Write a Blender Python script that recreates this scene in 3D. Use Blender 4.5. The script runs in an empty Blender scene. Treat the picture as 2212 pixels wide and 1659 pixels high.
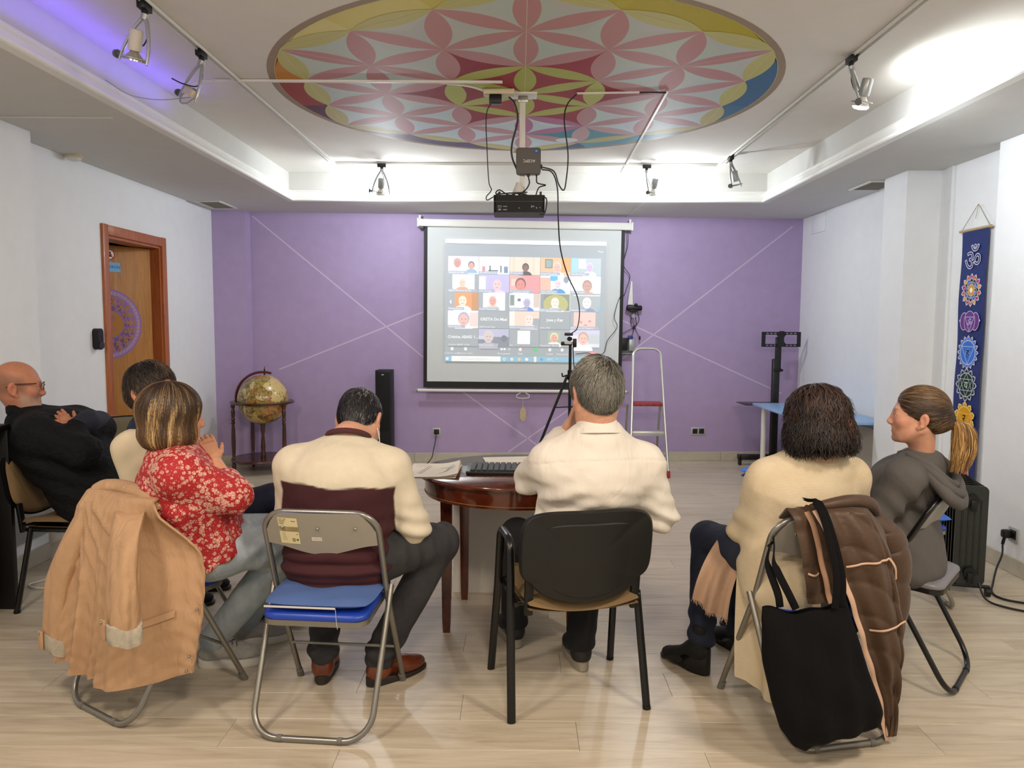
import bpy, bmesh, math, random
import numpy as np
from mathutils import Matrix, Vector
PI = math.pi
C = bpy.context.scene
COL = C.collection
rng = random.Random(7)
def lin(h):
    h = h.lstrip('#'); v = [int(h[i:i+2], 16)/255 for i in (0, 2, 4)]
    return tuple((c/12.92 if c <= .04045 else ((c+.055)/1.055)**2.4) for c in v)
def rgba(h): return lin(h) + (1.0,)
# ------------------------------------------------------------------ camera, world, lights, exposure
cam = bpy.data.cameras.new('camera'); cam.sensor_width = 36; cam.sensor_fit = 'HORIZONTAL'; cam.lens = 26.04
cam.clip_start = .05
camo = bpy.data.objects.new('camera', cam); COL.objects.link(camo); C.camera = camo
R_CAM = [[0.999949, 0.008721, 0.005072], [-0.005759, 0.080671, 0.996724], [0.008283, -0.996703, 0.080717]]
mw = Matrix([[R_CAM[j][i] for j in range(3)] for i in range(3)]).to_4x4(); mw.translation = (0, 0, 1.47)
camo.matrix_world = mw
w = bpy.data.worlds.new('room_ambient'); C.world = w; w.use_nodes = True
w.node_tree.nodes['Background'].inputs[0].default_value = rgba('#f2f1ef')
w.node_tree.nodes['Background'].inputs[1].default_value = .60
C.view_settings.view_transform = 'Standard'; C.view_settings.look = 'None'
C.view_settings.gamma = 1; C.view_settings.exposure = 0.0; C.view_settings.use_curve_mapping = False
C.cycles.max_bounces = 8; C.cycles.diffuse_bounces = 5; C.cycles.glossy_bounces = 3; C.cycles.transmission_bounces = 4
C.cycles.use_denoising = True
C.cycles.sample_clamp_indirect = 6
def light(name, kind, loc, energy, color='#ffffff', size=.05, target=None, angle=120, blend=.6, sy=None):
    l = bpy.data.lights.new(name, kind); l.energy = energy; l.color = lin(color)
    o = bpy.data.objects.new(name, l); COL.objects.link(o); o.location = loc
    if kind == 'AREA':
        l.shape = 'RECTANGLE'; l.size = size; l.size_y = sy or size
    else: l.shadow_soft_size = size
    if kind == 'SPOT': l.spot_size = math.radians(angle); l.spot_blend = blend
    if target is not None:
        o.rotation_euler = (Vector(target)-Vector(loc)).to_track_quat('-Z', 'Y').to_euler()
    return o
# the two lit lamps at the far tray wall, the lit one on the right, and lamps on the same tracks behind the photographer
light('track_lamp_light', 'POINT', (-1.20, 6.62, 2.58), 46, '#f4faff', .05)
light('track_lamp_light', 'POINT', (1.20, 6.64, 2.60), 48, '#f4faff', .05)
light('track_lamp_light', 'SPOT', (1.86, 4.04, 2.57), 52, '#f6fbff', .05, (2.32, 4.0, 2.50), 165, .9)
for x, y, e, c in ((-1.65, 1.2, 24, '#ffeedd'), (1.70, 1.2, 32, '#ffeedd'), (0.2, .4, 26, '#ffebd6'), (-1.65, -.8, 18, '#ffebd6'), (1.7, -.8, 18, '#ffebd6')):
    light('rear_lamp_light', 'SPOT', (x, y, 2.72), e*4.2, c, .16, (x*.45, y+1.6, 0), 150, .8)
light('added_violet_glow', 'AREA', (-2.05, 3.0, 2.73), 3.2, '#6a4cff', .04, None, sy=3.2).rotation_euler = (PI, 0, 0)  # added lamp for the violet glow in the left tray; no known fixture
# ------------------------------------------------------------------ materials
MATS = {}
class NT:
    def __init__(s, m): s.t = m.node_tree; s.n = s.t.nodes; s.b = s.n['Principled BSDF']
    def new(s, typ, **kw):
        n = s.n.new(typ)
        for k, v in kw.items():
            if k in n.inputs.keys() if isinstance(k, str) else False: n.inputs[k].default_value = v
            else: setattr(n, k, v)
        return n
    def link(s, a, b): s.t.links.new(a, b)
    def ramp(s, fac, stops, interp='LINEAR'):
        r = s.n.new('ShaderNodeValToRGB'); r.color_ramp.interpolation = interp; e = r.color_ramp.elements
        while len(e) < len(stops): e.new(.5)
        for i, (p, c) in enumerate(stops): e[i].position = p; e[i].color = rgba(c) if isinstance(c, str) else c
        s.link(fac, r.inputs[0]); return r.outputs[0]
    def coord(s, scale=(1, 1, 1), rot=(0, 0, 0), out='Object', loc=(0, 0, 0)):
        tc = s.n.new('ShaderNodeTexCoord'); mp = s.n.new('ShaderNodeMapping')
        mp.inputs['Scale'].default_value = scale; mp.inputs['Rotation'].default_value = rot; mp.inputs['Location'].default_value = loc
        s.link(tc.outputs[out], mp.inputs[0]); return mp.outputs[0]
    def noise(s, vec, scale=5, detail=3, rough=.5, dist=0):
        n = s.n.new('ShaderNodeTexNoise'); n.inputs['Scale'].default_value = scale; n.inputs['Detail'].default_value = detail
        n.inputs['Roughness'].default_value = rough; n.inputs['Distortion'].default_value = dist
        s.link(vec, n.inputs['Vector']); return n
    def mix(s, fac, a, b, blend='MIX'):
        m = s.n.new('ShaderNodeMix'); m.data_type = 'RGBA'; m.blend_type = blend
        for i, v in ((0, fac), (6, a), (7, b)):
            if hasattr(v, 'is_linked'): s.link(v, m.inputs[i])
            elif isinstance(v, (int, float)): m.inputs[i].default_value = v
            else: m.inputs[i].default_value = rgba(v)
        return m.outputs[2]
    def bump(s, h, strength=.2, dist=.01, prev=None):
        b = s.n.new('ShaderNodeBump'); b.inputs['Strength'].default_value = strength; b.inputs['Distance'].default_value = dist
        s.link(h, b.inputs['Height'])
        if prev is not None: s.link(prev, b.inputs['Normal'])
        s.link(b.outputs[0], s.b.inputs['Normal']); return b.outputs[0]
    def math(s, op, a, b=0):
        m = s.n.new('ShaderNodeMath'); m.operation = op
        for i, v in ((0, a), (1, b)):
            if hasattr(v, 'is_linked'): s.link(v, m.inputs[i])
            else: m.inputs[i].default_value = v
        return m.outputs[0]
def mat(name, col='#808080', rough=.6, metal=0, spec=.5, var=0, vscale=6, bump=0, bscale=200, bdist=.002, sheen=0, emit=0, coat=0):
    if name in MATS: return MATS[name]
    m = bpy.data.materials.new(name); m.use_nodes = True; t = NT(m); b = t.b
    b.inputs['Base Color'].default_value = rgba(col); b.inputs['Roughness'].default_value = rough
    b.inputs['Metallic'].default_value = metal; b.inputs['Specular IOR Level'].default_value = spec
    if coat: b.inputs['Coat Weight'].default_value = coat; b.inputs['Coat Roughness'].default_value = .08
    if sheen: b.inputs['Sheen Weight'].default_value = sheen; b.inputs['Sheen Roughness'].default_value = .5
    if emit: b.inputs['Emission Color'].default_value = rgba(col); b.inputs['Emission Strength'].default_value = emit
    if var or bump:
        v = t.coord()
        if var:
            n = t.noise(v, vscale, 4, .6)
            lo = tuple(max(0, c*(1-var)) for c in lin(col))+(1,); hi = tuple(min(1, c*(1+var)) for c in lin(col))+(1,)
            t.link(t.ramp(n.outputs[0], [(.3, lo), (.7, hi)]), b.inputs['Base Color'])
        if bump:
            t.bump(t.noise(v, bscale, 3, .6).outputs[0], bump, bdist)
    MATS[name] = m; return m
def attr_mat(name, rough=.6, emit=0, spec=.4, bump=0, bscale=300, aniso=0, sss=0, var=0, vscale=40):
    if name in MATS: return MATS[name]
    m = bpy.data.materials.new(name); m.use_nodes = True; t = NT(m); b = t.b
    a = t.n.new('ShaderNodeVertexColor'); a.layer_name = 'Col'
    src = a.outputs[0]
    if var:
        n = t.noise(t.coord(), vscale, 4, .6)
        src = t.mix(1.0, src, t.ramp(n.outputs[0], [(.3, (1-var, 1-var, 1-var, 1)), (.7, (1, 1, 1, 1))]), 'MULTIPLY')
    t.link(src, b.inputs['Base Color'])
    b.inputs['Roughness'].default_value = rough; b.inputs['Specular IOR Level'].default_value = spec
    if sss:
        b.inputs['Subsurface Weight'].default_value = sss; b.inputs['Subsurface Radius'].default_value = (.012, .004, .002); b.inputs['Subsurface Scale'].default_value = 1.0
    if emit: t.link(a.outputs[0], b.inputs['Emission Color']); b.inputs['Emission Strength'].default_value = emit
    if bump: t.bump(t.noise(t.coord(), bscale, 3, .6).outputs[0], bump, .002)
    MATS[name] = m; return m
# ------------------------------------------------------------------ objects
def tag(o, label=None, cat=None, group=None, kind=None):
    for k, v in (('label', label), ('category', cat), ('group', group), ('kind', kind)):
        if v: o[k] = v
    return o
def empty(name, loc=(0, 0, 0), rz=0, label=None, cat=None, group=None):
    o = bpy.data.objects.new(name, None); COL.objects.link(o); o.location = loc; o.rotation_euler = (0, 0, rz)
    o.empty_display_size = .1
    return tag(o, label, cat, group)
def link_mesh(name, me, parent=None):
    o = bpy.data.objects.new(name, me); COL.objects.link(o)
    if parent is not None: o.parent = parent
    return o
def np_mesh(name, V, F, mats, parent=None, midx=None, sharp=None, col=None, origin=None):
    """V (n,3), F list of index tuples or (m,k) array"""
    V = np.asarray(V, float)
    if origin is not None: V = V - np.asarray(origin)
    me = bpy.data.meshes.new(name)
    me.vertices.add(len(V)); me.vertices.foreach_set('co', V.astype(np.float32).ravel())
    if isinstance(F, np.ndarray):
        k = F.shape[1]; idx = F.astype(np.int32).ravel(); st = np.arange(0, len(F)*k, k, dtype=np.int32)
    else:
        lens = np.array([len(f) for f in F], dtype=np.int32); idx = np.fromiter((i for f in F for i in f), dtype=np.int32, count=int(lens.sum()))
        st = np.concatenate([[0], np.cumsum(lens)[:-1]]).astype(np.int32)
    me.loops.add(len(idx)); me.loops.foreach_set('vertex_index', idx)
    me.polygons.add(len(st)); me.polygons.foreach_set('loop_start', st)
    if not isinstance(mats, (list, tuple)): mats = [mats]
    for m in mats: me.materials.append(m)
    if midx is not None: me.polygons.foreach_set('material_index', np.asarray(midx, dtype=np.int32))
    me.update(calc_edges=True); me.validate()
    me.polygons.foreach_set('use_smooth', np.ones(len(me.polygons), dtype=bool))
    if sharp is not None: me.set_sharp_from_angle(angle=math.radians(sharp))
    if col is not None:
        ca = me.color_attributes.new('Col', 'FLOAT_COLOR', 'POINT')
        c4 = np.ones((len(V), 4), np.float32); c4[:, :3] = col; ca.data.foreach_set('color', c4.ravel())
    return link_mesh(name, me, parent)
def nrm(v): v = np.asarray(v, float); return v/(np.linalg.norm(v)+1e-12)
def spline(pts, n=8):
    P = np.asarray(pts, float); P = np.vstack([2*P[0]-P[1], P, 2*P[-1]-P[-2]]); out = []
    for i in range(1, len(P)-2):
        t = np.linspace(0, 1, n, endpoint=False)[:, None]
        a, b, c, d = P[i-1], P[i], P[i+1], P[i+2]
        out.append(.5*((2*b)+(c-a)*t+(2*a-5*b+4*c-d)*t**2+(3*b-a-3*c+d)*t**3))
    return np.vstack(out+[P[-2][None]])
def fillet(pts, r, n=6, closed=False):
    P = [np.asarray(p, float) for p in pts]; out = []; N = len(P)
    for i in range(N):
        if not closed and i in (0, N-1): out.append(P[i]); continue
        a, b, c = P[i-1], P[i], P[(i+1) % N]; u = nrm(a-b); v = nrm(c-b)
        ang = math.acos(max(-1, min(1, float(u@v))))
        if ang > 3.1: out.append(b); continue
        rr = r[i] if isinstance(r, (list, tuple)) else r
        d = min(rr/math.tan(ang/2), .49*np.linalg.norm(a-b), .49*np.linalg.norm(c-b)); rr = d*math.tan(ang/2)
        ctr = b+nrm(u+v)*rr/math.sin(ang/2); p0 = b+u*d-ctr; p1 = b+v*d-ctr; w = PI-ang
        for k in range(n+1):
            t = k/n; out.append(ctr+(math.sin((1-t)*w)*p0+math.sin(t*w)*p1)/math.sin(w))
    return np.array(out)
class MB:
    def __init__(s, M=None): s.v = []; s.f = []; s.m = []; s.n = 0; s.M = M; s.mi = 0
    def add(s, V, F, M=None):
        V = np.asarray(V, float)
        for T in (M, s.M):
            if T is not None: T = np.array(T); V = V@T[:3, :3].T+T[:3, 3]
        s.v.append(V); s.f += [tuple(i+s.n for i in f) for f in F]; s.m += [s.mi]*len(F); s.n += len(V); return s
    def use(s, i): s.mi = i; return s
    def box(s, c, d, rot=None, bevel=0, seg=2, M=None):
        T = Matrix.Translation(c)
        if rot is not None: T = T @ (rot if isinstance(rot, Matrix) else Matrix.Rotation(rot, 4, 'Z'))
        if bevel:
            bm = bmesh.new(); bmesh.ops.create_cube(bm, size=1)
            for v in bm.verts: v.co = (v.co.x*d[0], v.co.y*d[1], v.co.z*d[2])
            bmesh.ops.bevel(bm, geom=bm.edges[:], offset=min(bevel, min(d)*.49), segments=seg, profile=.5, affect='EDGES')
            bm.verts.index_update(); V = [v.co[:] for v in bm.verts]; F = [[v.index for v in f.verts] for f in bm.faces]; bm.free()
        else:
            V = [(x*d[0]/2, y*d[1]/2, z*d[2]/2) for x in (-1, 1) for y in (-1, 1) for z in (-1, 1)]
            F = [(0, 1, 3, 2), (4, 6, 7, 5), (0, 4, 5, 1), (2, 3, 7, 6), (0, 2, 6, 4), (1, 5, 7, 3)]
        if M is not None: T = Matrix(M) @ T
        return s.add(V, F, T)
    def tube(s, pts, r, n=10, closed=False, caps=True, flat=1.0, up=None):
        P = np.asarray(pts, float); N = len(P); R = np.full(N, r, float) if np.isscalar(r) else np.asarray(r, float)
        T = np.gradient(P, axis=0) if not closed else np.roll(P, -1, 0)-np.roll(P, 1, 0)
        T /= np.linalg.norm(T, axis=1)[:, None]+1e-12
        u = np.asarray(up, float) if up is not None else (np.array([0, 0, 1.]) if abs(T[0][2]) < .9 else np.array([1., 0, 0])); V = []
        for i in range(N):
            if up is not None: u = np.asarray(up, float)
            u = nrm(u-T[i]*(u@T[i])); w = np.cross(T[i], u)
            a = np.arange(n)*2*PI/n
            V.append(P[i]+R[i]*(np.cos(a)[:, None]*u*flat+np.sin(a)[:, None]*w))
        V = np.vstack(V); F = []
        for i in range(N if closed else N-1):
            j = (i+1) % N
            for k in range(n): F.append((i*n+k, i*n+(k+1) % n, j*n+(k+1) % n, j*n+k))
        if caps and not closed: F += [tuple(range(n-1, -1, -1)), tuple((N-1)*n+k for k in range(n))]
        return s.add(V, F)
    def cyl(s, a, b, r, rb=None, n=16, caps=True): return s.tube([a, b], [r, r if rb is None else rb], n, caps=caps)
    def lathe(s, prof, c=(0, 0, 0), n=20, M=None):
        V = []; F = []
        for r, z in prof:
            for k in range(n): a = 2*PI*k/n; V.append((c[0]+r*math.cos(a), c[1]+r*math.sin(a), c[2]+z))
        for i in range(len(prof)-1):
            for k in range(n): F.append((i*n+k, i*n+(k+1) % n, (i+1)*n+(k+1) % n, (i+1)*n+k))
        F.append(tuple(range(n-1, -1, -1))); F.append(tuple((len(prof)-1)*n+k for k in range(n)))
        return s.add(V, F, M)
    def prism(s, poly, z0, z1, M=None):
        n = len(poly); V = [(x, y, z0) for x, y in poly]+[(x, y, z1) for x, y in poly]
        a = sum(poly[i][0]*poly[(i+1) % n][1]-poly[(i+1) % n][0]*poly[i][1] for i in range(n))
        F = [tuple(range(n-1, -1, -1)), tuple(range(n, 2*n))]+[(i, (i+1) % n, n+(i+1) % n, n+i) for i in range(n)]
        if a*(z1-z0) < 0: F = [f[::-1] for f in F]
        return s.add(V, F, M)
    def loft(s, rings, caps=True):
        n = len(rings[0]); V = np.vstack(rings); F = []
        for i in range(len(rings)-1):
            for k in range(n): F.append((i*n+k, i*n+(k+1) % n, (i+1)*n+(k+1) % n, (i+1)*n+k))
        if caps: F += [tuple(range(n-1, -1, -1)), tuple((len(rings)-1)*n+k for k in range(n))]
        return s.add(V, F)
    def grid(s, G, M=None):
        G = np.asarray(G); a, b = G.shape[:2]
        F = [(i*b+j, i*b+j+1, (i+1)*b+j+1, (i+1)*b+j) for i in range(a-1) for j in range(b-1)]
        return s.add(G.reshape(-1, 3), F, M)
    def ball(s, c, r, n=16, m=10, M=None):
        r = (r, r, r) if np.isscalar(r) else r; V = [(0, 0, -1)]; F = []
        for i in range(1, m):
            t = PI*i/m
            for k in range(n): V.append((math.sin(t)*math.cos(2*PI*k/n), math.sin(t)*math.sin(2*PI*k/n), -math.cos(t)))
        V.append((0, 0, 1)); L = len(V)-1
        for k in range(n):
            F.append((0, 1+(k+1) % n, 1+k)); F.append((L, L-n+k, L-n+(k+1) % n))
            for i in range(m-2): F.append((1+i*n+k, 1+i*n+(k+1) % n, 1+(i+1)*n+(k+1) % n, 1+(i+1)*n+k))
        V = np.array(V)*np.array(r)+np.array(c) if M is None else np.array(V)*np.array(r)
        if M is not None: M = Matrix.Translation(c) @ Matrix(M)
        return s.add(V, F, M)
    def build(s, name, mats, parent=None, sharp=35):
        V = np.vstack(s.v)
        ms = mats if isinstance(mats, (list, tuple)) else [mats]
        return np_mesh(name, V, s.f, ms, parent, s.m if len(ms) > 1 else None, sharp)
def rrect(w, h, r, n=5):
    P = []
    for cx, cy, a0 in ((w/2-r, h/2-r, 0), (-w/2+r, h/2-r, 90), (-w/2+r, -h/2+r, 180), (w/2-r, -h/2+r, 270)):
        for k in range(n+1): a = math.radians(a0+90*k/n); P.append((cx+r*math.cos(a), cy+r*math.sin(a)))
    return P
def copy_tree(o, parent=None, loc=None, rz=None):
    c = o.copy(); COL.objects.link(c)
    if parent is not None: c.parent = parent
    if loc is not None: c.location = loc
    if rz is not None: c.rotation_euler = (0, 0, rz)
    for ch in list(o.children): copy_tree(ch, c)
    return c
# flat print: layered coloured polygons in one mesh
def text_polys(s, size=1.0, align='CENTER', bold=0):
    cu = bpy.data.curves.new('t', 'FONT'); cu.body = s; cu.size = size; cu.align_x = align; cu.align_y = 'CENTER'; cu.offset = bold
    cu.resolution_u = 2
    o = bpy.data.objects.new('t', cu); COL.objects.link(o)
    dg = bpy.context.evaluated_depsgraph_get(); me = o.evaluated_get(dg).to_mesh()
    V = [(v.co.x, v.co.y) for v in me.vertices]; F = [tuple(p.vertices) for p in me.polygons]
    o.evaluated_get(dg).to_mesh_clear(); bpy.data.objects.remove(o); bpy.data.curves.remove(cu)
    return V, F
class Print:
    def __init__(s, eps=.0003): s.V = []; s.F = []; s.c = []; s.L = 0; s.eps = eps
    def poly(s, pts, col, up=True):
        if up: s.L += 1
        c = lin(col) if isinstance(col, str) else col
        n = len(s.V); a = sum(pts[i][0]*pts[(i+1) % len(pts)][1]-pts[(i+1) % len(pts)][0]*pts[i][1] for i in range(len(pts)))
        if a < 0: pts = pts[::-1]
        for i, p in enumerate(pts): s.V.append((p[0], p[1], s.L*s.eps)); s.c.append(c)
        s.F.append(tuple(range(n, n+len(pts)))); return s
    def rect(s, x0, y0, x1, y1, col, up=True): return s.poly([(x0, y0), (x1, y0), (x1, y1), (x0, y1)], col, up)
    def ell(s, cx, cy, rx, ry, col, n=24, a0=0, a1=360, up=True, rot=0):
        P = []; N = n if a1-a0 >= 360 else n+1
        for k in range(N):
            a = math.radians(a0+(a1-a0)*k/n); x, y = rx*math.cos(a), ry*math.sin(a)
            P.append((cx+x*math.cos(rot)-y*math.sin(rot), cy+x*math.sin(rot)+y*math.cos(rot)))
        return s.poly(P, col, up)
    def line(s, pts, w, col, closed=False, up=True):
        if up: s.L += 1
        pts = list(pts)+([pts[0]] if closed else [])
        for (x0, y0), (x1, y1) in zip(pts[:-1], pts[1:]):
            d = math.hypot(x1-x0, y1-y0) or 1; nx, ny = -(y1-y0)/d*w/2, (x1-x0)/d*w/2
            s.poly([(x0+nx, y0+ny), (x0-nx, y0-ny), (x1-nx, y1-ny), (x1+nx, y1+ny)], col, False)
        return s
    def text(s, t, x, y, size, col, align='CENTER', bold=0, rot=0, sx=1):
        V, F = text_polys(t, size, align, bold); s.L += 1; n = len(s.V); c = lin(col)
        for a, b in V:
            a *= sx; s.V.append((x+a*math.cos(rot)-b*math.sin(rot), y+a*math.sin(rot)+b*math.cos(rot), s.L*s.eps)); s.c.append(c)
        s.F += [tuple(i+n for i in f) for f in F]; return s
    def build(s, name, mat_, M, parent=None, origin=None, wash=0, to='#d2d7da'):
        s.c = [tuple(np.array(c)*(1-wash)+np.array(lin(to))*wash) for c in s.c] if wash else s.c
        V = np.array(s.V); T = np.array(M); V = V@T[:3, :3].T+T[:3, 3]
        return np_mesh(name, V, s.F, mat_, parent, col=np.array(s.c), origin=origin)
def frame(o, x, y):
    """4x4 with origin o, x and y axes, z = x cross y"""
    x = nrm(x); y = nrm(np.asarray(y)-x*(np.asarray(y)@x)); z = np.cross(x, y); M = np.eye(4); M[:3, 0] = x; M[:3, 1] = y; M[:3, 2] = z; M[:3, 3] = o
    return M
# ------------------------------------------------------------------ setting
def stucco(name, col, bs=.25, var=.03, rough=.75):
    m = mat(name, col, rough); t = NT(m); v = t.coord()
    n1 = t.noise(v, 90, 4, .65); n2 = t.noise(v, 9, 3, .5)
    lo = tuple(c*(1-var) for c in lin(col))+(1,); hi = tuple(min(1, c*(1+var)) for c in lin(col))+(1,)
    t.link(t.ramp(n2.outputs[0], [(.3, lo), (.7, hi)]), t.b.inputs['Base Color'])
    t.bump(t.mix(.35, n1.outputs[0], n2.outputs[0]), bs, .004); return m
M_white = stucco('white_plaster', '#e9edf0', .22, .015, .62)
M_ceil = stucco('ceiling_plaster', '#dedbd4', .08, .015, .8)
M_soff = stucco('soffit_plaster', '#cdcdc9', .10, .015, .8)
M_purple = stucco('purple_plaster', '#a996be', .30, .03, .6)
M_trim = mat('moulding_white', '#e9eae6', .5)
M_base = mat('baseboard_tile', '#b9b3a2', .35, var=.08, vscale=14)
def wood(name, cols, scale=(1.2, 14, 14), rough=.45, coat=0, dist=1.2, rnd=0, bump=.05):
    m = mat(name, cols[1], rough, coat=coat); t = NT(m); v = t.coord(scale)
    if rnd:
        oi = t.n.new('ShaderNodeObjectInfo'); ad = t.n.new('ShaderNodeVectorMath'); ad.operation = 'ADD'
        ml = t.n.new('ShaderNodeVectorMath'); ml.operation = 'SCALE'; cb = t.n.new('ShaderNodeCombineXYZ')
        for i in range(3): t.link(oi.outputs['Random'], cb.inputs[i])
        ml.inputs['Scale'].default_value = 37.0; t.link(cb.outputs[0], ml.inputs[0]); t.link(v, ad.inputs[0]); t.link(ml.outputs[0], ad.inputs[1]); v = ad.outputs[0]
    n = t.noise(v, 1.6, 6, .62, dist)
    c = t.ramp(n.outputs[0], [(.28, cols[0]), (.5, cols[1]), (.74, cols[2])])
    n3 = t.noise(v, 9, 3, .6, .4)
    c = t.mix(.14, c, t.ramp(n3.outputs[0], [(.35, cols[0]), (.6, cols[2])]))
    if rnd:
        c = t.mix(1.0, c, t.ramp(oi.outputs['Random'], [(0, (1-rnd,)*3+(1,)), (1, (1, 1, 1, 1))]), 'MULTIPLY')
    t.link(c, t.b.inputs['Base Color'])
    if bump: t.bump(n3.outputs[0], bump, .002)
    return m
M_floor = wood('pale_oak_laminate', ['#ae9f86', '#c8bca6', '#d5cbb7'], (.8, 9, 9), .34, 0, 1.6, .09, .03)
M_gap = mat('laminate_joint', '#a3947d', .7)
L = -3.10; PX = 2.83
# floor: laminate planks laid in rows
fl = MB(); fl.box((0, 3.2, -.06), (7.4, 11.6, .1)); floor = fl.build('floor', M_gap); tag(floor, kind='structure')
def plank_mesh(w, d):
    b = MB(); b.box((0, 0, -.0045), (w-.0010, d-.0010, .009), bevel=.0009, seg=1); o = b.build('plank', M_floor); me = o.data; bpy.data.objects.remove(o); return me
pw, pd = 1.26, .192; full = plank_mesh(pw, pd); row = 0; y = 1.3
while y < 8.15:
    off = (row*.43) % pw; xs = -3.5-off
    while xs < 3.4:
        p = link_mesh('plank', full, floor); p.location = (xs+pw/2, y+pd/2, 0)
        xs += pw
    y += pd; row += 1
nearf = MB(); nearf.box((0, -.65, -.0045), (7.2, 3.9, .009)); link = nearf.build('plank', M_floor, floor)
def wall(name, boxes, m, prisms=(), bevel=0):
    b = MB()
    for x0, x1, y0, y1, z0, z1 in boxes: b.box(((x0+x1)/2, (y0+y1)/2, (z0+z1)/2), (x1-x0, y1-y0, z1-z0), bevel=bevel)
    for poly in prisms: b.prism(poly, 0, 2.95)
    return tag(b.build(name, m, sharp=30), kind='structure')
DY0, DY1, DZ = 5.60, 6.45, 2.125
wall('wall_left', [(L-.16, L, 4.4, DY0, 0, 2.95), (L-.16, L, DY1, 7.75, 0, 2.95), (L-.16, L, DY0, DY1, DZ, 2.95), (L-.16, -2.92, -2.4, 4.50, 0, 2.95)], M_white)
wall('wall_right', [(3.03, 3.2, 5.87, 8.2, 0, 2.95), (PX, 3.2, 5.53, 5.87, 0, 2.95), (3.08, 3.2, 4.69, 5.53, 0, 2.95), (2.96, 3.2, -2.4, 4.69, 0, 2.95)], M_white,
     prisms=[[(3.06, 5.36), (3.09, 5.53), (3.09, 5.36)]])
wall('wall_back', [], M_purple, prisms=[[(-3.12, 7.54), (-2.78, 7.60), (-2.76, 7.685), (3.05, 8.035), (3.05, 8.3), (-3.12, 8.3)]])
# ceiling: lowered border (soffit) round a raised tray
wall('ceiling', [(-3.3, 3.3, -2.4, 8.4, 2.87, 2.95)], M_ceil)
wall('ceiling_border', [(-3.3, -2.15, -2.4, 8.4, 2.60, 2.87), (2.30, 3.3, -2.4, 8.4, 2.60, 2.87), (-2.15, 2.30, 7.02, 8.4, 2.60, 2.87)], M_soff)
prof = [(0, 0), (.052, 0), (.060, .006), (.060, .016), (.050, .020), (.050, .030), (.040, .036), (.030, .052), (.026, .070), (.032, .076), (.032, .086), (.020, .092), (.018, .104), (0, .108)]
def moulding(path, name):
    b = MB(); rings = []
    for (x, y, nx, ny) in path: rings.append(np.array([(x+nx*a, y+ny*a, 2.600+h) for a, h in prof]))
    b.loft(rings); return tag(b.build(name, M_trim, sharp=25), kind='structure')
moulding([(-2.15, -2.4, 1, 0), (-2.15, 7.02, 1, -1), (2.30, 7.02, -1, -1), (2.30, -2.4, -1, 0)], 'trim_1')
# baseboards
def board(name, segs, h=.10):
    b = MB()
    for (x0, y0, x1, y1) in segs:
        d = np.array([x1-x0, y1-y0]); l = np.linalg.norm(d); u = d/l; nrm_ = np.array([-u[1], u[0]])
        M = np.eye(4); M[:3, 0] = (*u, 0); M[:3, 1] = (*nrm_, 0); M[:3, 3] = (x0, y0, 0)
        n = max(1, int(l/.75))
        for k in range(n):
            b.box(((k+.5)*l/n, .007, h/2), (l/n-.002, .014, h), bevel=.003, seg=1, M=Matrix(M.tolist()))
    return tag(b.build(name, M_base), kind='structure')
board('baseboard_back', [(3.03, 8.032, -2.75, 7.686), (-2.78, 7.60, -3.1, 7.543)])
board('baseboard_left', [(L, 7.54, L, DY1+.07), (L, DY0-.07, L, 4.5), (-2.92, 4.5, -2.92, 1.0)])
board('baseboard_right', [(3.03, 5.87, 3.03, 8.03), (PX, 5.53, PX, 5.87), (3.08, 4.69, 3.08, 5.4), (2.96, 1.0, 2.96, 4.69)])
# door in the left wall
M_door = wood('door_oak', ['#8a5a24', '#a9722f', '#bb8440'], (22, 22, 1.6), .58, 0, 1.4, 0, .03)
M_frame = wood('door_frame_wood', ['#8e4a26', '#a85f33', '#b87242'], (22, 22, 1.4), .36, .2, 1.2, 0, .03)
door = empty('door_1', (L, (DY0+DY1)/2, 0)); tag(door, kind='structure')
def dpart(b, name, m): o = b.build(name, m); o.parent = door; o.matrix_parent_inverse = Matrix.Translation(-door.location); return o
f = MB(); dw = DY1-DY0; fw = .075
for y0 in (DY0-fw/2+.005, DY1+fw/2-.005): f.box((L+.008, y0, (DZ+fw)/2), (.026, fw, DZ+fw), bevel=.005)
f.box((L+.008, (DY0+DY1)/2, DZ+fw/2-.003), (.0255, dw-.010, fw), bevel=.004)
for y0 in (DY0+.012, DY1-.012): f.box((L-.08, y0, DZ/2), (.16, .024, DZ))
f.box((L-.08, (DY0+DY1)/2, DZ-.012), (.16, dw-.048, .024))
dpart(f, 'door_frame', M_frame)
TH = math.radians(30); HX, HY = -3.17, 6.425; DU = np.array([math.sin(TH), math.cos(TH), 0]); DN = np.array([math.cos(TH), -math.sin(TH), 0])
leafM = Matrix(frame((HX, HY, 0), DU, (0, 0, 1)).tolist())      # x towards the hinge, y up, z out of the leaf
f = MB(leafM); f.box((-.405, (DZ-.03)/2+.005, -.020), (.79, DZ-.035, .038), bevel=.003); dpart(f, 'door_leaf', M_door)
f = MB(leafM); f.cyl((-.745, 1.03, 0), (-.745, 1.03, .045), .010); f.cyl((-.745, 1.03, .045), (-.63, 1.03, .045), .009); f.box((-.745, 1.0, .003), (.04, .20, .006)); dpart(f, 'door_handle', mat('brass_handle', '#a88a4a', .3, .9))
wall('wall_dark_backing', [(-4.5, -4.4, 4.2, 7.8, 0, 2.6), (-4.4, -3.27, 4.2, 4.3, 0, 2.6), (-4.4, -3.27, 7.7, 7.8, 0, 2.6), (-4.5, -3.27, 4.2, 7.8, 2.45, 2.6), (-4.5, -3.6, 4.2, 7.8, -.1, 0)], mat('dark_backing', '#6d675c', .9))  # closed backing box, added to keep ambient light out of the door gap
M_print = attr_mat('flat_print', .7, spec=.2)
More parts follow.
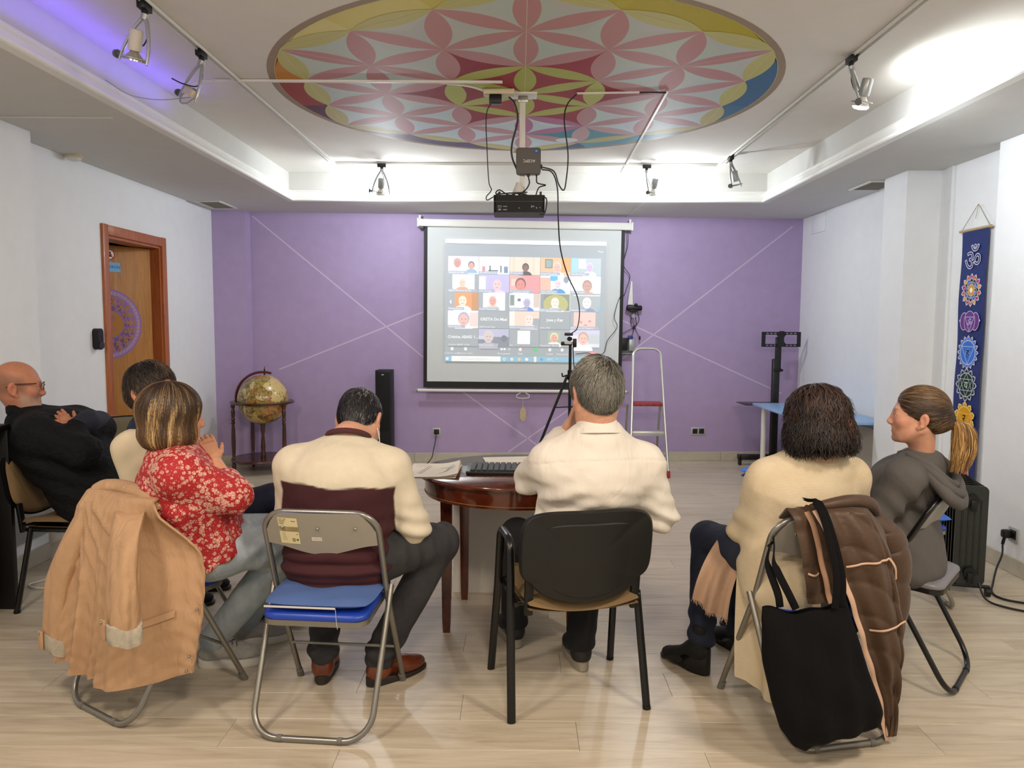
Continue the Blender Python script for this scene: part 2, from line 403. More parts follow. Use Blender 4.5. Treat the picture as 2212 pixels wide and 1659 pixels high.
M_paint = attr_mat('painted_ornament', .6, spec=.3)
FD = frame(np.array([HX, HY, 0])+DN*.0, DU, (0, 0, 1))      # door face, u = 0 at the hinge
def to_child(o, parent): o.parent = parent; o.matrix_parent_inverse = Matrix.Translation(-Vector(parent.matrix_basis.translation)) if parent.type == 'EMPTY' else Matrix.Identity(4); return o
md = Print(); cy, cz, R = -.397, 1.452, .288; pur, oc = '#8a6aa6', '#b07a3c'
md.ell(cy, cz, R, R, pur, 64)
md.ell(cy, cz, R*.955, R*.955, '#9d80b0', 64); md.ell(cy, cz, R*.84, R*.84, pur, 64)
for k in range(52):
    a = 2*PI*k/52; md.ell(cy+math.cos(a)*R*.897, cz+math.sin(a)*R*.897, .0072, .0072, '#c29a78', 8, up=(k == 0))
for ring, n, rr in ((.74, 20, .026), (.60, 15, .028), (.48, 12, .02)):
    for k in range(n):
        a = 2*PI*(k+.3*ring)/n; px, py = cy+math.cos(a)*R*ring, cz+math.sin(a)*R*ring
        for q in range(5):
            b2 = a+q*2*PI/5; md.ell(px+math.cos(b2)*rr*.62, py+math.sin(b2)*rr*.62, rr*.44, rr*.24, oc, 8, rot=b2, up=(q == 0))
        md.ell(px, py, rr*.24, rr*.24, pur, 8)
md.ell(cy, cz, R*.40, R*.40, pur, 40); md.ell(cy, cz, R*.37, R*.37, '#a9722f', 40)
for dx in (0, .045):
    md.line([(cy+dx-.03+.014*math.sin(t*3), cz-.06+t*.12/3) for t in np.linspace(0, 3, 14)], .006, pur)
md.line([(cy+.03*math.cos(t), cz+.055+.02*math.sin(t)) for t in np.linspace(0, 6.3, 18)], .006, pur)
to_child(md.build('painted_mandala', M_paint, FD), door)
sg = Print(); sg.rect(-.408, 1.882, -.280, 1.958, '#7db8e6'); sg.text('KYRON', -.342, 1.920, .034, '#2d4a74')
o = sg.build('door_sign', M_print, FD); tag(o, 'small light blue paper sign with lettering on oak door', 'sign')
sg = Print(); cx_, cz_ = -.368, 2.022
sg.ell(cx_, cz_, .045, .045, '#a8352c', 28); sg.ell(cx_, cz_, .036, .036, '#eceae4', 28)
sg.ell(cx_+.004, cz_+.014, .008, .008, '#222222', 12); sg.poly([(cx_-.012, cz_-.022), (cx_+.016, cz_-.018), (cx_+.012, cz_+.006), (cx_-.008, cz_+.004)], '#222222'); sg.line([(cx_-.02, cz_+.006), (cx_+.022, cz_-.004)], .006, '#222222')
sg.line([(cx_-.028, cz_+.026), (cx_+.028, cz_-.026)], .007, '#a8352c')
o = sg.build('prohibition_sign', M_print, FD); tag(o, 'round red and white prohibition sticker near top of oak door', 'sign')
# ------------------------------------------------------------------ ceiling mural (flat paint on the ceiling)
cxm, cym = .03, 4.645; d = .4867; a0 = -PI/2
mu = Print(.00012)
def lp(i, j):
    """hex lattice point"""
    u = np.array([math.cos(-PI/6), math.sin(-PI/6)]); v = np.array([math.cos(PI/6), math.sin(PI/6)])
    return (i*u+j*v)*d
def arcpts(c, r, p, q, n=12):
    a = math.atan2(p[1]-c[1], p[0]-c[0]); b = math.atan2(q[1]-c[1], q[0]-c[0]); dd = (b-a+PI) % (2*PI)-PI
    return [(c[0]+r*math.cos(a+dd*k/n), c[1]+r*math.sin(a+dd*k/n)) for k in range(n+1)]
def petal(p, q, col, up=True, r=d):
    m = (p+q)/2; t = q-p; nn = np.array([-t[1], t[0]])*math.sqrt(3)/2
    A = arcpts(m+nn, r, p, q); B = arcpts(m-nn, r, q, p); mu.poly([tuple(x) for x in A+B[1:-1]], col, up)
mu.ell(0, 0, 1.495, 1.495, '#9a8974', 96); mu.ell(0, 0, 1.455, 1.455, '#d8cf86', 96)
H = [np.array([math.cos(math.radians(a)), math.sin(math.radians(a))])*3*d for a in (-150, -90, -30, 30, 90, 150)]
segc = [['#dcd38c', '#d6cb78', '#cfc25c'], ['#bdb12c', '#b8ab22', '#b8ab22'], ['#3f6c94', '#3f6c94', '#44779c'], ['#4f93ad', '#5a9ab0', '#47638a'], ['#5a5078', '#57496f', '#6a4a70'], ['#5d2a45', '#9a3b2c', '#c98a34']]
for k in range(6):
    A, B = math.radians(-150+60*k), math.radians(-90+60*k)
    for q in range(3):
        a, b = A+(B-A)*q/3, A+(B-A)*(q+1)/3; p0 = H[k]+(H[(k+1) % 6]-H[k])*q/3; p1 = H[k]+(H[(k+1) % 6]-H[k])*(q+1)/3
        arc = [(1.452*math.cos(a+(b-a)*t/8), 1.452*math.sin(a+(b-a)*t/8)) for t in range(9)]
        mu.poly([tuple(p0)]+arc+[tuple(p1)], segc[k][q], q == 0)
def mixc(a, b, t): A, B = lin(a), lin(b); return tuple(A[i]+(B[i]-A[i])*t for i in range(3))
pts = [(i, j) for i in range(-3, 4) for j in range(-3, 4) if abs(i+j) <= 3]
nb = [(1, 0), (0, 1), (-1, 1)]
hd = lambda i, j: max(abs(i), abs(j), abs(i+j))
P_ = lambda ij: lp(*ij)
mu.L += 1
redT = []
for (i, j) in pts:
    for tri in (((i, j), (i+1, j), (i, j+1)), ((i, j), (i, j+1), (i-1, j+1))):
        if all(hd(*t) <= 3 for t in tri):
            A = [P_(t) for t in tri]; c = sum(A)/3; ds = sorted(hd(*t) for t in tri); f = min(1, max(0, (c[1]+1.2)/2.2))
            jit = rng.uniform(-.06, .06); col = mixc('#bfc5bb', '#cbe0e8', max(0, min(1, f+jit)))
            n1 = sum(1 for t in tri if hd(*t) <= 1)
            if n1 >= 2: col = mixc('#8f2533', '#a3303c', rng.random())
            elif c[0] > .25 and c[1] > .85: col = mixc('#5d9fb4', '#3f8ba2', rng.random())
            # triangle split in three so that brush-like tints vary a little
            for q in range(3):
                cc = tuple(x*(1+rng.uniform(-.05, .05)) for x in col)
                mu.poly([tuple(c), tuple(A[q]), tuple(A[(q+1) % 3])], cc, False)
mu.L += 1
for (i, j) in pts:
    for (di, dj) in nb:
        k = (i+di, j+dj)
        if hd(*k) > 3: continue
        a, b = hd(i, j), hd(*k); p, q = P_((i, j)), P_(k); m = (p+q)/2
        if a <= 1 and b <= 1: col = mixc('#b2b95c', '#bdc46c', rng.random())
        elif a == 3 and b == 3: col = '#c3c17c' if m[1] < .4 else '#c2bc86'
        else:
            col = mixc('#bf8c8b', '#c297a0', min(1, max(0, (m[1]+1)/2)))
            if m[0] > .3 and m[1] > .75: col = '#c9a9b0'
            if abs(m[0]-.2) < .25 and m[1] > .6 and m[1] < .9: col = '#b676a0'
        mu.L += .001; petal(p, q, col, False)
for s, e in ((H[0], H[3]), (H[1], H[4]), (H[2], H[5])): mu.line([tuple(s), tuple(e)], .003, '#d9d3ba')
for k in range(6): mu.line([tuple(H[k]), tuple(H[(k+1) % 6])], .004, '#d6d0a4', up=(k == 0))
mu.ell(.33, 1.13, .085, .07, '#dfe6e6', 24)
o = mu.build('ceiling_mural', M_paint, frame((cxm, cym, 2.8695), (-1, 0, 0), (0, 1, 0)))
# mirrored x axis above: flip it back in the data so that the print reads right from below
co = np.empty(len(o.data.vertices)*3, np.float32); o.data.vertices.foreach_get('co', co); co = co.reshape(-1, 3); co[:, 0] = 2*cxm-co[:, 0]
o.data.vertices.foreach_set('co', co.ravel()); o.data.flip_normals(); o.data.update()
tag(o, 'round painted mandala of pink and green petals on the raised ceiling', 'mural')
# tape strips on the purple wall
def bwy(x): return 7.685+(x+2.76)*(.35/5.81)
FB = frame((0, bwy(0)-.0006, 0), (1, .35/5.81, 0), (0, 0, 1))
M_tape = mat('masking_tape', '#c9bcd6', .7)
for n, (x0, z0, x1, z1, lab) in enumerate([(-2.74, 2.56, -1.0, 1.115, 'pale diagonal tape line from upper left corner down to the screen'), (-2.5, .985, -1.0, 1.592, 'pale diagonal tape line rising from behind the globe to the screen'),
        (2.92, 2.52, 1.12, 1.11, 'pale diagonal tape line from upper right corner down to the ladder'), (1.08, 1.525, 2.86, .735, 'pale diagonal tape line falling rightwards behind the television stand'),
        (-.6, .76, .30, .11, 'pale tape line falling rightwards below the screen'), (-.1, .105, .56, .57, 'pale tape line rising rightwards below the screen')]):
    b = Print(); b.line([(x0, z0), (x1, z1)], .013, '#c9bcd6')
    o = np_mesh('tape_line', np.array(b.V)@FB[:3, :3].T+FB[:3, 3], b.F, M_tape)
    tag(o, lab, 'tape', 'tape lines on the purple wall')
# flat junction cover, right corner
b = MB(); b.box((3.024, 7.62, 2.50), (.012, .34, .19), bevel=.004); o = b.build('junction_cover', M_white); tag(o, 'flat white square cover plate high in the right rear corner', 'cover')
# ------------------------------------------------------------------ ceiling fittings
M_black = mat('black_plastic', '#0d0e0f', .42, spec=.4)
M_blackm = mat('black_painted_metal', '#0b0c0d', .3, spec=.5)
M_cable = mat('black_cable', '#0c0c0d', .5)
M_silver = mat('silver_paint', '#a7abab', .34, .55)
M_whitep = mat('white_plastic', '#dcdcd6', .45)
M_cream = mat('cream_plastic', '#cfc3a4', .5)
M_steel = mat('brushed_steel', '#9d9b94', .3, .9)
M_chrome = mat('chrome', '#c9c9c6', .15, 1.0)
M_lit = mat('lit_bulb', '#fff4e2', .4, emit=14)
M_frost = mat('frosted_bulb', '#e6e2da', .3)
M_refl = mat('lamp_reflector', '#b9b3a6', .22, .7)
# tracks
def track(name, pts, lab):
    b = MB()
    for p, q in zip(pts[:-1], pts[1:]):
        p, q = np.array(p, float), np.array(q, float); dd = nrm(q-p); n_ = np.array([-dd[1], dd[0], 0])
        for off, wd, z0 in ((-.014, .004, 2.858), (.014, .004, 2.858), (0, .03, 2.866)):
            a = p+n_*off; c = q+n_*off
            M = frame(((a+c)/2)+np.array([0, 0, z0-p[2]]), dd, n_); b.box((0, 0, 0), (np.linalg.norm(q-p), wd, .016 if wd < .01 else .004), M=Matrix(M.tolist()))
    o = b.build(name, [M_whitep]); tag(o, lab, 'lighting track'); return o
TZ = 2.86
track('lighting_track', [(-1.64, -2, TZ), (-1.62, 6.56, TZ)], 'slim white lighting track along the left of the raised ceiling')
track('lighting_track', [(-1.60, 6.575, TZ), (1.72, 6.6, TZ)], 'slim white lighting track across the far end of the raised ceiling')
track('lighting_track', [(1.69, -2, TZ), (1.745, 6.58, TZ)], 'slim white lighting track along the right of the raised ceiling')
def spot(loc, rz, tilt, lab, bulb, along=0, sock=1, lean=0):
    """bulb: None, 'lit', 'reflector', 'frost'"""
    t = empty('track_spotlight', loc, rz, lab, 'spotlight', 'spotlights on the ceiling tracks')
    b = MB(); b.box((0, 0, -.018), (.075, .036, .034), Matrix.Rotation(along, 4, 'Z'), .004); b.cyl((0, 0, -.034), (0, 0, -.052), .014); b.build('adapter', M_black, t)
    RL = Matrix.Translation((0, 0, -.06)) @ Matrix.Rotation(math.radians(lean), 4, Vector((math.sin(rz), math.cos(rz), 0))) @ Matrix.Translation((0, 0, .06))
    b = MB(RL); b.cyl((0, 0, -.05), (0, 0, -.075), .017); b.build('collar', M_silver, t)
    for sgn in (-1, 1):
        b = MB(RL); P = spline([(sgn*.010, 0, -.070), (sgn*.030, 0, -.105), (sgn*.055, 0, -.165), (sgn*.070, 0, -.225), (sgn*.074, 0, -.262)], 6)
        b.tube(P, np.linspace(.010, .0055, len(P)), 8, flat=1.0); b.build('fork_arm', M_silver, t)
    b = MB(RL); b.cyl((-.074, 0, -.243), (-.090, 0, -.243), .008); b.cyl((-.090, 0, -.243), (-.104, 0, -.243), .019, .016, n=14); b.build('knob', mat('grey_knob', '#55585c', .5), t)
    Rm = RL @ Matrix.Translation((0, 0, -.243)) @ Matrix.Rotation(tilt, 4, 'X')
    b = MB(Rm); a = np.linspace(0, 2*PI, 25)[:-1]
    b.tube(np.stack([.050*np.cos(a), .050*np.sin(a), 0*a], 1), .0042, 6, closed=True)
    for sgn in (-1, 1): b.cyl((sgn*.050, 0, 0), (sgn*.074, 0, 0), .004)
    b.build('ring', M_silver, t)
    if sock:
        b = MB(Rm); b.lathe([(.010, .118), (.024, .116), (.028, .108), (.028, .050), (.026, .030), (.018, .028)], n=18); b.build('lamp_socket', M_silver if bulb != 'reflector' else mat('socket_pale', '#c3bdb0', .5), t)
    if bulb:
        b = MB(Rm)
        if bulb == 'reflector': b.lathe([(.014, .036), (.020, .022), (.036, .004), (.047, -.006), (.048, -.012), (.043, -.008), (.02, .012), (.004, .016)], n=24); b.build('reflector', M_refl, t)
        else:
            b.lathe([(.013, .036), (.018, .020), (.034, -.004), (.040, -.020)], n=24); b.build('bulb_neck', M_frost, t)
            b = MB(Rm); b.lathe([(.040, -.020), (.040, -.026), (.030, -.034), (.012, -.037)], n=24); b.build('bulb_face', M_lit if bulb == 'lit' else M_frost, t)
    top = RL.inverted() @ Rm @ Vector((0, 0, .118))
    b = MB(RL); b.tube(spline([(0, .004, -.075), (.022, .02, -.125), (.018, .012, -.18), (top.x*.5+.012, top.y*.6+.01, (top.z-.16)/2-.02), tuple(top)], 6), .0032, 6); b.build('flex', M_cable, t)
    return t
spot((-1.64, 3.34, 2.86), -.25, .22, 'nearest spotlight on the left ceiling track, with bare metal reflector', 'reflector', PI/2+.25, 1, 17)
u2 = spot((-1.635, 3.91, 2.86), -.55, 1.25, 'second spotlight on left ceiling track, fork arm holding a pale block', None, PI/2+.55, 0, 24)
b = MB(Matrix.Translation((0, 0, -.06)) @ Matrix.Rotation(math.radians(24), 4, Vector((math.sin(-.55), math.cos(-.55), 0))) @ Matrix.Translation((0, 0, -.183)) @ Matrix.Rotation(.18, 4, 'Y')); b.box((.012, 0, .024), (.085, .045, .040), bevel=.005); b.build('ballast_block', M_cream, u2)
spot((-1.20, 6.578, 2.86), .2, .35, 'spotlight over the left end of the purple wall, on far track', 'frost', -.2, 1, 3)
spot((1.11, 6.594, 2.86), .9, .55, 'spotlight over the ladder on the far ceiling track', 'frost', -.9, 1, -18)
spot((1.742, 6.25, 2.86), .75, .1, 'spotlight at the far end of right ceiling track, without bulb', None, PI/2-.75, 1, -16)
spot((1.715, 3.97, 2.86), .95, .55, 'lit spotlight on the right ceiling track near the photographer', 'lit', PI/2-.95, 1, -20)
# cable trunking and mount
def bar(name, a, c, w_, h, m, lab, cat, parent=None):
    a, c = np.array(a, float), np.array(c, float); d_ = nrm(c-a); up = np.array([0, 0, 1.]) if abs(d_[2]) < .9 else np.array([0, 1., 0])
    b = MB(Matrix(frame((a+c)/2, d_, np.cross(up, d_)).tolist())); b.box((0, 0, 0), (np.linalg.norm(c-a), w_, h), bevel=min(w_, h)*.2, seg=1)
    o = b.build(name, m, parent); return tag(o, lab, cat)
bar('cable_trunking', (-1.76, 4.385, 2.861), (-.10, 4.40, 2.861), .022, .014, M_whitep, 'long white cable trunking from left track to the projector mount', 'cable trunking')
bar('cable_trunking', (.345, 4.615, 2.864), (.72, 4.59, 2.864), .014, .010, M_whitep, 'short white cable trunking on the mural right of the projector mount', 'cable trunking')
bar('cable_trunking', (.884, 4.575, 2.864), (.942, 6.99, 2.864), .016, .010, M_whitep, 'white cable trunking crossing the right of the mural towards the far wall', 'cable trunking')
bar('cable_trunking', (-2.90, 4.17, 2.596), (-2.25, 4.18, 2.596), .014, .008, M_whitep, 'short white trunking on the lowered ceiling above the left pier', 'cable trunking')
def wire(name, pts, r, lab, m=None, n=7):
    b = MB(); b.tube(spline(pts, n), r, 6); o = b.build(name, m or M_cable); return tag(o, lab, 'cable')
wire('trunk_wire', [(-.47, 4.40, 2.858), (-.30, 4.46, 2.856), (-.20, 4.56, 2.855)], .006, 'thin pale wire curving from the trunking to the socket strip', M_whitep)
wire('trunk_wire', [(-1.765, 4.385, 2.858), (-1.80, 4.30, 2.83), (-1.80, 4.1, 2.74), (-1.70, 3.97, 2.63)], .0035, 'white wire looping from trunking end to second left spotlight', M_whitep)
wire('trunk_wire', [(-1.70, 3.95, 2.64), (-1.9, 4.0, 2.64), (-2.05, 3.98, 2.66), (-2.13, 3.9, 2.71)], .0022, 'thin grey wire from second left spotlight to the ceiling step', mat('grey_wire', '#9a93a8', .5))
wire('trunk_wire', [(.945, 6.98, 2.862), (1.0, 7.0, 2.78), (1.10, 6.95, 2.66), (1.165, 6.96, 2.605), (1.14, 7.3, 2.597), (1.13, 7.88, 2.594)], .003, 'white wire from far trunking down over the ceiling step', M_whitep)
wire('trunk_wire', [(.72, 4.59, 2.862), (.80, 4.585, 2.862), (.878, 4.577, 2.858)], .005, 'short black wire joining two trunkings on the mural')
# projector on its ceiling mount
pm = empty('projector_mount', (.02, 4.66, 2.87), 0, 'white ceiling pole mount carrying a mini computer and the projector', 'projector mount')
b = MB(); b.box((0, 0, -.006), (.17, .12, .012), bevel=.003); b.build('ceiling_plate', M_whitep, pm)
b = MB(); b.box((0, 0, -.03), (.06, .03, .04), bevel=.003)
for s in (-1, 1): b.cyl((s*.012, -.015, -.028), (s*.012, -.022, -.028), .006)
b.build('hinge', M_steel, pm)
b = MB(); b.box((-.003, 0, -.29), (.036, .026, .54), bevel=.004); b.build('pole', M_whitep, pm)
b = MB(); b.box((-.045, -.012, -.34), (.06, .02, .022), bevel=.004); b.build('clamp', M_whitep, pm)
b = MB(); b.lathe([(.02, .07), (.026, .05), (.040, .02), (.044, 0)], (-.02, 0, -.60), 14); b.build('swivel', M_whitep, pm)
b = MB(); b.lathe([(.05, .012), (.06, .006), (.06, 0)], (-.02, 0, -.615), 18); b.build('rotor', M_black, pm)
b = MB()
for k in range(3):
    a = 2*PI*k/3+.4; b.box((-.02+.06*math.cos(a), .06*math.sin(a), -.624), (.13, .018, .006), a)
b.build('bracket_arm', M_whitep, pm)
pc = empty('mini_computer', (.055, 4.625, 2.46), 0, 'small dark grey mini computer strapped upside down to the projector pole', 'computer')
b = MB(); b.prism(rrect(.150, .158, .016), .022, -.022, M=Matrix.Rotation(PI/2, 4, 'X')); b.build('case', mat('dark_grey_case', '#3a3837', .45, .3), pc, 30)
b = MB(); b.prism(rrect(.142, .150, .014), .0235, .0225, M=Matrix.Rotation(PI/2, 4, 'X')); b.build('front_panel', mat('grey_panel', '#524f4c', .5, .2), pc)
pr = Print(); pr.text('ACEPC', .004, 0, .024, '#e9e9e6', rot=PI); pr.build('logo_print', M_print, frame((0, -.0238, 0), (1, 0, 0), (0, 0, 1)), pc); pr = Print(); pr.rect(.036, .048, .060, .070, '#2c5f9e'); pr.rect(.042, .054, .054, .064, '#7fb2dd')
pr.build('blue_sticker', M_print, frame((0, -.0238, 0), (1, 0, 0), (0, 0, 1)), pc)
b = MB(); b.box((.0, 0, -.083), (.02, .016, .012)); b.box((.05, 0, -.083), (.01, .012, .010)); b.box((.079, 0, -.03), (.012, .012, .026)); b.build('plug', M_black, pc)
pj = empty('projector', (0, 4.66, 2.195), 0, 'black box projector hanging upside down under the ceiling mount', 'projector')
b = MB(); b.prism(rrect(.312, .235, .022), -.052, .052); b.build('housing', mat('projector_black', '#060607', .5, spec=.25), pj, 30)
b = MB(); b.box((0, -.118, .012), (.30, .004, .0035)); b.build('seam', mat('projector_seam', '#2b2c2c', .5), pj)
pr = Print()
for x, z0, w_, h in ((-.118, -.018, .022, .012), (-.118, -.036, .018, .010), (-.085, -.018, .026, .005), (-.085, -.037, .024, .006), (.0, -.027, .012, .004), (.075, -.018, .006, .014), (.086, -.017, .012, .006), (.105, -.026, .008, .008), (.125, -.024, .006, .006)):
    pr.rect(x-w_/2, z0-h/2, x+w_/2, z0+h/2, '#8e918f')
for x, w_ in ((-.118, .016), (-.118, .010)): pr.rect(x-w_/2, -.021, x+w_/2, -.016, '#1a1b1b')
pr.build('port_print', M_print, frame((0, -.1178, 0), (1, 0, 0), (0, 0, 1)), pj)
b = MB(); b.cyl((.02, .118, .0), (.02, .14, .0), .04, n=24); b.build('lens', mat('lens_glass', '#14181d', .05, coat=1), pj)
for x in (-.12, .13):
    b = MB(); b.cyl((x, -.09, .052), (x, -.09, .075), .007); b.build('screw_foot', M_black, pj)
ss = empty('socket_strip', (-.125, 4.56, 2.866), 0, 'cream three-way socket strip screwed to the ceiling beside projector mount', 'power strip')
b = MB(); b.box((0, 0, -.016), (.185, .07, .032), bevel=.005); b.build('housing', M_cream, ss)
b = MB(); b.box((-.01, .06, -.018), (.065, .05, .036), bevel=.004); b.build('junction_box', mat('cream_box', '#d8c8a6', .5), ss)
b = MB(); b.box((-.02, -.012, -.060), (.075, .05, .052), bevel=.006); o = b.build('power_adapter', M_black); o.location = (-.125, 4.56, 2.866); tag(o, 'black plug-in power adapter hanging from the cream socket strip', 'power adapter')
# projector cables
wire('hanging_cable', [(-.16, 4.55, 2.80), (-.20, 4.56, 2.72), (-.195, 4.57, 2.5), (-.185, 4.58, 2.33), (-.17, 4.6, 2.285), (-.20, 4.6, 2.245), (-.19, 4.6, 2.225), (-.12, 4.6, 2.27)], .0032, 'thin black cable from power adapter to the projector')
wire('hanging_cable', [(-.065, 4.56, 2.825), (-.03, 4.55, 2.78), (-.012, 4.56, 2.69), (-.045, 4.59, 2.56), (-.045, 4.60, 2.48), (-.01, 4.62, 2.40)], .006, 'thick black mains cable from socket strip curving behind mini computer')
wire('hanging_cable', [(.345, 4.615, 2.86), (.29, 4.61, 2.80), (.27, 4.60, 2.70), (.295, 4.6, 2.5), (.285, 4.6, 2.34), (.27, 4.60, 2.285), (.24, 4.6, 2.32), (.21, 4.61, 2.40), (.135, 4.62, 2.428)], .0042, 'black cable drooping from mural trunking to mini computer')
wire('hanging_cable', [(.135, 4.62, 2.413), (.20, 4.62, 2.395), (.235, 4.64, 2.30), (.245, 4.70, 2.12), (.27, 4.85, 1.95), (.335, 5.1, 1.80), (.43, 5.5, 1.68), (.475, 5.8, 1.56), (.47, 5.95, 1.44), (.43, 5.97, 1.40)], .0042, 'long black cable hanging from mini computer to webcam on tripod')
for k, P in enumerate([[(.055, 4.62, 2.37), (.06, 4.60, 2.32), (.02, 4.59, 2.27), (-.06, 4.60, 2.255), (-.12, 4.6, 2.285), (-.14, 4.6, 2.262), (-.05, 4.59, 2.265), (.05, 4.59, 2.27)],
        [(.105, 4.62, 2.375), (.11, 4.61, 2.33), (.16, 4.6, 2.315), (.12, 4.6, 2.30), (.10, 4.6, 2.25)], [(.13, 4.55, 2.24), (.165, 4.54, 2.22), (.155, 4.54, 2.14), (.125, 4.55, 2.13)]]):
    wire('loose_cable', P, .004, ['tangle of black cable lying on top of the projector', 'short black cable curling between mini computer and projector', 'thin black loop at the right end of the projector'][k])
# smoke detector, ceiling vents
sd = empty('smoke_detector', (-3.03, 5.12, 2.6), 0, 'round white smoke detector on lowered ceiling above the left wall', 'smoke detector')
b = MB(); b.lathe([(.055, 0), (.055, -.012), (.048, -.02)], n=20); b.build('base', M_cream, sd); b = MB(); b.lathe([(.046, -.019), (.040, -.034), (.02, -.040), (.004, -.041)], n=20); b.build('cap', M_whitep, sd)
def vent(x0, x1, y0, y1, lab, cols):
    t = empty('ceiling_vent', ((x0+x1)/2, (y0+y1)/2, 2.6), 0, lab, 'ceiling vent'); W, D = x1-x0, y1-y0
    b = MB()
    for sx in (-1, 1): b.box((sx*(W/2-.012), 0, -.006), (.024, D, .012), bevel=.003); b.box((0, sx*(D/2-.012), -.006), (W-.04, .024, .012), bevel=.003)
    b.build('frame', M_whitep, t); b = MB(); b.box((0, 0, -.001), (W-.04, D-.04, .002)); b.build('backing', mat('vent_dark', '#3a3732', .8), t)
    n = int((D-.05)/.016) if cols else 12
    for k in range(n):
        b = MB(); b.box((0, -D/2+.03+k*(D-.06)/(n-1), -.006), (W-.05, .003, .010), Matrix.Rotation(.7, 4, 'X')); b.build('slat', mat('vent_slat', '#8d877a', .5), t)
    return t
vent(-3.02, -2.78, 6.97, 7.40, 'louvred ceiling vent in the left rear corner above purple wall', 1)
vent(2.735, 2.995, 5.90, 6.29, 'louvred ceiling vent beside the square column on the right', 1)
# ------------------------------------------------------------------ projection screen
SU = nrm((1, .35/5.81, 0)); SN = np.array([SU[1], -SU[0], 0])
tl = math.radians(-.45); SX = SU*math.cos(tl)+np.array([0, 0, 1])*math.sin(tl); SZ = np.cross(SX, -SN); SZ = nrm(SZ if SZ[2] > 0 else -SZ)
so = np.array([.058, 7.845, 1.63])-np.array([0, .09, 0])
sc = empty('projection_screen', (0, 0, 0), 0, 'white pull-down projection screen with black border on the purple wall', 'projection screen')
Ms = Matrix(frame(so, SX, SZ).tolist())   # x right, y up, z towards the room
b = MB(Ms); b.box((.005, .862, .0), (2.20, .075, .07), bevel=.008); b.build('casing', M_whitep, sc)
for s, nm in ((-1, 'end_cap'), (1, 'end_cap')):
    b = MB(Ms); b.box((.005+s*1.105, .862, 0), (.02, .09, .08), bevel=.006); b.box((.005+s*1.09, .915, -.02), (.02, .05, .02)); b.build(nm, M_whitep, sc)
b = MB(Ms); b.box((-1.075, .815, .02), (.06, .02, .02)); b.build('bracket', M_black, sc)
b = MB(Ms); b.box((0, -.0, -.012), (2.085, 1.665, .003)); b.build('border', mat('screen_border', '#0b0b0c', .6), sc)
b = MB(Ms); b.box((0, .032, -.009), (2.01, 1.60, .002)); b.build('fabric', mat('screen_fabric', '#d3d9da', .8), sc)
b = MB(Ms); b.cyl((-1.10, -.862, -.006), (1.10, -.862, -.006), .016, n=14); b.build('bottom_bar', M_whitep, sc)
b = MB(Ms)
for s in (-1, 1): b.cyl((s*1.10, -.862, -.006), (s*1.115, -.862, -.006), .018, n=14)
b.build('bar_cap', mat('grey_cap', '#8f8f8f', .5), sc)
b = MB(Ms); b.tube(spline([(-.025, -.88, 0), (-.065, -.905, .002), (-.06, -.93, .002), (0, -.938, .002), (.06, -.93, .002), (.065, -.905, .002), (.025, -.88, 0)], 5), .004, 6); b.build('pull_handle', M_whitep, sc)
b = MB(Ms); b.tube([(0, -.938, .002), (.003, -1.02, .003)], .0015, 5); b.build('cord', M_whitep, sc)
b = MB(Ms); b.prism([(-.03, -.14), (.03, -.14), (.03, -.04), (.0, 0), (-.03, -.04)], -.004, .004, M=Matrix.Translation((.003, -1.02, .004))); b.box((.003, -1.155, .004), (.034, .05, .012)); b.build('paper_tag', mat('tag_paper', '#bfae86', .8, var=.15, vscale=60), sc)
# what the projector throws on it: one flat picture
im = Print(.00004)
X0, X1, Y0, Y1 = -.822, .845, -.575, .70
G = '#9ea6ad'
im.rect(X0, Y0+.07, X1, Y1-.045, G); im.rect(X0, Y1-.04, X1, Y1, '#ffffff')
im.rect(X0, Y0+.02, X1, Y0+.075, '#86bcd6'); im.rect(X0+.07, Y0+.02, X0+.58, Y0+.075, '#f4f8fa'); im.text('Escribe aqui para buscar', X0+.31, Y0+.047, .030, '#b9c2c8')
im.rect(X0+.012, Y0+.034, X0+.038, Y0+.06, '#e7f4fa')
for k, c in enumerate(['#e9f4f8', '#d9eaf0', '#e8c89a', '#eef3f4', '#d98f7d', '#3f9fd8']):
    x = X0+.62+k*.078; im.ell(x, Y0+.047, .017, .017, c, 14)
    if k == 0: im.ell(x, Y0+.047, .010, .010, '#86bcd6', 12)
im.rect(X0+1.02-.09, Y0+.02, X0+1.045-.09, Y0+.075, '#f4f8fa'); im.text('13°C   ^', X0+1.12, Y0+.047, .034, '#f2f7f9')
for k, (x, t, c) in enumerate([(.06, 'Conectar audio', '#e6e8ea'), (.20, 'Detener video', '#e6e8ea'), (.60, 'Participantes', '#f2f4f5'), (.77, 'Chat', '#f2f4f5'), (.93, 'Compartir pantalla', '#59c98c'), (1.08, 'Grabar', '#e6e8ea'), (1.21, 'Reacciones', '#e6e8ea')]):
    im.text(t, X0+x+.015, Y0+.105, .026, c)
    if k == 4: im.rect(X0+x-.01, Y0+.13, X0+x+.035, Y0+.165, '#3fc47e')
    elif k == 2: im.ell(X0+x-.01, Y0+.152, .012, .012, '#f4f6f7', 12); im.ell(X0+x+.02, Y0+.152, .012, .012, '#f4f6f7', 12); im.text('55', X0+x+.07, Y0+.15, .028, '#f4f6f7')
    else: im.ell(X0+x+.015, Y0+.15, .016, .018, '#eef0f2', 14)
im.ell(X0+.79+.02, Y0+.163, .010, .010, '#d97a7a', 10); im.ell(X1-.12, Y0+.115, .052, .024, '#dd8f93', 16); im.text('Salir', X1-.12, Y0+.115, .028, '#f6eef0')
im.text('Vista', X1-.06, Y1-.10, .030, '#e9ecee')
cw, ch = .318, .186
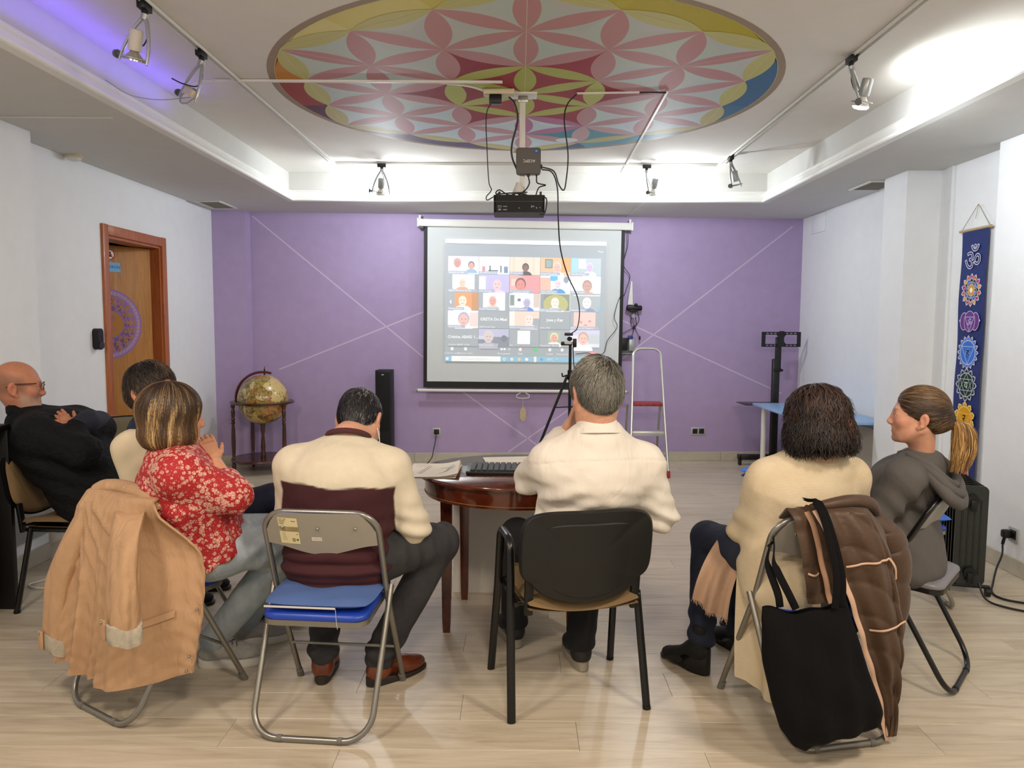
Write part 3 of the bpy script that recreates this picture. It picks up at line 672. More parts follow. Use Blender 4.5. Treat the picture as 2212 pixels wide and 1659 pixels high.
def head(x, y, s, hair, skin, top, bald=False):
    im.ell(x, y-.095*s, .085*s, .055*s, top, 16, 0, 180); im.rect(x-.085*s, y-.1*s, x+.085*s, y-.093*s, top)
    if not bald: im.ell(x, y+.012*s, .047*s, .056*s, hair, 16)
    im.ell(x, y, .038*s, .050*s, skin, 16); im.rect(x-.02*s, y+.006*s, x-.008*s, y+.012*s, '#8a6a5c'); im.rect(x+.008*s, y+.006*s, x+.02*s, y+.012*s, '#8a6a5c'); im.rect(x-.012*s, y-.024*s, x+.012*s, y-.02*s, '#a8705f')
tiles = [
 ('#f4f0fb', [('r', 0, .6, 1, 1, '#e6dcf4'), ('h', .3, .58, 1, '#c8a2a0', '#c98f8a', '#fdfdfe'), ('h', .76, .45, .85, '#6f5a64', '#d9a58f', '#8fb2d8')], 'Escuela de Vida'),
 ('#fcfdfe', [('r', .1, .1, .2, .45, '#c98a97'), ('r', .34, .1, .38, .5, '#3b3f55'), ('r', .30, .18, .62, .24, '#30384f'), ('r', .70, .1, .74, .5, '#46506a'), ('r', .82, .08, .95, .45, '#6b87a8'), ('r', .62, .12, .66, .6, '#d7dee8')], 'ACUMULA de Kru'),
 ('#f6dccb', [('r', .1, 0, .16, 1, '#f2d2bd'), ('r', .5, 0, .56, 1, '#f2d2bd'), ('r', .75, 0, .82, 1, '#f2d2bd'), ('h', .52, .38, .9, '#2c1d1c', '#7c5346', '#3a2a26')], 'Mª Rosa Ru'),
 ('#e6bd92', [('r', .15, .4, .40, .92, '#6d7a78'), ('r', .18, .45, .37, .87, '#97aaa4'), ('r', .7, .2, 1, 1, '#f0a763'), ('h', .55, .42, 1.1, '#e9cfc4', '#eab9ab', '#f3e3e4')], 'Angela Bertrand'),
 ('#b7c6cb', [('r', 0, .1, .2, 1, '#9fd3e6'), ('r', .25, .4, .5, .95, '#dfe6f2'), ('h', .62, .45, 1, '#d6cbe6', '#cdbbe8', '#f3f5fc')], 'Estrella Duran'),
 ('#fbfaf4', [('s',), ('h', .47, .5, 1, '#efe8dd', '#eacab6', '#e8a27c')], 'Miguel Martinez de Paz'),
 ('#c3bcec', [('r', 0, .05, .22, .9, '#f4f2fb'), ('h', .6, .42, 1.35, '#ffffff', '#f3c9cf', '#e9d3ea', 1)], 'Jose Alvarez'),
 ('#f0969a', [('r', 0, 0, .4, 1, '#f0b0a6'), ('r', .05, .4, .22, .8, '#eeccc2'), ('h', .36, .42, 1.4, '#6a4a48', '#e9837c', '#f6eeee')], 'Mª Carmen Carrillo'),
 ('#fdfcfb', [('r', 0, 0, .35, .9, '#f4b9a2'), ('r', .33, .7, .58, 1, '#4fb9e6'), ('e', .86, .78, .09, .2, '#8f93a8'), ('h', .58, .5, 1.15, '#f8f6f8', '#e7d5dd', '#2f9ad2', 1)], 'Oley\'s Moreno'),
 ('#fefdfc', [('r', .0, .7, .5, 1, '#f8dcd8'), ('h', .55, .38, 1.3, '#b08a80', '#c99a8c', '#c9a096')], 'Manuel Lopez'),
 ('#e6984f', [('r', 0, 0, .22, 1, G), ('r', .78, 0, 1, 1, '#c98a52'), ('h', .48, .52, 1.3, '#ffffff', '#fbdccb', '#dcecfa', 1)], 'Manuel Ramos'),
 ('#fdfdfb', [('s',), ('h', .46, .52, 1.1, '#d9d2cc', '#e6a394', '#d6d2c0')], 'Carlos Montaner'),
 ('#eef0fb', [('r', .02, .3, .16, .9, '#7f948c'), ('r', .27, .55, .37, .7, '#5d6578'), ('r', .8, .2, 1, 1, '#d6c4bd'), ('h', .58, .42, 1, '#c9c9de', '#b8b2d4', '#5f7fd0')], 'Antonio Guerra'),
 ('#7f8a80', [('e', .52, .4, .42, .55, '#b8b46c'), ('r', 0, 0, .12, 1, '#8f989c'), ('h', .5, .48, 1.3, '#fff8ea', '#fff3e0', '#f4f4ea', 1), ('b',)], 'Jose Luis Manzano'),
 ('#a9b2b4', [('r', .1, .9, 1, .96, '#dfe3e6'), ('h', .55, .5, 1.4, '#ffffff', '#fbf3ee', '#7f93b0', 1)], 'Roberto Vera'),
 ('#f4eef3', [('r', .72, .1, 1, .9, '#e9d3cf'), ('h', .52, .45, 1.5, '#b6adc4', '#e8b9b2', '#fbf6fb')], 'Maria del Mar'),
 (G, [('t', 'GRETA De Masi')], 'GRETA De Masi'),
 ('#f4d4c4', [('r', 0, 0, .18, 1, '#f8ece8'), ('r', .78, 0, 1, .6, G), ('h', .66, .5, 1.3, '#ffffff', '#f7e3dc', '#efe6e2', 1)], 'Emma Terron (Catarina)'),
 (G, [('t', 'Jose y Kat')], 'Jose y Kat'),
 ('#efc9c0', [('r', 0, 0, .12, 1, G), ('r', .85, 0, 1, 1, G), ('e', .36, .42, .05, .08, '#c99f98'), ('e', .66, .48, .05, .08, '#c99f98'), ('e', .52, .25, .06, .05, '#c99f98')], 'AML Sonia de Margarita'),
 (G, [('t', 'Cristina ABAD 1...')], 'Cristina ABAD 10 Ele'),
 ('#7d8494', [('r', 0, .55, 1, 1, '#bcbcd8'), ('r', 0, .4, .4, .6, '#cdd0e2'), ('h', .33, .5, 1.35, '#cfcad2', '#d6c6c6', '#b9b4c4'), ('e', .85, .45, .1, .2, '#6b7080')], 'Isabel gonzalez'),
 (G, [('r', .28, .15, .70, .92, '#fdfefe')], 'Ari'),
 (G, [('r', .28, .2, .70, .9, '#a9b89a'), ('h', .49, .5, 1.05, '#e6e2d8', '#e8a98f', '#fbfafa')], 'Mamamour Garcia'),
 ('#e6e6f4', [('r', .0, .7, 1, 1, '#d3d0ea'), ('r', .62, .2, 1, .75, '#c6cdd2'), ('h', .45, .45, 1.4, '#c9a698', '#eec3b4', '#f7f7fb')], '')]
for k, (bg, ops, nm) in enumerate(tiles):
    r_, c_ = divmod(k, 5); x0 = X0+.03+c_*cw; y0 = .535-(r_+1)*ch; W_, H_ = cw-.005, ch-.006
    im.rect(x0, y0, x0+W_, y0+H_, bg)
    for op in ops:
        if op[0] == 'r': im.rect(x0+op[1]*W_, y0+op[2]*H_, x0+op[3]*W_, y0+op[4]*H_, op[5])
        elif op[0] == 'e': im.ell(x0+op[1]*W_, y0+op[2]*H_, op[3]*W_, op[4]*H_, op[5], 18)
        elif op[0] == 's': im.rect(x0, y0, x0+.14*W_, y0+H_, G); im.rect(x0+.87*W_, y0, x0+W_, y0+H_, G)
        elif op[0] == 'h': head(x0+op[1]*W_, y0+op[2]*H_, op[3]*.85, op[4], op[5], op[6], len(op) > 7)
        elif op[0] == 't': im.text(op[1], x0+W_/2, y0+H_*.52, .042, '#f6f7f8', bold=.0008)
        elif op[0] == 'b': im.line([(x0, y0), (x0+W_, y0), (x0+W_, y0+H_), (x0, y0+H_)], .006, '#f3f1df', True)
    if nm: im.rect(x0, y0, x0+.013*len(nm)+.01, y0+.030, '#aab1c4' if bg != G else G); im.text(nm, x0+.005, y0+.014, .025, '#f0f2f6', 'LEFT')
im.poly([(X0+.045, .06), (X0+.065, .085), (X0+.065, .035)], '#f2f4f6'); im.poly([(X1-.045, .01), (X1-.075, .035), (X1-.075, -.015)], '#6db9e6')
o = im.build('projected_picture', attr_mat('projected_light', .8, emit=.42, spec=.1), frame(so+np.array([.002, -.008, .0]), SX, SZ), sc, wash=.22)
# cable with camera beside the screen
ac = empty('wall_aerial', (0, 0, 0), 0, 'white pointed aerial with black camera clip on wall beside screen', 'aerial')
FW = Matrix(frame((1.19, bwy(1.19)-.035, 1.80), SU, (0, 0, 1)).tolist())
b = MB(FW); b.prism([(-.04, -.12), (.015, -.12), (.006, .125), (-.008, .125)], .0, .014); b.build('aerial', M_whitep, ac)
b = MB(FW); b.box((.03, -.155, .02), (.17, .055, .04), bevel=.018, seg=3); b.ball((.045, -.125, .03), .02, 10, 8); b.box((.02, -.185, .02), (.07, .03, .03), bevel=.006); b.build('camera', M_black, ac)
b = MB(FW); b.lathe([(.022, .03), (.024, 0), (.016, -.03)], (.02, -.24, .015), 12); b.build('lens_cup', mat('grey_clear', '#8f8c9c', .2), ac)
def ww(x, z, off=.02): return (x, bwy(x)-off, z)
wire('wall_cable', [ww(1.13, 2.50, .1), ww(1.14, 2.30, .06), ww(1.10, 2.1, .05), ww(1.17, 1.98, .04), ww(1.14, 1.86, .04), ww(1.11, 1.78, .05), ww(1.05, 1.74, .12), ww(1.0, 1.55, .14), ww(1.03, 1.44, .14), ww(.93, 1.30, .14), ww(.90, 1.18, .13), ww(.80, 1.13, .13), ww(.74, 1.17, .12), ww(.60, 1.16, .12)], .0035, 'black cable trailing down the right edge of the screen')
for k, P in enumerate([[ww(1.215, 1.61), ww(1.19, 1.5), ww(1.22, 1.42), ww(1.20, 1.33)], [ww(1.235, 1.61), ww(1.25, 1.5), ww(1.24, 1.45), ww(1.10, 1.37), ww(1.08, 1.32)], [ww(1.26, 1.62), ww(1.28, 1.52), ww(1.24, 1.45), ww(1.265, 1.38), ww(1.29, 1.34)]]):
    wire('wall_cable', P, .003, ['leftmost thin black cable hanging below the wall aerial', 'black cable crossing leftwards below the wall aerial', 'black plug cable hanging rightmost below the wall aerial'][k])
b = MB(FW); b.box((.035, -.355, .0), (.016, .05, .014), bevel=.004); b.box((.098, -.47, .0), (.018, .04, .014), bevel=.004); o = b.build('cable_plug', M_black); tag(o, 'pair of small black cable plugs hanging under the wall aerial', 'plug')
hb = empty('wall_holder', (0, 0, 0), 0, 'clear plastic holder with black and silver adapters on wall above ladder', 'holder')
FH = Matrix(frame(ww(1.155, 1.265, .03), SU, (0, 0, 1)).tolist())
b = MB(FH); b.box((0, -.02, -.012), (.17, .17, .006), bevel=.003); b.box((0, -.10, .015), (.17, .01, .05), bevel=.003); b.build('holder', mat('grey_clear_box', '#7f8a86', .25), hb)
b = MB(FH); b.box((-.035, .0, .015), (.075, .13, .04), bevel=.006); b.build('adapter', M_black, hb)
b = MB(FH); b.box((.045, -.01, .015), (.06, .13, .035), bevel=.006); b.build('silver_adapter', M_silver, hb)
b = MB(FH); b.box((.03, .07, .02), (.05, .04, .03), bevel=.004); b.build('plug', mat('blue_plug', '#2a2f7a', .4), hb)
# ------------------------------------------------------------------ tripod with webcam
tr = empty('camera_tripod', (.42, 6.0, 0), 0, 'thin black tripod standing in front of the projection screen', 'tripod')
b = MB(); b.cyl((0, 0, .62), (0, 0, 1.30), .012); b.cyl((0, 0, 1.02), (0, 0, 1.10), .02); b.build('column', M_black, tr)
b = MB(); b.box((-.03, 0, 1.315), (.09, .03, .03), bevel=.004); b.box((.035, 0, 1.32), (.03, .03, .07), bevel=.004); b.build('head', M_black, tr)
b = MB(); b.cyl((-.02, 0, 1.06), (-.06, 0, 1.045), .006); b.cyl((-.06, 0, 1.045), (-.065, 0, 1.075), .006); b.build('crank', M_black, tr)
for a in (PI+.08, PI+.08+2*PI/3, PI+.08-2*PI/3):
    t = empty('leg', (0, 0, 0)); t.parent = tr
    b = MB(); b.cyl((.02*math.cos(a), .02*math.sin(a), 1.06), (.24*math.cos(a), .24*math.sin(a), .50), .011); b.build('upper_tube', M_black, t)
    b = MB(); b.cyl((.235*math.cos(a), .235*math.sin(a), .52), (.42*math.cos(a), .42*math.sin(a), .012), .008); b.build('lower_tube', M_black, t)
    b = MB(); b.ball((.42*math.cos(a), .42*math.sin(a), .012), .012, 10, 8); b.build('foot', M_black, t)
    b = MB(); b.cyl((0, 0, .80), (.125*math.cos(a), .125*math.sin(a), .795), .005); b.build('brace', M_black, t)
wc = empty('webcam', (.405, 5.985, 1.335), 0, 'small black webcam clipped on top of the tripod', 'webcam')
b = MB(); b.box((0, 0, .055), (.068, .03, .024), bevel=.006); b.build('bar', mat('webcam_navy', '#191a33', .4), wc)
b = MB(); b.ball((.008, -.005, .018), (.022, .02, .018), 14, 10); b.build('eye', M_black, wc)
b = MB(); b.box((-.005, .0, -.012), (.058, .03, .026), bevel=.006); b.build('clip', M_whitep, wc)
wire('webcam_cable', [(.44, 5.99, 1.33), (.45, 6.0, 1.15), (.47, 6.0, 1.0), (.50, 6.02, .8), (.5, 6.1, .5), (.5, 6.3, .01)], .004, 'black cable running down beside the tripod column')
# ------------------------------------------------------------------ furniture along the far wall
def door_phone(): pass
b = MB(); lk = empty('wall_lock', (L, 5.405, 1.345), 0, 'small black key safe on the white wall left of the oak door', 'key safe')
b = MB(); b.prism(rrect(.07, .155, .03), 0, .045, M=Matrix(frame((0, 0, 0), (0, 1, 0), (0, 0, 1)).tolist())); b.build('body', M_black, lk, 30)
b = MB(); b.prism(rrect(.062, .05, .02), .045, .052, M=Matrix(frame((0, 0, -.045), (0, 1, 0), (0, 0, 1)).tolist())); b.build('cover', mat('dark_grey_plastic', '#26282b', .4), lk)
def outlet(loc, x, y, n, lab):
    t = empty('wall_socket', (0, 0, 0), 0, lab, 'wall socket'); M = Matrix(frame(loc, x, y).tolist())
    b = MB(M); b.box((0, 0, .004), (.085+.072*(n-1), .085, .009), bevel=.003); b.build('face_plate', mat('socket_silver', '#b4b6b4', .4, .3), t)
    for k in range(n):
        xx = (k-(n-1)/2)*.071
        b = MB(M); b.box((xx, 0, .008), (.055, .055, .006), bevel=.002); o = b.build('socket', mat('socket_black', '#141515', .45), t)
        b = MB(M); a = np.linspace(0, 2*PI, 19)[:-1]; b.tube(np.stack([xx+.019*np.cos(a), .019*np.sin(a), .011+0*a], 1), .002, 5, closed=True); b.build('rim', M_black, o)
    return t
outlet((-.864, bwy(-.864), .325), SU, (0, 0, 1), 1, 'single silver wall socket with black plug left below the screen')
outlet((1.95, bwy(1.95), .325), SU, (0, 0, 1), 2, 'double silver wall socket low on purple wall right of ladder')
outlet((2.96, 4.35, .235), (0, -1, 0), (0, 0, 1), 1, 'silver wall socket with black plug beside the oil radiator')
b = MB(); b.box((-.864, bwy(-.864)-.022, .318), (.034, .03, .034), bevel=.008); o = b.build('mains_plug', M_black); tag(o, 'black mains plug in the socket left below the screen', 'plug')
b = MB(); b.box((2.925, 4.37, .235), (.05, .045, .05), bevel=.012); b.cyl((2.915, 4.37, .21), (2.91, 4.375, .17), .009); o = b.build('mains_plug', M_black); tag(o, 'black mains plug in the socket beside the oil radiator', 'plug')
wire('mains_cable', [(-.866, bwy(-.866)-.03, .305), (-.87, 7.74, .24), (-.885, 7.70, .15), (-.90, 7.62, .07), (-.97, 7.5, .012), (-1.1, 7.3, .008), (-1.2, 7.2, .01), (-1.1, 7.05, .01)], .005, 'thin black cable from socket to floor left of the table')
wire('mains_cable', [(2.91, 4.375, .175), (2.88, 4.33, .12), (2.80, 4.25, .06), (2.70, 4.12, .02), (2.62, 4.0, .008), (2.62, 3.90, .008), (2.72, 3.83, .008), (2.82, 3.76, .008), (2.80, 3.68, .008), (2.68, 3.70, .008), (2.56, 3.78, .008), (2.50, 3.86, .02), (2.49, 3.92, .09)], .006, 'black cable looping on the floor beside the oil radiator')
# speaker tower
sp = empty('tower_speaker', (-1.36, 7.52, 0), -.03, 'tall slim black tower loudspeaker against the purple wall', 'speaker')
b = MB(); b.box((0, 0, .51), (.155, .19, .98), bevel=.006); b.build('cabinet', mat('speaker_black', '#0a0a0b', .55), sp)
b = MB(); b.box((0, -.097, .68), (.145, .008, .60), bevel=.003); b.build('upper_grille', mat('speaker_grille', '#070708', .85), sp)
b = MB(); b.box((0, -.097, .20), (.145, .008, .34), bevel=.003); b.build('lower_grille', mat('speaker_grille', '#070708', .85), sp)
b = MB(); b.box((0, 0, .01), (.19, .23, .02), bevel=.004); b.build('plinth', M_black, sp)
pr = Print(); pr.rect(-.012, -.005, .012, .005, '#b9b9b9'); pr.build('badge', M_print, frame((.0, -.1012, .955), (1, 0, 0), (0, 0, 1)), sp)
# globe on turned stand
M_mah = wood('dark_mahogany', ['#2c120b', '#45200f', '#5a2a17'], (6, 6, 1.5), .3, .3, .8, 0, 0)
gl = empty('floor_globe', (-2.535, 7.28, 0), 0, 'antique style world globe on a turned mahogany floor stand', 'globe')
gm = mat('globe_map', '#c9ae6a', .28, coat=.6); t = NT(gm); v = t.coord()
n1 = t.noise(v, 5.2, 6, .55, .5); n2 = t.noise(v, 34, 4, .6); n3 = t.noise(t.coord(loc=(3, 1, 2)), 9, 4, .6)
land = t.mix(1.0, t.ramp(n3.outputs[0], [(.3, '#4f6a3a'), (.45, '#a89a4a'), (.6, '#c98a4c'), (.75, '#8a6a3c')]), t.ramp(n2.outputs[0], [(.3, '#6d6a4a'), (.55, '#ffffff')]), 'MULTIPLY')
sea = t.ramp(n2.outputs[0], [(.3, '#8a6a3a'), (.42, '#cdb26c'), (.8, '#d8c184')])
mask = t.ramp(n1.outputs[0], [(.50, (0, 0, 0, 1)), (.515, (1, 1, 1, 1))]); coast = t.ramp(n1.outputs[0], [(.485, (1, 1, 1, 1)), (.50, '#3f3a20'), (.52, (1, 1, 1, 1))])
wv = t.n.new('ShaderNodeTexWave'); wv.wave_type = 'RINGS'; wv.rings_direction = 'Z'; wv.inputs['Scale'].default_value = 0
t.link(t.mix(1.0, t.mix(mask, sea, land), coast, 'MULTIPLY'), t.b.inputs['Base Color'])
b = MB(); b.ball((.01, 0, .712), .245, 40, 26); b.build('globe_ball', gm, gl)
b = MB(); a = np.linspace(0, 2*PI, 49)[:-1]
ring = lambda r0, r1, z0, z1: [np.stack([r*np.cos(a), r*np.sin(a), 0*a+z], 1) for r, z in ((r0, z0), (r1, z0+.004), (r1, z1-.004), (r0, z1), (r0, z0))]
b.loft(ring(.246, .305, .675, .70), caps=False); b.build('horizon_ring', M_mah, gl)
def turned(h, s=1.0):
    pr_ = [(.012, 0), (.019, .03), (.021, .07), (.014, .085), (.022, .10), (.022, .12), (.014, .135), (.017, .20), (.021, .30), (.018, .42), (.013, .47), (.021, .49), (.013, .505), (.021, .52), (.014, .535), (.018, .56), (.020, .60), (.014, .63), (.021, .645), (.021, 1.0)]
    hs = h/.675; return [(r*s, min(z*.675/1.0, .675)*hs if z > .645 else z*hs) for r, z in pr_]
for ang in (200, 335, 60, 120)[:3]+(130,):
    x, y = .275*math.cos(math.radians(ang)), .275*math.sin(math.radians(ang))
    b = MB(); b.lathe(turned(.675), (x, y, 0), 12); b.build('leg', M_mah, gl)
b = MB(); b.lathe([(.30, 0), (.305, .008), (.30, .022)], (0, 0, .115), 40); b.build('shelf', M_mah, gl)
b = MB(); b.lathe([(.026, .137), (.028, .18), (.02, .20), (.024, .24), (.014, .36), (.022, .40), (.022, .44), (.03, .475)], (0, 0, 0), 14); b.build('spindle', M_mah, gl)
b = MB(); P = [(.01+  .270*math.cos(t_), 0, .715+.270*math.sin(t_)) for t_ in np.linspace(math.radians(184), math.radians(72), 26)]
b.tube(P, .013, 8, flat=1.6, up=(0, 1, 0)); b.build('meridian_arm', wood('meridian_wood', ['#431410', '#5e2018', '#702a1e'], (4, 4, 4), .35, .2), gl)
b = MB(); b.lathe([(.006, .94), (.006, .985), (.012, .992), (.005, 1.0), (.010, 1.008), (.004, 1.02), (.003, 1.04)], (.03, 0, 0), 10); b.cyl((.03, 0, .985), (.02, 0, .94), .005); b.build('finial', mat('brass_dark', '#4a3a1c', .35, .8), gl)
# step ladder
M_alu = mat('aluminium', '#c3c5c4', .32, .75)
ld = empty('step_ladder', (1.27, 7.22, 0), -.02, 'aluminium step ladder with red worn top step before the purple wall', 'ladder')
def ly(z): return -.17+.30*z/1.225
hw = lambda z: .185-.055*z/1.225
P = [(-hw(0), ly(0), .03)]+[(-hw(z), ly(z), z) for z in (.6,)]+[(-hw(1.2), ly(1.2), 1.235), (hw(1.2), ly(1.2), 1.235)]+[(hw(.6), ly(.6), .6), (hw(0), ly(0), .03)]
b = MB(); b.tube(fillet(P, .075, 7), .0135, 10); b.build('front_rail', M_alu, ld)
for s in (-1, 1):
    b = MB(); b.box((s*.165, .36, .34), (.022, .02, .68), Matrix.Rotation(.30, 4, 'X') @ Matrix.Rotation(0, 4, 'Y'), .003); t = b.build('rear_leg', mat('aluminium_dull', '#9a9a92', .45, .6), ld)
    b = MB(); b.box((s*.165, .465, .022), (.03, .03, .045), bevel=.006); b.build('rear_foot', mat('red_rubber', '#a3282a', .5), t)
    b = MB(); b.box((s*hw(0), ly(0), .035), (.032, .036, .07), bevel=.008); b.build('front_foot', mat('red_rubber', '#a3282a', .5), ld)
for z, nm, m in ((.19, 'step', M_alu), (.43, 'step', M_alu)):
    b = MB(); b.box((0, ly(z)+.05, z), (2*hw(z)+.01, .10, .012), bevel=.003); b.box((0, ly(z)+.0, z-.02), (2*hw(z)+.02, .012, .04), bevel=.003); b.build(nm, m, ld)
rd = mat('red_step_worn', '#8f2f2c', .5, var=.35, vscale=30)
b = MB(); b.box((0, ly(.68)+.08, .70), (2*hw(.68)-.02, .17, .016), bevel=.004); b.box((0, ly(.68)-.0, .69), (2*hw(.68)-.01, .014, .03), bevel=.003); b.build('top_step', rd, ld)
# television stand
tv = empty('television_stand', (2.70, 7.78, 0), .03, 'black wheeled television stand without screen in right rear corner', 'television stand')
b = MB(); b.box((0, 0, .60), (.075, .05, 1.04), bevel=.008); b.build('lower_column', M_blackm, tv)
b = MB(); b.box((.02, 0, 1.17), (.058, .042, .36), bevel=.008); b.build('upper_column', M_blackm, tv)
b = MB(); b.box((.01, 0, 1.005), (.085, .062, .04), bevel=.008); b.cyl((.05, 0, 1.0), (.075, 0, 1.0), .012); b.build('height_collar', M_black, tv)
br = MB()
def plate(x0, x1, z0, z1): br.box(((x0+x1)/2+.03, -.045, (z0+z1)/2+1.325), (x1-x0, .006, z1-z0))
for s in (-1, 1):
    plate(min(s*.205, s*.165), max(s*.205, s*.165), -.078, .078)
    for zz in (-1, 1): plate(min(s*.17, s*.04), max(s*.17, s*.04), min(zz*.048, zz*.058), max(zz*.048, zz*.058)); plate(min(s*.17, s*.04), max(s*.17, s*.04), min(zz*.067, zz*.078), max(zz*.067, zz*.078))
    for k in range(4): 
        for zz in (-1, 1): plate(s*(.165-k*.041)-.008, s*(.165-k*.041)+.008, min(zz*.055, zz*.07), max(zz*.055, zz*.07))
br.prism([(-.05, -.05), (.05, -.05), (.03, -.02), (.03, .02), (.05, .05), (-.05, .05), (-.03, .02), (-.03, -.02)], -.003, .003, M=Matrix(frame((.03, -.045, 1.325), (1, 0, 0), (0, 0, 1)).tolist()))
plate(-.05, .05, -.078, -.045); plate(-.05, .05, .045, .078); br.box((.03, -.055, 1.405), (.05, .02, .012))
br.build('bracket', M_blackm, tv)
b = MB(); b.box((-.20, -.16, .665), (.42, .30, .008), bevel=.002); b.build('shelf', M_blackm, tv)
for sx in (-1, 1):
    b = MB(); b.box((sx*.0-.17 if sx < 0 else .17, -.03, .085), (.36, .045, .055), bevel=.006); b.build('base_bar', M_blackm, tv)
b = MB(); b.box((0, .0, .085), (.75, .05, .05), bevel=.006); b.build('base_beam', M_blackm, tv)
for x in (-.36, .30):
    b = MB(); b.cyl((x-.012, -.03, .026), (x+.012, -.03, .026), .026, n=14); b.box((x, -.03, .055), (.03, .04, .02)); b.build('caster', M_black, tv)
# pale blue table against the right wall
bt = empty('blue_table', (2.66, 6.62, 0), 0, 'pale blue topped table with white legs against the right wall', 'table')
b = MB(); b.box((0, 0, .69), (.66, 1.45, .022), bevel=.003); b.build('table_top', mat('pale_blue_laminate', '#8fb6e0', .3), bt)
for x, y in ((-.27, .55), (.27, .55), (-.22, -.66), (.27, -.66)):
    b = MB(); b.cyl((x, y, 0), (x, y, .68), .024, n=14); b.build('leg', mat('white_metal', '#d9d9d4', .4), bt)
b = MB(); b.box((.30, 0, .40), (.018, 1.40, .42)); b.build('modesty_panel', mat('pale_grey_panel', '#b9b5a8', .6), bt)
# ------------------------------------------------------------------ banner
bn = empty('chakra_banner', (3.08, 4.93, 0), 0, 'long dark blue hanging banner with coloured lotus symbols on right wall', 'banner')
BX = 3.055
M_bn = mat('banner_cloth', '#1d2e6e', .8, bump=.2, bscale=500)
G_ = np.array([[(BX-.0+.004*math.sin(j*.45+i*.2), 5.195-.285*i/6, 2.11-1.79*j/40) for i in range(7)] for j in range(41)])
b = MB(); b.grid(G_[:, ::-1]); b.build('cloth', M_bn, bn)
bn.location = (0, 0, 0)
b = MB(); b.cyl((BX, 5.225, 2.12), (BX, 4.88, 2.12), .009, n=10); b.build('rod', mat('pale_bamboo', '#b59f78', .5), bn)
b = MB(); b.tube([(BX, 5.205, 2.125), (BX+.01, 5.05, 2.285), (BX, 4.90, 2.125)], .0025, 5); b.build('hanging_cord', mat('cord_beige', '#a89f8c', .8), bn)
b = MB(); b.tube(spline([(BX+.01, 5.05, 2.28), (BX+.0, 5.045, 2.23), (BX, 5.055, 2.19)], 5), .0018, 5); b.build('cord_end', mat('cord_beige', '#a89f8c', .8), bn)
FBn = frame((BX-.0062, 5.052, -.022), (0, -1.02, 0), (0, 0, 1))
pb = Print(.00005); wl = '#c9cbe0'
def lotus(cz, n, r0, r1, col, edge=wl, ysc=1.0, w=1.0, a0=PI/2):
    for k in range(n):
        a = a0+2*PI*k/n; da = PI/n*w
        P = [(r0*math.cos(a-da), r0*math.sin(a-da)), (r1*.86*math.cos(a-da*.75), r1*.86*math.sin(a-da*.75)), (r1*math.cos(a), r1*math.sin(a)), (r1*.86*math.cos(a+da*.75), r1*.86*math.sin(a+da*.75)), (r0*math.cos(a+da), r0*math.sin(a+da))]
        c = col[k % len(col)] if isinstance(col, list) else col
        pb.poly([(x*1.06, y*ysc*1.06+cz) for x, y in P], edge, k == 0)
    pb.L += 1
    for k in range(n):
        a = a0+2*PI*k/n; da = PI/n*w*.88
        P = [(r0*math.cos(a-da), r0*math.sin(a-da)), (r1*.84*math.cos(a-da*.72), r1*.84*math.sin(a-da*.72)), (r1*.96*math.cos(a), r1*.96*math.sin(a)), (r1*.84*math.cos(a+da*.72), r1*.84*math.sin(a+da*.72)), (r0*math.cos(a+da), r0*math.sin(a+da))]
        pb.poly([(x, y*ysc+cz) for x, y in P], col[k % len(col)] if isinstance(col, list) else col, False)
def disc(cz, r, col, edge=wl): pb.ell(0, cz, r*1.05, r*1.05, edge, 32); pb.ell(0, cz, r*.98, r*.98, col, 32)
pb.text('\u0950', 0, 1.925, .20, wl, bold=.004); pb.text('\u0950', 0, 1.925, .20, '#26306e', bold=-.0025)
z = 1.735
lotus(z, 14, .07, .108, ['#c23a5f', '#d06a2c', '#e0a93a']); lotus(z, 12, .05, .082, ['#141a1c', '#2f5fc0', '#1f3a2a']); lotus(z, 12, .03, .058, ['#4a7fd6', '#2b2f7a']); lotus(z, 14, .012, .042, '#e0a23c', '#f6e2a0'); pb.ell(0, z, .016, .016, '#fdf6dc', 16)
z = 1.525
for s in (-1, 1): pb.ell(s*.062, z, .045, .062, wl, 20); pb.poly([(s*.09, z+.03), (s*.118, z+.005), (s*.09, z-.02)], wl); pb.ell(s*.062, z, .040, .057, '#6d3a8c', 20)
pb.ell(0, z, .062, .072, wl, 28); pb.ell(0, z, .058, .068, '#6f3f92', 28); pb.line([(-.05, z+.03), (.05, z+.03), (0, z-.066)], .004, wl, True); pb.text('\u0950', 0, z-.012, .06, wl)
z = 1.315; lotus(z, 16, .075, .112, '#4a82dc'); disc(z, .080, '#3f74d6'); pb.line([(-.068, z+.04), (.068, z+.04), (0, z-.078)], .004, '#b9d0f4', True); disc(z-.002, .03, '#5b92e8', '#3f74d6'); pb.text('\u0939', 0, z-.005, .065, '#10131c', bold=.001)
z = 1.095; lotus(z, 12, .075, .112, '#23402f'); disc(z, .080, '#1d3a2c'); pb.line([(-.068, z+.038), (.068, z+.038), (0, z-.078)], .004, wl, True); pb.line([(-.068, z-.038), (.068, z-.038), (0, z+.078)], .004, wl, True); pb.text('\u092f', 0, z-.004, .07, '#b9cdb9', bold=.001)
z = .865; lotus(z, 10, .075, .112, '#dba11f', '#efd58a'); disc(z, .080, '#d99d1c', '#efd58a'); pb.line([(-.066, z+.036), (.066, z+.036), (0, z-.076)], .0025, '#efd58a', True); pb.text('\u0930', 0, z-.004, .08, '#15130c', bold=.001)
z = .655; lotus(z, 6, .055, .105, '#d2542a', '#f0c8b0'); disc(z, .066, '#d05a24', '#f0c8b0'); pb.text('\u0935', 0, z, .07, '#15130c', bold=.001)
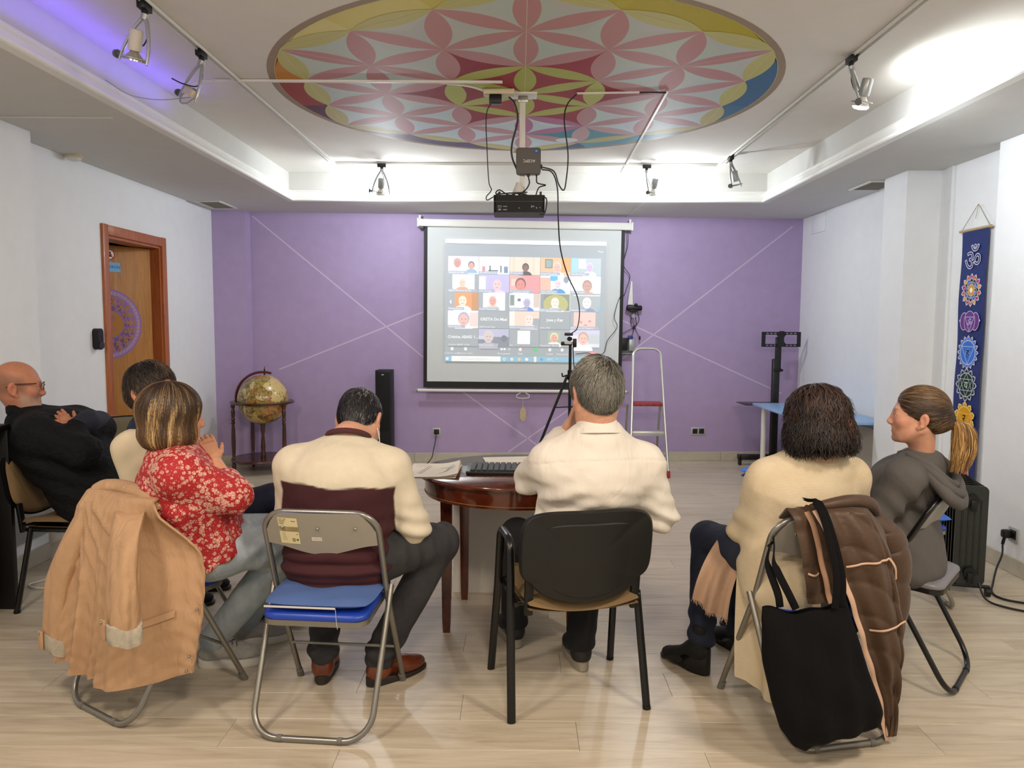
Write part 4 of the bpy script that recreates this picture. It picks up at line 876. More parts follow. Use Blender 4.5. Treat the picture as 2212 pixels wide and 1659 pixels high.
z = .46; lotus(z, 4, .05, .100, '#c2356a', '#efc0d0', w=.9, a0=PI/4); disc(z, .06, '#b92f62', '#efc0d0'); pb.text('\u0932', 0, z, .06, '#f0d0dc')
pb.build('printed_symbols', M_print, FBn, bn)
# ------------------------------------------------------------------ oil radiator
ra = empty('oil_radiator', (2.47, 3.98, 0), math.radians(-16), 'black oil filled radiator on wheels in front of the banner', 'radiator')
M_rad = mat('radiator_black', '#0c0f0f', .3, coat=.3); M_radf = mat('radiator_face', '#1c2221', .35, coat=.2)
def fin(y, first=False):
    b = MB(Matrix.Translation((0, y, .335))); b.prism(rrect(.155, .55, .03), -.004, .004, M=Matrix.Rotation(PI/2, 4, 'X'))
    for k in range(4): b.box((-.045+k*.03, 0, -.01), (.012, .014, .42), bevel=.004, seg=1)
    for zz in (-.20, .20): b.cyl((0, -.024, zz), (0, .024, zz), .028, n=12)
    return b.build('fin', M_radf if first else M_rad, ra)
for k in range(9): fin(k*.052, k == 0)
for zz in (.135, .535):
    b = MB(); b.cyl((0, -.03, zz), (0, -.012, zz), .03, n=14); b.box((0, -.034, zz-.03), (.03, .012, .06), bevel=.005); b.build('end_knob', M_black, ra)
for y in (.01, .40):
    b = MB(); b.box((0, y, .052), (.22, .03, .016), bevel=.004); o = b.build('wheel_bracket', M_black, ra)
    for s in (-1, 1): b = MB(); b.cyl((s*.10-.011, y, .026), (s*.10+.011, y, .026), .026, n=14); b.build('wheel', M_black, o)
# ------------------------------------------------------------------ round mahogany table and what lies on it
M_tab = wood('red_mahogany', ['#3a160a', '#562412', '#6b301a'], (5, 5, 5), .16, .7, 1.0, 0, 0)
TC = np.array([0.01, 3.585]); rx, ry = .495, .425
tb = empty('oval_table', (TC[0], TC[1], 0), 0, 'oval dark mahogany table with tapered square legs', 'table')
a = np.linspace(0, 2*PI, 65)[:-1]
el = lambda k, z: np.stack([rx*k*np.cos(a), ry*k*np.sin(a), 0*a+z], 1)
b = MB(); b.loft([el(.97, .738), el(.995, .742), el(1.0, .750), el(.995, .757), el(.985, .760)]); b.build('table_top', M_tab, tb, 40)
b = MB(); b.loft([el(.93, .655), el(.935, .66), el(.935, .738), el(.90, .738), el(.90, .655), el(.93, .655)], caps=False); b.build('apron', M_tab, tb, 40)
b = MB(); b.tube(el(.937, .668), .0016, 5, closed=True); b.build('inlay_line', mat('pale_inlay', '#a8703c', .4), tb)
for x, y in ((-.345, -.145), (.245, -.16), (-.29, .28), (.29, .26)):
    b = MB(); q = .027; p = .016
    b.loft([np.array([(x+s*p, y+t_*p, 0) for s, t_ in ((-1, -1), (1, -1), (1, 1), (-1, 1))]), np.array([(x+s*(p+.004), y+t_*(p+.004), .06) for s, t_ in ((-1, -1), (1, -1), (1, 1), (-1, 1))]), np.array([(x+s*q, y+t_*q, .66) for s, t_ in ((-1, -1), (1, -1), (1, 1), (-1, 1))])]); o = b.build('leg', M_tab, tb, 20)
    b = MB(); b.box((x*1.02, y*1.02, .69), (.062, .062, .10), bevel=.003); b.build('leg_block', M_tab, o)
cb = empty('storage_box', (.02, 4.13, 0), 0, 'plain off-white low cabinet standing under and behind oval table', 'cabinet')
M_cab = mat('offwhite_panel', '#e6e2d8', .6, var=.03)
b = MB(); b.box((0, 0, .315), (.74, .36, .63), bevel=.004); b.build('body', M_cab, cb)
b = MB(); b.box((0, 0, .638), (.77, .39, .018), bevel=.003); b.build('top_panel', M_cab, cb)
# keyboard
kb = empty('keyboard', (.08, 3.515, .760), -.02, 'full size black computer keyboard on the oval table', 'keyboard')
b = MB(Matrix.Rotation(.05, 4, 'X')); b.box((0, 0, .014), (.66*.98, .27*.62, .018), bevel=.006); b.build('case', mat('keyboard_black', '#131617', .4), kb)
kk = MB(Matrix.Rotation(.05, 4, 'X'))
for r_ in range(6):
    x = -.305
    while x < .30:
        w_ = .027 if not (r_ == 0 and -.16 < x < .02) else .15
        kk.box((x+w_/2, -.066+r_*.0265, .026), (w_-.004, .0225, .009), bevel=.002, seg=1); x += w_+.001
o = kk.build('keys', mat('key_black', '#2a3033', .35), kb); o['kind'] = 'stuff'
for s in (-1, 1): b = MB(); b.box((s*.25, .06, .006), (.03, .02, .014), bevel=.003); b.build('foot', M_black, kb)
def leaflet(loc, rz, w_, h, n, lab, lines):
    t = empty('leaflet', loc, rz, lab, 'leaflet', 'printed leaflets on the oval table'); M_pap = mat('cream_paper', '#e6dfd0', .7)
    for k in range(n):
        G_ = np.array([[(-w_/2+w_*i/8, -h/2+h*j/6, .0012+.0032*k+(.010+.006*k)*max(0, (i/8-.55))**2*4*(1 if k else .3)) for i in range(9)] for j in range(7)])
        T = Matrix.Rotation(.03*k, 4, 'Z'); b = MB(); b.grid(G_, T); b.grid(G_[:, ::-1]+np.array([0, 0, -.0006]), T); b.build('sheet', M_pap, t)
    pr = Print(.00005)
    for (x0, y0, x1, y1, c, th) in lines: pr.line([(x0*w_, y0*h), (x1*w_, y1*h)], th, c)
    V = np.array(pr.V); V[:, 2] += .0016+.0032*(n-1)+(.010+.006*(n-1))*np.maximum(0, (V[:, 0]/w_+.5-.55))**2*4*(1 if n > 1 else .3); pr.V = [tuple(v) for v in V]
    pr.build('print', M_print, np.array(Matrix.Rotation(.03*(n-1), 4, 'Z')), t); return t
rgl = random.Random(3)
ln = [(-.42+.0*k, .4-.06*k, -.15, .42-.06*k, '#7d7a70', .0016) for k in range(4)]+[(-.3, -.25, -.12, .32, '#6d6a60', .003), (-.26, -.3, -.08, .27, '#6d6a60', .003), (.12, .1, .3, .12, '#6d7a70', .004), (.2, -.2, .42, .1, '#8fa9ac', .006), (.25, -.05, .38, .25, '#9fb9c0', .008), (.1, -.28, .3, -.15, '#a9a698', .003)]
leaflet((-.40, 3.52, .760), -.02, .235, .33, 3, 'cream printed leaflet overhanging left edge of the oval table', ln)
leaflet((.03, 3.80, .760), .12, .40, .235, 2, 'cream printed leaflet lying behind the keyboard', [(-.3, .2, .1, .25, '#9a968a', .002), (.0, .1, .25, .12, '#9a968a', .003), (-.1, -.2, .3, -.15, '#a9a698', .002)])
# ------------------------------------------------------------------ chairs
M_tube = mat('grey_steel_tube', '#8a8880', .3, .7); M_blue = mat('blue_vinyl', '#1b3fa6', .35, bump=.06, bscale=120); M_capg = mat('grey_rubber', '#6e6b64', .7)
M_pad = mat('pale_blue_cushion', '#4a659c', .85, bump=.3, bscale=160, bdist=.004)
def folding_chair(loc, yaw, lab, frame_m, seat_m, back_m, back_front, group='folding chairs', cap_m=None, tilt=0.0):
    t = empty('folding_chair', (loc[0], loc[1], 0), math.radians(yaw), lab, 'chair', group); cap_m = cap_m or M_capg
    P = [(-.218, .235, .006), (-.213, .0, .47), (-.213, -.12-tilt, .790), (.213, -.12-tilt, .790), (.213, .0, .47), (.218, .235, .006)]
    b = MB(); b.tube(fillet(P, [0, .5, .085, .085, .5, 0], 8), .0112, 12); fr = b.build('front_frame', frame_m, t)
    P = [(-.229, .012, .485), (-.215, -.252, .012), (.215, -.252, .012), (.229, .012, .485)]
    b = MB(); b.tube(fillet(P, .10, 8), .0112, 12); rl = b.build('rear_leg_frame', frame_m, t)
    for s in (-1, 1):
        b = MB(); b.cyl((s*.217, .236, 0), (s*.2155, .217, .035), .0138, n=12); b.build('foot_cap', cap_m, fr)
        b = MB(); b.cyl((s*.10, -.252, .0125), (s*.118, -.252, .0125), .0128, n=12); b.build('floor_stud', cap_m, rl)
        b = MB(); b.cyl((s*.190, .004, .462), (s*.236, .004, .462), .005, n=8); b.build('pivot', frame_m, rl)
    b = MB(); b.cyl((-.208, .132, .19), (.208, .132, .19), .006, n=8); b.build('crossbar', frame_m, t)
    Ms_ = Matrix.Translation((0, -.01, .43)) @ Matrix.Rotation(.055, 4, 'X')
    o2 = rrect(.385, .385, .05); b = MB(Ms_); b.prism(o2, -.020, .0); b.build('seat_pan', frame_m, t, 30)
    n2 = len(o2); inner = lambda k, z: np.array([(x*k, y*k, z) for x, y in o2])
    b = MB(Ms_); b.loft([inner(.99, .0), inner(1.01, .008), inner(.99, .020), inner(.93, .026), inner(.5, .028)]); b.build('seat_pad', seat_m, t, 60)
    def bp(off, d):
        rows = []
        for j in range(9):
            v = j/8; row = []
            for i in range(21):
                x = -.204+.408*i/20; u = x/.204
                z0 = .640+.018*math.cos(u*PI)*-1*(1-.0) if True else 0; z0 = .645-.020*math.cos(u*PI)*.9; z1 = .792-.075*max(0, (abs(u)-.62)/.38)**2.2
                z = z0+(z1-z0)*v; y = -.125-.004-(z-.79)*-.36*-1*-1-.030*(1-u*u)+off
                row.append((x, -.125-tilt+(.79-z)*(.37+tilt*3)-.028*(1-u*u)+off, z))
            rows.append(row)
        return np.array(rows)
    b = MB(); A = bp(-.004, 0); B = bp(.006, 0); b.grid(A)
    edge = lambda G__: list(G__[0])+list(G__[1:, -1])+list(G__[-1, -2::-1])+list(G__[-2:0:-1, 0])
    b.loft([np.array(edge(B)), np.array(edge(A))], caps=False); o = b.build('backrest', back_m, t, 40)
    b = MB(); b.grid(B[:, ::-1]+np.array([0, .004, 0])); b.loft([np.array(edge(B)), np.array(edge(B))+np.array([0, .004, 0])], caps=False); b.build('back_pad', back_front, o, 60)
    for x in (-.135, 0, .135):
        b = MB(); b.ball((x, -.130+(.79-.735)*.37-.028*(1-(x/.204)**2)-.004, .735), (.006, .004, .006), 8, 6); b.build('rivet', M_steel, o)
    return t, bp
M_bkgrey = mat('grey_back_plate', '#9b968a', .45, .25)
c4, bp4 = folding_chair((-.705, 2.735), -4.5, 'grey folding chair with blue seat and label stickers, under burgundy sweater', M_tube, M_blue, M_bkgrey, M_blue)
def sticker(x0, z0, w_, h, draw, nm):
    pr = Print(.00012); draw(pr, w_, h); V = []
    for (u, v, l) in pr.V:
        x = x0+u; z = z0+v; V.append((x, -.125+(.79-z)*.37-.028*(1-(x/.204)**2)-.0046-l, z))
    o = np_mesh(nm, np.array(V), pr.F, M_print, None, col=np.array(pr.c)); o.parent = [c for c in c4.children if c.name.startswith('backrest')][0]; return o
def dr1(p, w_, h):
    for k in range(4):      # narrow strips so that the label follows the curved plate
        p.rect(w_*k/4, 0, w_*(k+1)/4, h, '#d8cba0', k == 0)
        p.rect(w_*k/4, h*.47, w_*(k+1)/4, h*.66, '#b3a06f', False)
    p.L += 1
    for k in range(4): p.rect(.004, h*(.93-.06*k), .004+w_*(.38-.05*k), h*(.955-.06*k), '#6b6450', False)
    p.rect(w_*.68, h*.86, w_*.9, h*.89, '#6b6450', False)
    for k in range(5): p.rect(w_*.12, h*(.38-.06*k), w_*(.3+.02*k), h*(.40-.06*k), '#a59a78', False)
    for k in range(9): p.rect(w_*(.62+.018*k), h*.08, w_*(.629+.018*k), h*.22, '#3a3628', False)
    p.ell(w_*.88, h*.16, .005, .005, '#5f7a2c', 10, up=False); p.rect(w_*.86, h*.36, w_*.94, h*.39, '#6b6450', False)
sticker(-.150, .668, .076, .105, dr1, 'paper_label')
def dr2(p, w_, h): p.rect(0, 0, w_, h, '#d9d3c2'); p.text('04.2018.1.06', w_/2, h/2, .0065, '#4a463c')
sticker(-.028, .685, .038, .014, dr2, 'number_label')
folding_chair((-1.43, 2.86), -31.7, 'grey folding chair draped with the tan coat', M_tube, M_blue, M_bkgrey, M_blue)
folding_chair((1.09, 2.725), 12, 'grey folding chair carrying brown coat and black tote bag', M_tube, M_blue, M_bkgrey, M_blue)
M_greyv = mat('grey_vinyl', '#77757a', .4)
folding_chair((1.65, 3.14), 49.5, 'black framed folding chair with grey pads, under ponytailed woman', M_blackm, M_greyv, mat('light_grey_back', '#8f8f8c', .35), mat('black_pad', '#101012', .35), cap_m=M_black, tilt=.05)
folding_chair((2.03, 3.95), 85, 'beige framed folding chair with blue cushion in front of radiator', mat('beige_tube', '#8f8c80', .4, .3), M_blue, M_bkgrey, M_blue)
folding_chair((1.80, 4.78), 62, 'folding chair with stacked blue cushions behind the curly haired woman', M_tube, M_blue, M_bkgrey, M_blue)
folding_chair((-1.62, 3.40), -72, 'bright blue padded folding chair beside the person in navy scarf', M_tube, M_blue, M_blue, M_blue)
def cushion(loc, rz, lab, w_=.38, d_=.38, h=.035, ties=False, trim=False, m=None, tilt=0):
    t = empty('seat_cushion', loc, math.radians(rz), lab, 'cushion', 'seat cushions'); n = 22; t.rotation_euler = (tilt, 0, math.radians(rz))
    def sf(s):
        G__ = []
        for j in range(n):
            r = []
            for i in range(n):
                u, v = -1+2*i/(n-1), -1+2*j/(n-1); e = max(0, (1-abs(u)**4)*(1-abs(v)**4))**.5
                wv_ = .0025*math.sin(u*7+v*3)+.002*math.sin(v*9-u*4)
                uu = u*(1-.09*v**4); vv = v*(1-.08*u**4)
                r.append((uu*w_/2, vv*d_/2, h/2+s*e*h/2+wv_*e*(s > 0)))
            G__.append(r)
        return np.array(G__)
    b = MB(); b.grid(sf(1)); b.grid(sf(-1)[:, ::-1]); b.build('cover', m or M_pad, t, 180)
    if trim:
        b = MB(); b.box((-.055, -d_/2*.985, h*.30), (.26, .006, .007), bevel=.002); b.build('piping', mat('white_piping', '#c9c7c4', .7), t)
        b = MB(); b.tube(spline([(.075, -d_/2*.98, h*.25), (.08, -d_/2-.006, -.02), (.086, -d_/2-.012, -.055)], 5), .0008, 4); b.build('loose_thread', mat('thread', '#cfcfd0', .8), t)
    if ties:
        for k, dx in enumerate((0, .03)):
            b = MB(); b.tube(spline([(w_/2-.02, -d_/2+.01, h/2), (w_/2+.01+dx*.3, -d_/2-.015, h/2-.03), (w_/2+.005+dx, -d_/2-.02, -.09-.03*k), (w_/2+dx*1.6-.02+.02*k, -d_/2-.03, -.16)], 6), .006, 6, flat=.4); b.build('tie', m or M_pad, t)
    return t
cushion((-.70, 2.712, .459), -4.5, 'flattened pale blue cushion with white piping, between blue seat and sitter', .40, .36, .046, trim=True, tilt=.03)
cushion((2.05, 3.93, .465), 85, 'blue cushion with tie strings on beige chair by radiator', .40, .40, .04, ties=True, m=mat('blue_cushion', '#3f74d2', .85, bump=.25, bscale=160))
cushion((1.715, 4.81, .472), 50, 'lower dark blue cushion on chair behind curly haired woman', .40, .40, .035, m=mat('navy_cushion', '#1f3f86', .85))
cushion((1.705, 4.815, .508), 52, 'upper bright blue cushion on chair behind curly haired woman', .40, .40, .03, m=mat('blue_cushion', '#3f74d2', .85))
cushion((-1.46, 2.865, .459), -31.7, 'blue cushion under the woman in red floral blouse', .39, .38, .034)
M_tan = mat('tan_fabric', '#7d6644', .9, bump=.5, bscale=420, bdist=.003); M_olive = mat('olive_fabric', '#6b644c', .9, bump=.3, bscale=420)
def iso_chair(loc, yaw, lab, fab, arm=0, back_shell=True):
    t = empty('conference_chair', (loc[0], loc[1], 0), math.radians(yaw), lab, 'chair', 'stackable conference chairs')
    def leg(x, y0, z0, x1, y1):
        b = MB(); P = np.array([(x1, y1, 0), (x, y0, z0)]); b.tube(P, .0125, 12, flat=1.25); o = b.build('leg', M_blackm, t)
        b = MB(); b.cyl((x1, y1, 0), (x1+(x-x1)*.03, y1+(y0-y1)*.03, z0*.03), .016, n=12); b.build('foot_cap', M_black, o)
    for s in (-1, 1):
        if s == arm:
            P = [(s*.268, -.215, .0), (s*.262, -.155, .42), (s*.258, -.13, .665), (s*.258, .06, .665), (s*.262, .10, .42), (s*.268, .225, .0)]
            b = MB(); b.tube(fillet(P, [0, .3, .055, .055, .3, 0], 8), .0125, 12, flat=1.3, up=(1, 0, 0)); b.build('arm_leg_frame', M_blackm, t)
        else:
            leg(s*.245, .12, .43, s*.262, .215); leg(s*.245, -.13, .44, s*.262, -.215)
    b = MB()
    for y in (-.14, .13): b.cyl((-.25, y, .425), (.25, y, .425), .010, n=10)
    for s in (-1, 1): b.cyl((s*.24, -.16, .425), (s*.24, .14, .425), .010, n=10)
    b.build('seat_frame', M_blackm, t)
    n = 21; G_ = []
    for j in range(n):
        r = []
        for i in range(n):
            u, v = -1+2*i/(n-1), -1+2*j/(n-1); e = max(0, 1-abs(u)**6)**.5*max(0, 1-abs(v)**6)**.5
            r.append((u*.225*(1-.07*v**2), v*.225-.018, .430+.034*e+.034*u*u-.012*(v < 0)*v*v))
        G_.append(r)
    G_ = np.array(G_); b = MB(); b.grid(G_); b.grid((G_*np.array([1, 1, 0])+np.array([0, 0, .418])+np.stack([0*G_[..., 0], 0*G_[..., 0], .018*(G_[..., 0]/.225)**2], -1))[:, ::-1]); b.build('seat', fab, t, 180)
    b = MB(); b.prism(rrect(.40, .34, .08), .412, .432); b.build('seat_shell', M_black, t)
    n = 25; rows = []
    def bk(off, k=1.0):
        R_ = []
        for j in range(n):
            r = []
            for i in range(n):
                u, v = -1+2*i/(n-1), -1+2*j/(n-1)
                q = (abs(u)**5+abs(v)**5)**.2 or 1; m = max(abs(u), abs(v)); uu, vv = (u*m/q, v*m/q) if m else (0, 0)
                x = uu*.250*k*(1-.05*(vv < 0)*vv*vv); z = .640+vv*.170*k-(.062*(1-u*u)-.047 if vv < 0 else 0)*(-vv)
                r.append((x, -.215-.16*(z-.45)-.035*(1-u*u)*.9+off, z))
            R_.append(r)
        return np.array(R_)
    edge = lambda G__: np.array(list(G__[0])+list(G__[1:, -1])+list(G__[-1, -2::-1])+list(G__[-2:0:-1, 0]))
    b = MB(); A, B = bk(-.022, .97), bk(.0); b.grid(A); b.loft([edge(B), edge(bk(-.012, 1.0)), edge(A)], caps=False)
    # raised panel on the rear of the shell
    A2, A3 = bk(-.0215, .80), bk(-.0275, .77); sh = np.array([0, 0, -.012]); b.grid(A3+sh); b.loft([edge(A2)+sh, edge(A3)+sh], caps=False)
    b.build('back_shell', mat('black_shell_plastic', '#0b0d0c', .5, bump=.15, bscale=600), t, 50)
    b = MB(); F_ = bk(.002, .95)
    e2 = np.array([[max(0, 1-abs(-1+2*i/(n-1))**6)**.5*max(0, 1-abs(-1+2*j/(n-1))**6)**.5 for i in range(n)] for j in range(n)])
    F2 = F_.copy(); F2[..., 1] += .028*e2; b.grid(F2[:, ::-1]); b.build('back_cushion', fab, t, 180)
    for s in (-1, 1):
        b = MB(); b.box((s*.205, -.212, .475), (.034, .02, .15), Matrix.Rotation(.12, 4, 'X'), .006); b.build('back_bracket', M_black, t)
    return t
iso_chair((.20, 2.895), 12, 'black conference chair with tan seat and one arm, under white shirted man', M_tan, arm=-1)
iso_chair((-2.30, 3.87), -93, 'conference chair with tan upholstery under bald man at left', M_tan)
iso_chair((-2.61, 4.92), -130, 'empty conference chair with olive upholstery before the oak door', M_olive)
M_ani = mat('animal_print', '#d2cfc4', .85); t = NT(M_ani); vo = t.n.new('ShaderNodeTexVoronoi'); vo.inputs['Scale'].default_value = 17; t.link(t.noise(t.coord(), 6, 2).outputs['Color'], vo.inputs['Vector'])
v2 = t.n.new('ShaderNodeTexVoronoi'); v2.inputs['Scale'].default_value = 17; v2.inputs['Randomness'].default_value = .8; t.link(t.coord((1, 1.6, 1)), v2.inputs['Vector'])
t.link(t.ramp(v2.outputs['Distance'], [(.40, '#141310'), (.46, '#d2cfc4')], 'LINEAR'), t.b.inputs['Base Color'])
cu = cushion((-2.66, 4.97, .49), -130, 'black and white animal print cushion on the empty olive chair', .40, .20, .16, m=M_ani)
b = MB(); b.box((-2.50, 4.80, .502), (.30, .24, .05), -.7, .02, 3); o = b.build('folded_bag', mat('pale_grey_cloth', '#c6c9c4', .8)); tag(o, 'folded pale grey bag on front of the empty olive chair', 'bag')
# dark cupboard at the left edge, cables under the left chair
ck = empty('dark_cupboard', (-2.735, 3.62, 0), 0, 'tall dark cupboard cut by the left edge of the picture', 'cupboard')
ck['label'] = 'tall dark cupboard at left behind the bald man'
b = MB(); b.box((-.0, -.22, .47), (.34, .03, .94), bevel=.004); b.box((-.0, .06, .47), (.34, .03, .94), bevel=.004); b.box((-.0, -.08, .94), (.34, .31, .03), bevel=.004); b.box((-.16, -.08, .47), (.02, .28, .94)); b.build('carcass', mat('black_wood', '#0b0a0a', .5), ck)
b = MB(); b.box((-.0, -.238, .33), (.30, .006, .46)); b.build('blue_panel', mat('blue_panel', '#2f6fb8', .5), ck)
wire('white_cable', [(-2.64, 4.25, .42), (-2.60, 4.2, .30), (-2.60, 4.15, .12), (-2.66, 4.1, .02), (-2.72, 4.0, .008), (-2.60, 3.95, .008), (-2.50, 4.05, .008), (-2.58, 4.12, .008)], .005, 'white cable coiled on the floor under the bald man\'s chair', M_whitep)
b = MB(); b.box((-2.895, 4.30, .30), (.05, .36, .24), bevel=.008); o = b.build('wall_box', mat('grey_box', '#8d908e', .6)); tag(o, 'plain grey box low on the wall behind the tan coat', 'box')
# ------------------------------------------------------------------ people: bodies from blended distance fields, meshed with surface nets
class Fld:
    def __init__(s): s.o = []
    def cap(s, a, b, ra, rb=None, k=.03, m='+'):
        a, b = np.asarray(a, float), np.asarray(b, float); rb = ra if rb is None else rb; r = max(ra, rb)
        s.o.append(('c', (a, b, ra, rb), np.minimum(a, b)-r, np.maximum(a, b)+r, k, m)); return s
    def ell(s, c, r, R=None, k=.03, m='+'):
        c, r = np.asarray(c, float), np.asarray(r, float); R = np.eye(3) if R is None else np.asarray(R, float)
        e = np.sqrt((R**2) @ (r**2)); s.o.append(('e', (c, r, R), c-e, c+e, k, m)); return s
    def ecap(s, a, b, u, r0, r1, k=.03, m='+'):
        a, b = np.asarray(a, float), np.asarray(b, float); ax = nrm(b-a); u = np.asarray(u, float); u = nrm(u-ax*(u@ax)); w_ = np.cross(ax, u); r = max(max(r0), max(r1))
        s.o.append(('t', (a, b, ax, u, w_, r0, r1), np.minimum(a, b)-r, np.maximum(a, b)+r, k, m)); return s
    def plane(s, p, n, k=.005):     # remove the side the normal points to
        s.o.append(('p', (np.asarray(p, float), nrm(n)), None, None, k, '-')); return s
    @staticmethod
    def dist(op, X, Y, Z):
        t, a = op[0], op[1]
        if t == 'c':
            A, B, ra, rb = a; ab = B-A; l2 = ab@ab+1e-12; x, y, z = X-A[0], Y-A[1], Z-A[2]
            h = np.clip((x*ab[0]+y*ab[1]+z*ab[2])/l2, 0, 1)
            return np.sqrt((x-h*ab[0])**2+(y-h*ab[1])**2+(z-h*ab[2])**2)-(ra+(rb-ra)*h)
        if t == 'e':
            c, r, R = a; x, y, z = X-c[0], Y-c[1], Z-c[2]
            q = [(x*R[0, i]+y*R[1, i]+z*R[2, i])/r[i] for i in range(3)]
            k0 = np.sqrt(q[0]**2+q[1]**2+q[2]**2); k1 = np.sqrt((q[0]/r[0])**2+(q[1]/r[1])**2+(q[2]/r[2])**2)+1e-9
            return k0*(k0-1)/k1
        if t == 't':
            A, B, ax, u, w_, r0, r1 = a; ab = B-A; L_ = np.linalg.norm(ab); x, y, z = X-A[0], Y-A[1], Z-A[2]
            h = (x*ax[0]+y*ax[1]+z*ax[2]); hc = np.clip(h, 0, L_); e = h-hc; f = hc/L_
            du = x*u[0]+y*u[1]+z*u[2]; dw = x*w_[0]+y*w_[1]+z*w_[2]
            ru = r0[0]+(r1[0]-r0[0])*f; rv = r0[1]+(r1[1]-r0[1])*f; rm = np.minimum(ru, rv)
            q = np.sqrt(du*du+dw*dw+e*e)+1e-9; k0 = np.sqrt((du/ru)**2+(dw/rv)**2+(e/rm)**2)+1e-9
            return np.maximum(q*(1-1/k0), -rm)
        if t == 'p':
            p, n = a; return -((X-p[0])*n[0]+(Y-p[1])*n[1]+(Z-p[2])*n[2])
    def grid(s, h, pad=.012):
        pos = [o for o in s.o if o[5] == '+']
        lo = np.min([o[2] for o in pos], 0)-pad-h; hi = np.max([o[3] for o in pos], 0)+pad+h
        n = np.ceil((hi-lo)/h).astype(int)+1; A = np.full(n, .15, np.float32)
        ax = [lo[i]+h*np.arange(n[i]) for i in range(3)]
        for o in s.o:
            k = o[4]; mrg = k+4*h
            if o[2] is None: i0, i1 = np.zeros(3, int), n
            else: i0 = np.clip(np.floor((o[2]-mrg-lo)/h).astype(int), 0, n); i1 = np.clip(np.ceil((o[3]+mrg-lo)/h).astype(int)+1, 0, n)
            if np.any(i1 <= i0): continue
            sl = tuple(slice(i0[i], i1[i]) for i in range(3))
            X = ax[0][sl[0]][:, None, None]; Y = ax[1][sl[1]][None, :, None]; Z = ax[2][sl[2]][None, None, :]
            d = s.dist(o, X, Y, Z).astype(np.float32); c = A[sl]
            if o[5] == '+':
                hh = np.maximum(k-np.abs(c-d), 0)/k; A[sl] = np.minimum(c, d)-hh*hh*k*.25
            else:
                d = -d; hh = np.maximum(k-np.abs(c-d), 0)/k; A[sl] = np.maximum(c, d)+hh*hh*k*.25
        return A, lo, h
    def at(s, P):
        X, Y, Z = P[:, 0], P[:, 1], P[:, 2]; A = np.full(len(P), .15)
        for o in s.o:
            d = s.dist(o, X, Y, Z); k = o[4]
            if o[5] == '+': hh = np.maximum(k-np.abs(A-d), 0)/k; A = np.minimum(A, d)-hh*hh*k*.25
            else: d = -d; hh = np.maximum(k-np.abs(A-d), 0)/k; A = np.maximum(A, d)+hh*hh*k*.25
        return A
    def grad(s, P, e=.003):
        g = np.stack([s.at(P+np.eye(3)[i]*e)-s.at(P-np.eye(3)[i]*e) for i in range(3)], 1); return g/(np.linalg.norm(g, axis=1)[:, None]+1e-9)
    def mesh(s, h=.008, smooth=1): return nets(*s.grid(h), smooth=smooth)
def nets(A, lo, h, smooth=1):
    S = A < 0; n = np.array(A.shape)-1
    cor = [(i, j, k) for i in (0, 1) for j in (0, 1) for k in (0, 1)]
    cnt = sum(S[i:i+n[0], j:j+n[1], k:k+n[2]].astype(np.int8) for i, j, k in cor)
    I, J, K = np.nonzero((cnt > 0) & (cnt < 8)); N = len(I)
    idx = np.full(n, -1, np.int32); idx[I, J, K] = np.arange(N)
    val = np.stack([A[I+i, J+j, K+k] for i, j, k in cor], 1); P = np.zeros((N, 3)); W = np.zeros(N)
    cc = np.array(cor, float)
    for a in range(8):
        for b in range(a+1, 8):
            if abs(cc[a]-cc[b]).sum() != 1: continue
            m = (val[:, a] < 0) != (val[:, b] < 0); t = val[m, a]/(val[m, a]-val[m, b]); P[m] += cc[a]+t[:, None]*(cc[b]-cc[a]); W[m] += 1
    V = lo+h*(np.stack([I, J, K], 1)+P/W[:, None]); F = []
    for ax in range(3):
        o = [1, 1, 1]; o[ax] = 0
        sl0 = tuple(slice(o[i], n[i]) for i in range(3)); sh = [0, 0, 0]; sh[ax] = 1
        sl1 = tuple(slice(o[i]+sh[i], n[i]+sh[i]) for i in range(3))
        a, b = S[sl0], S[sl1]; ii = np.argwhere(a != b)+np.array(o); fl = a[tuple((ii-np.array(o)).T)]
        u, v = [(1, 2), (2, 0), (0, 1)][ax]; q = []
        for du, dv in ((-1, -1), (0, -1), (0, 0), (-1, 0)):
            c = ii.copy(); c[:, u] += du; c[:, v] += dv; q.append(idx[tuple(c.T)])
        q = np.stack(q, 1); q[~fl] = q[~fl][:, ::-1]; F.append(q)
    F = np.vstack(F); F = F[(F >= 0).all(1)]
    for _ in range(smooth):
        e = np.vstack([F[:, [0, 1]], F[:, [1, 2]], F[:, [2, 3]], F[:, [3, 0]]]); c = np.bincount(e.ravel(), minlength=len(V)).astype(float)
        Q = np.stack([np.bincount(e[:, 0], V[e[:, 1], i], len(V))+np.bincount(e[:, 1], V[e[:, 0], i], len(V)) for i in range(3)], 1)
        V = V*.5+.5*Q/np.maximum(c, 1)[:, None]
    return V, F
def vnormals(V, F):
    n = np.cross(V[F[:, 2]]-V[F[:, 0]], V[F[:, 3]]-V[F[:, 1]]); N = np.stack([sum(np.bincount(F[:, j], n[:, i], len(V)) for j in range(4)) for i in range(3)], 1)
    return N/(np.linalg.norm(N, axis=1)[:, None]+1e-12)
def wob(P, f, seed=0, n=6):
    r = np.random.RandomState(seed); out = np.zeros(len(P))
    for i in range(n):
        k = r.normal(size=3); k = k/np.linalg.norm(k)*f*(.6+.9*r.rand()); out += np.sin(P@k+r.rand()*6.28+1.3*np.sin(P@k[[1, 2, 0]]*.7))
    return out/n
V3 = lambda *a: np.array(a, float)
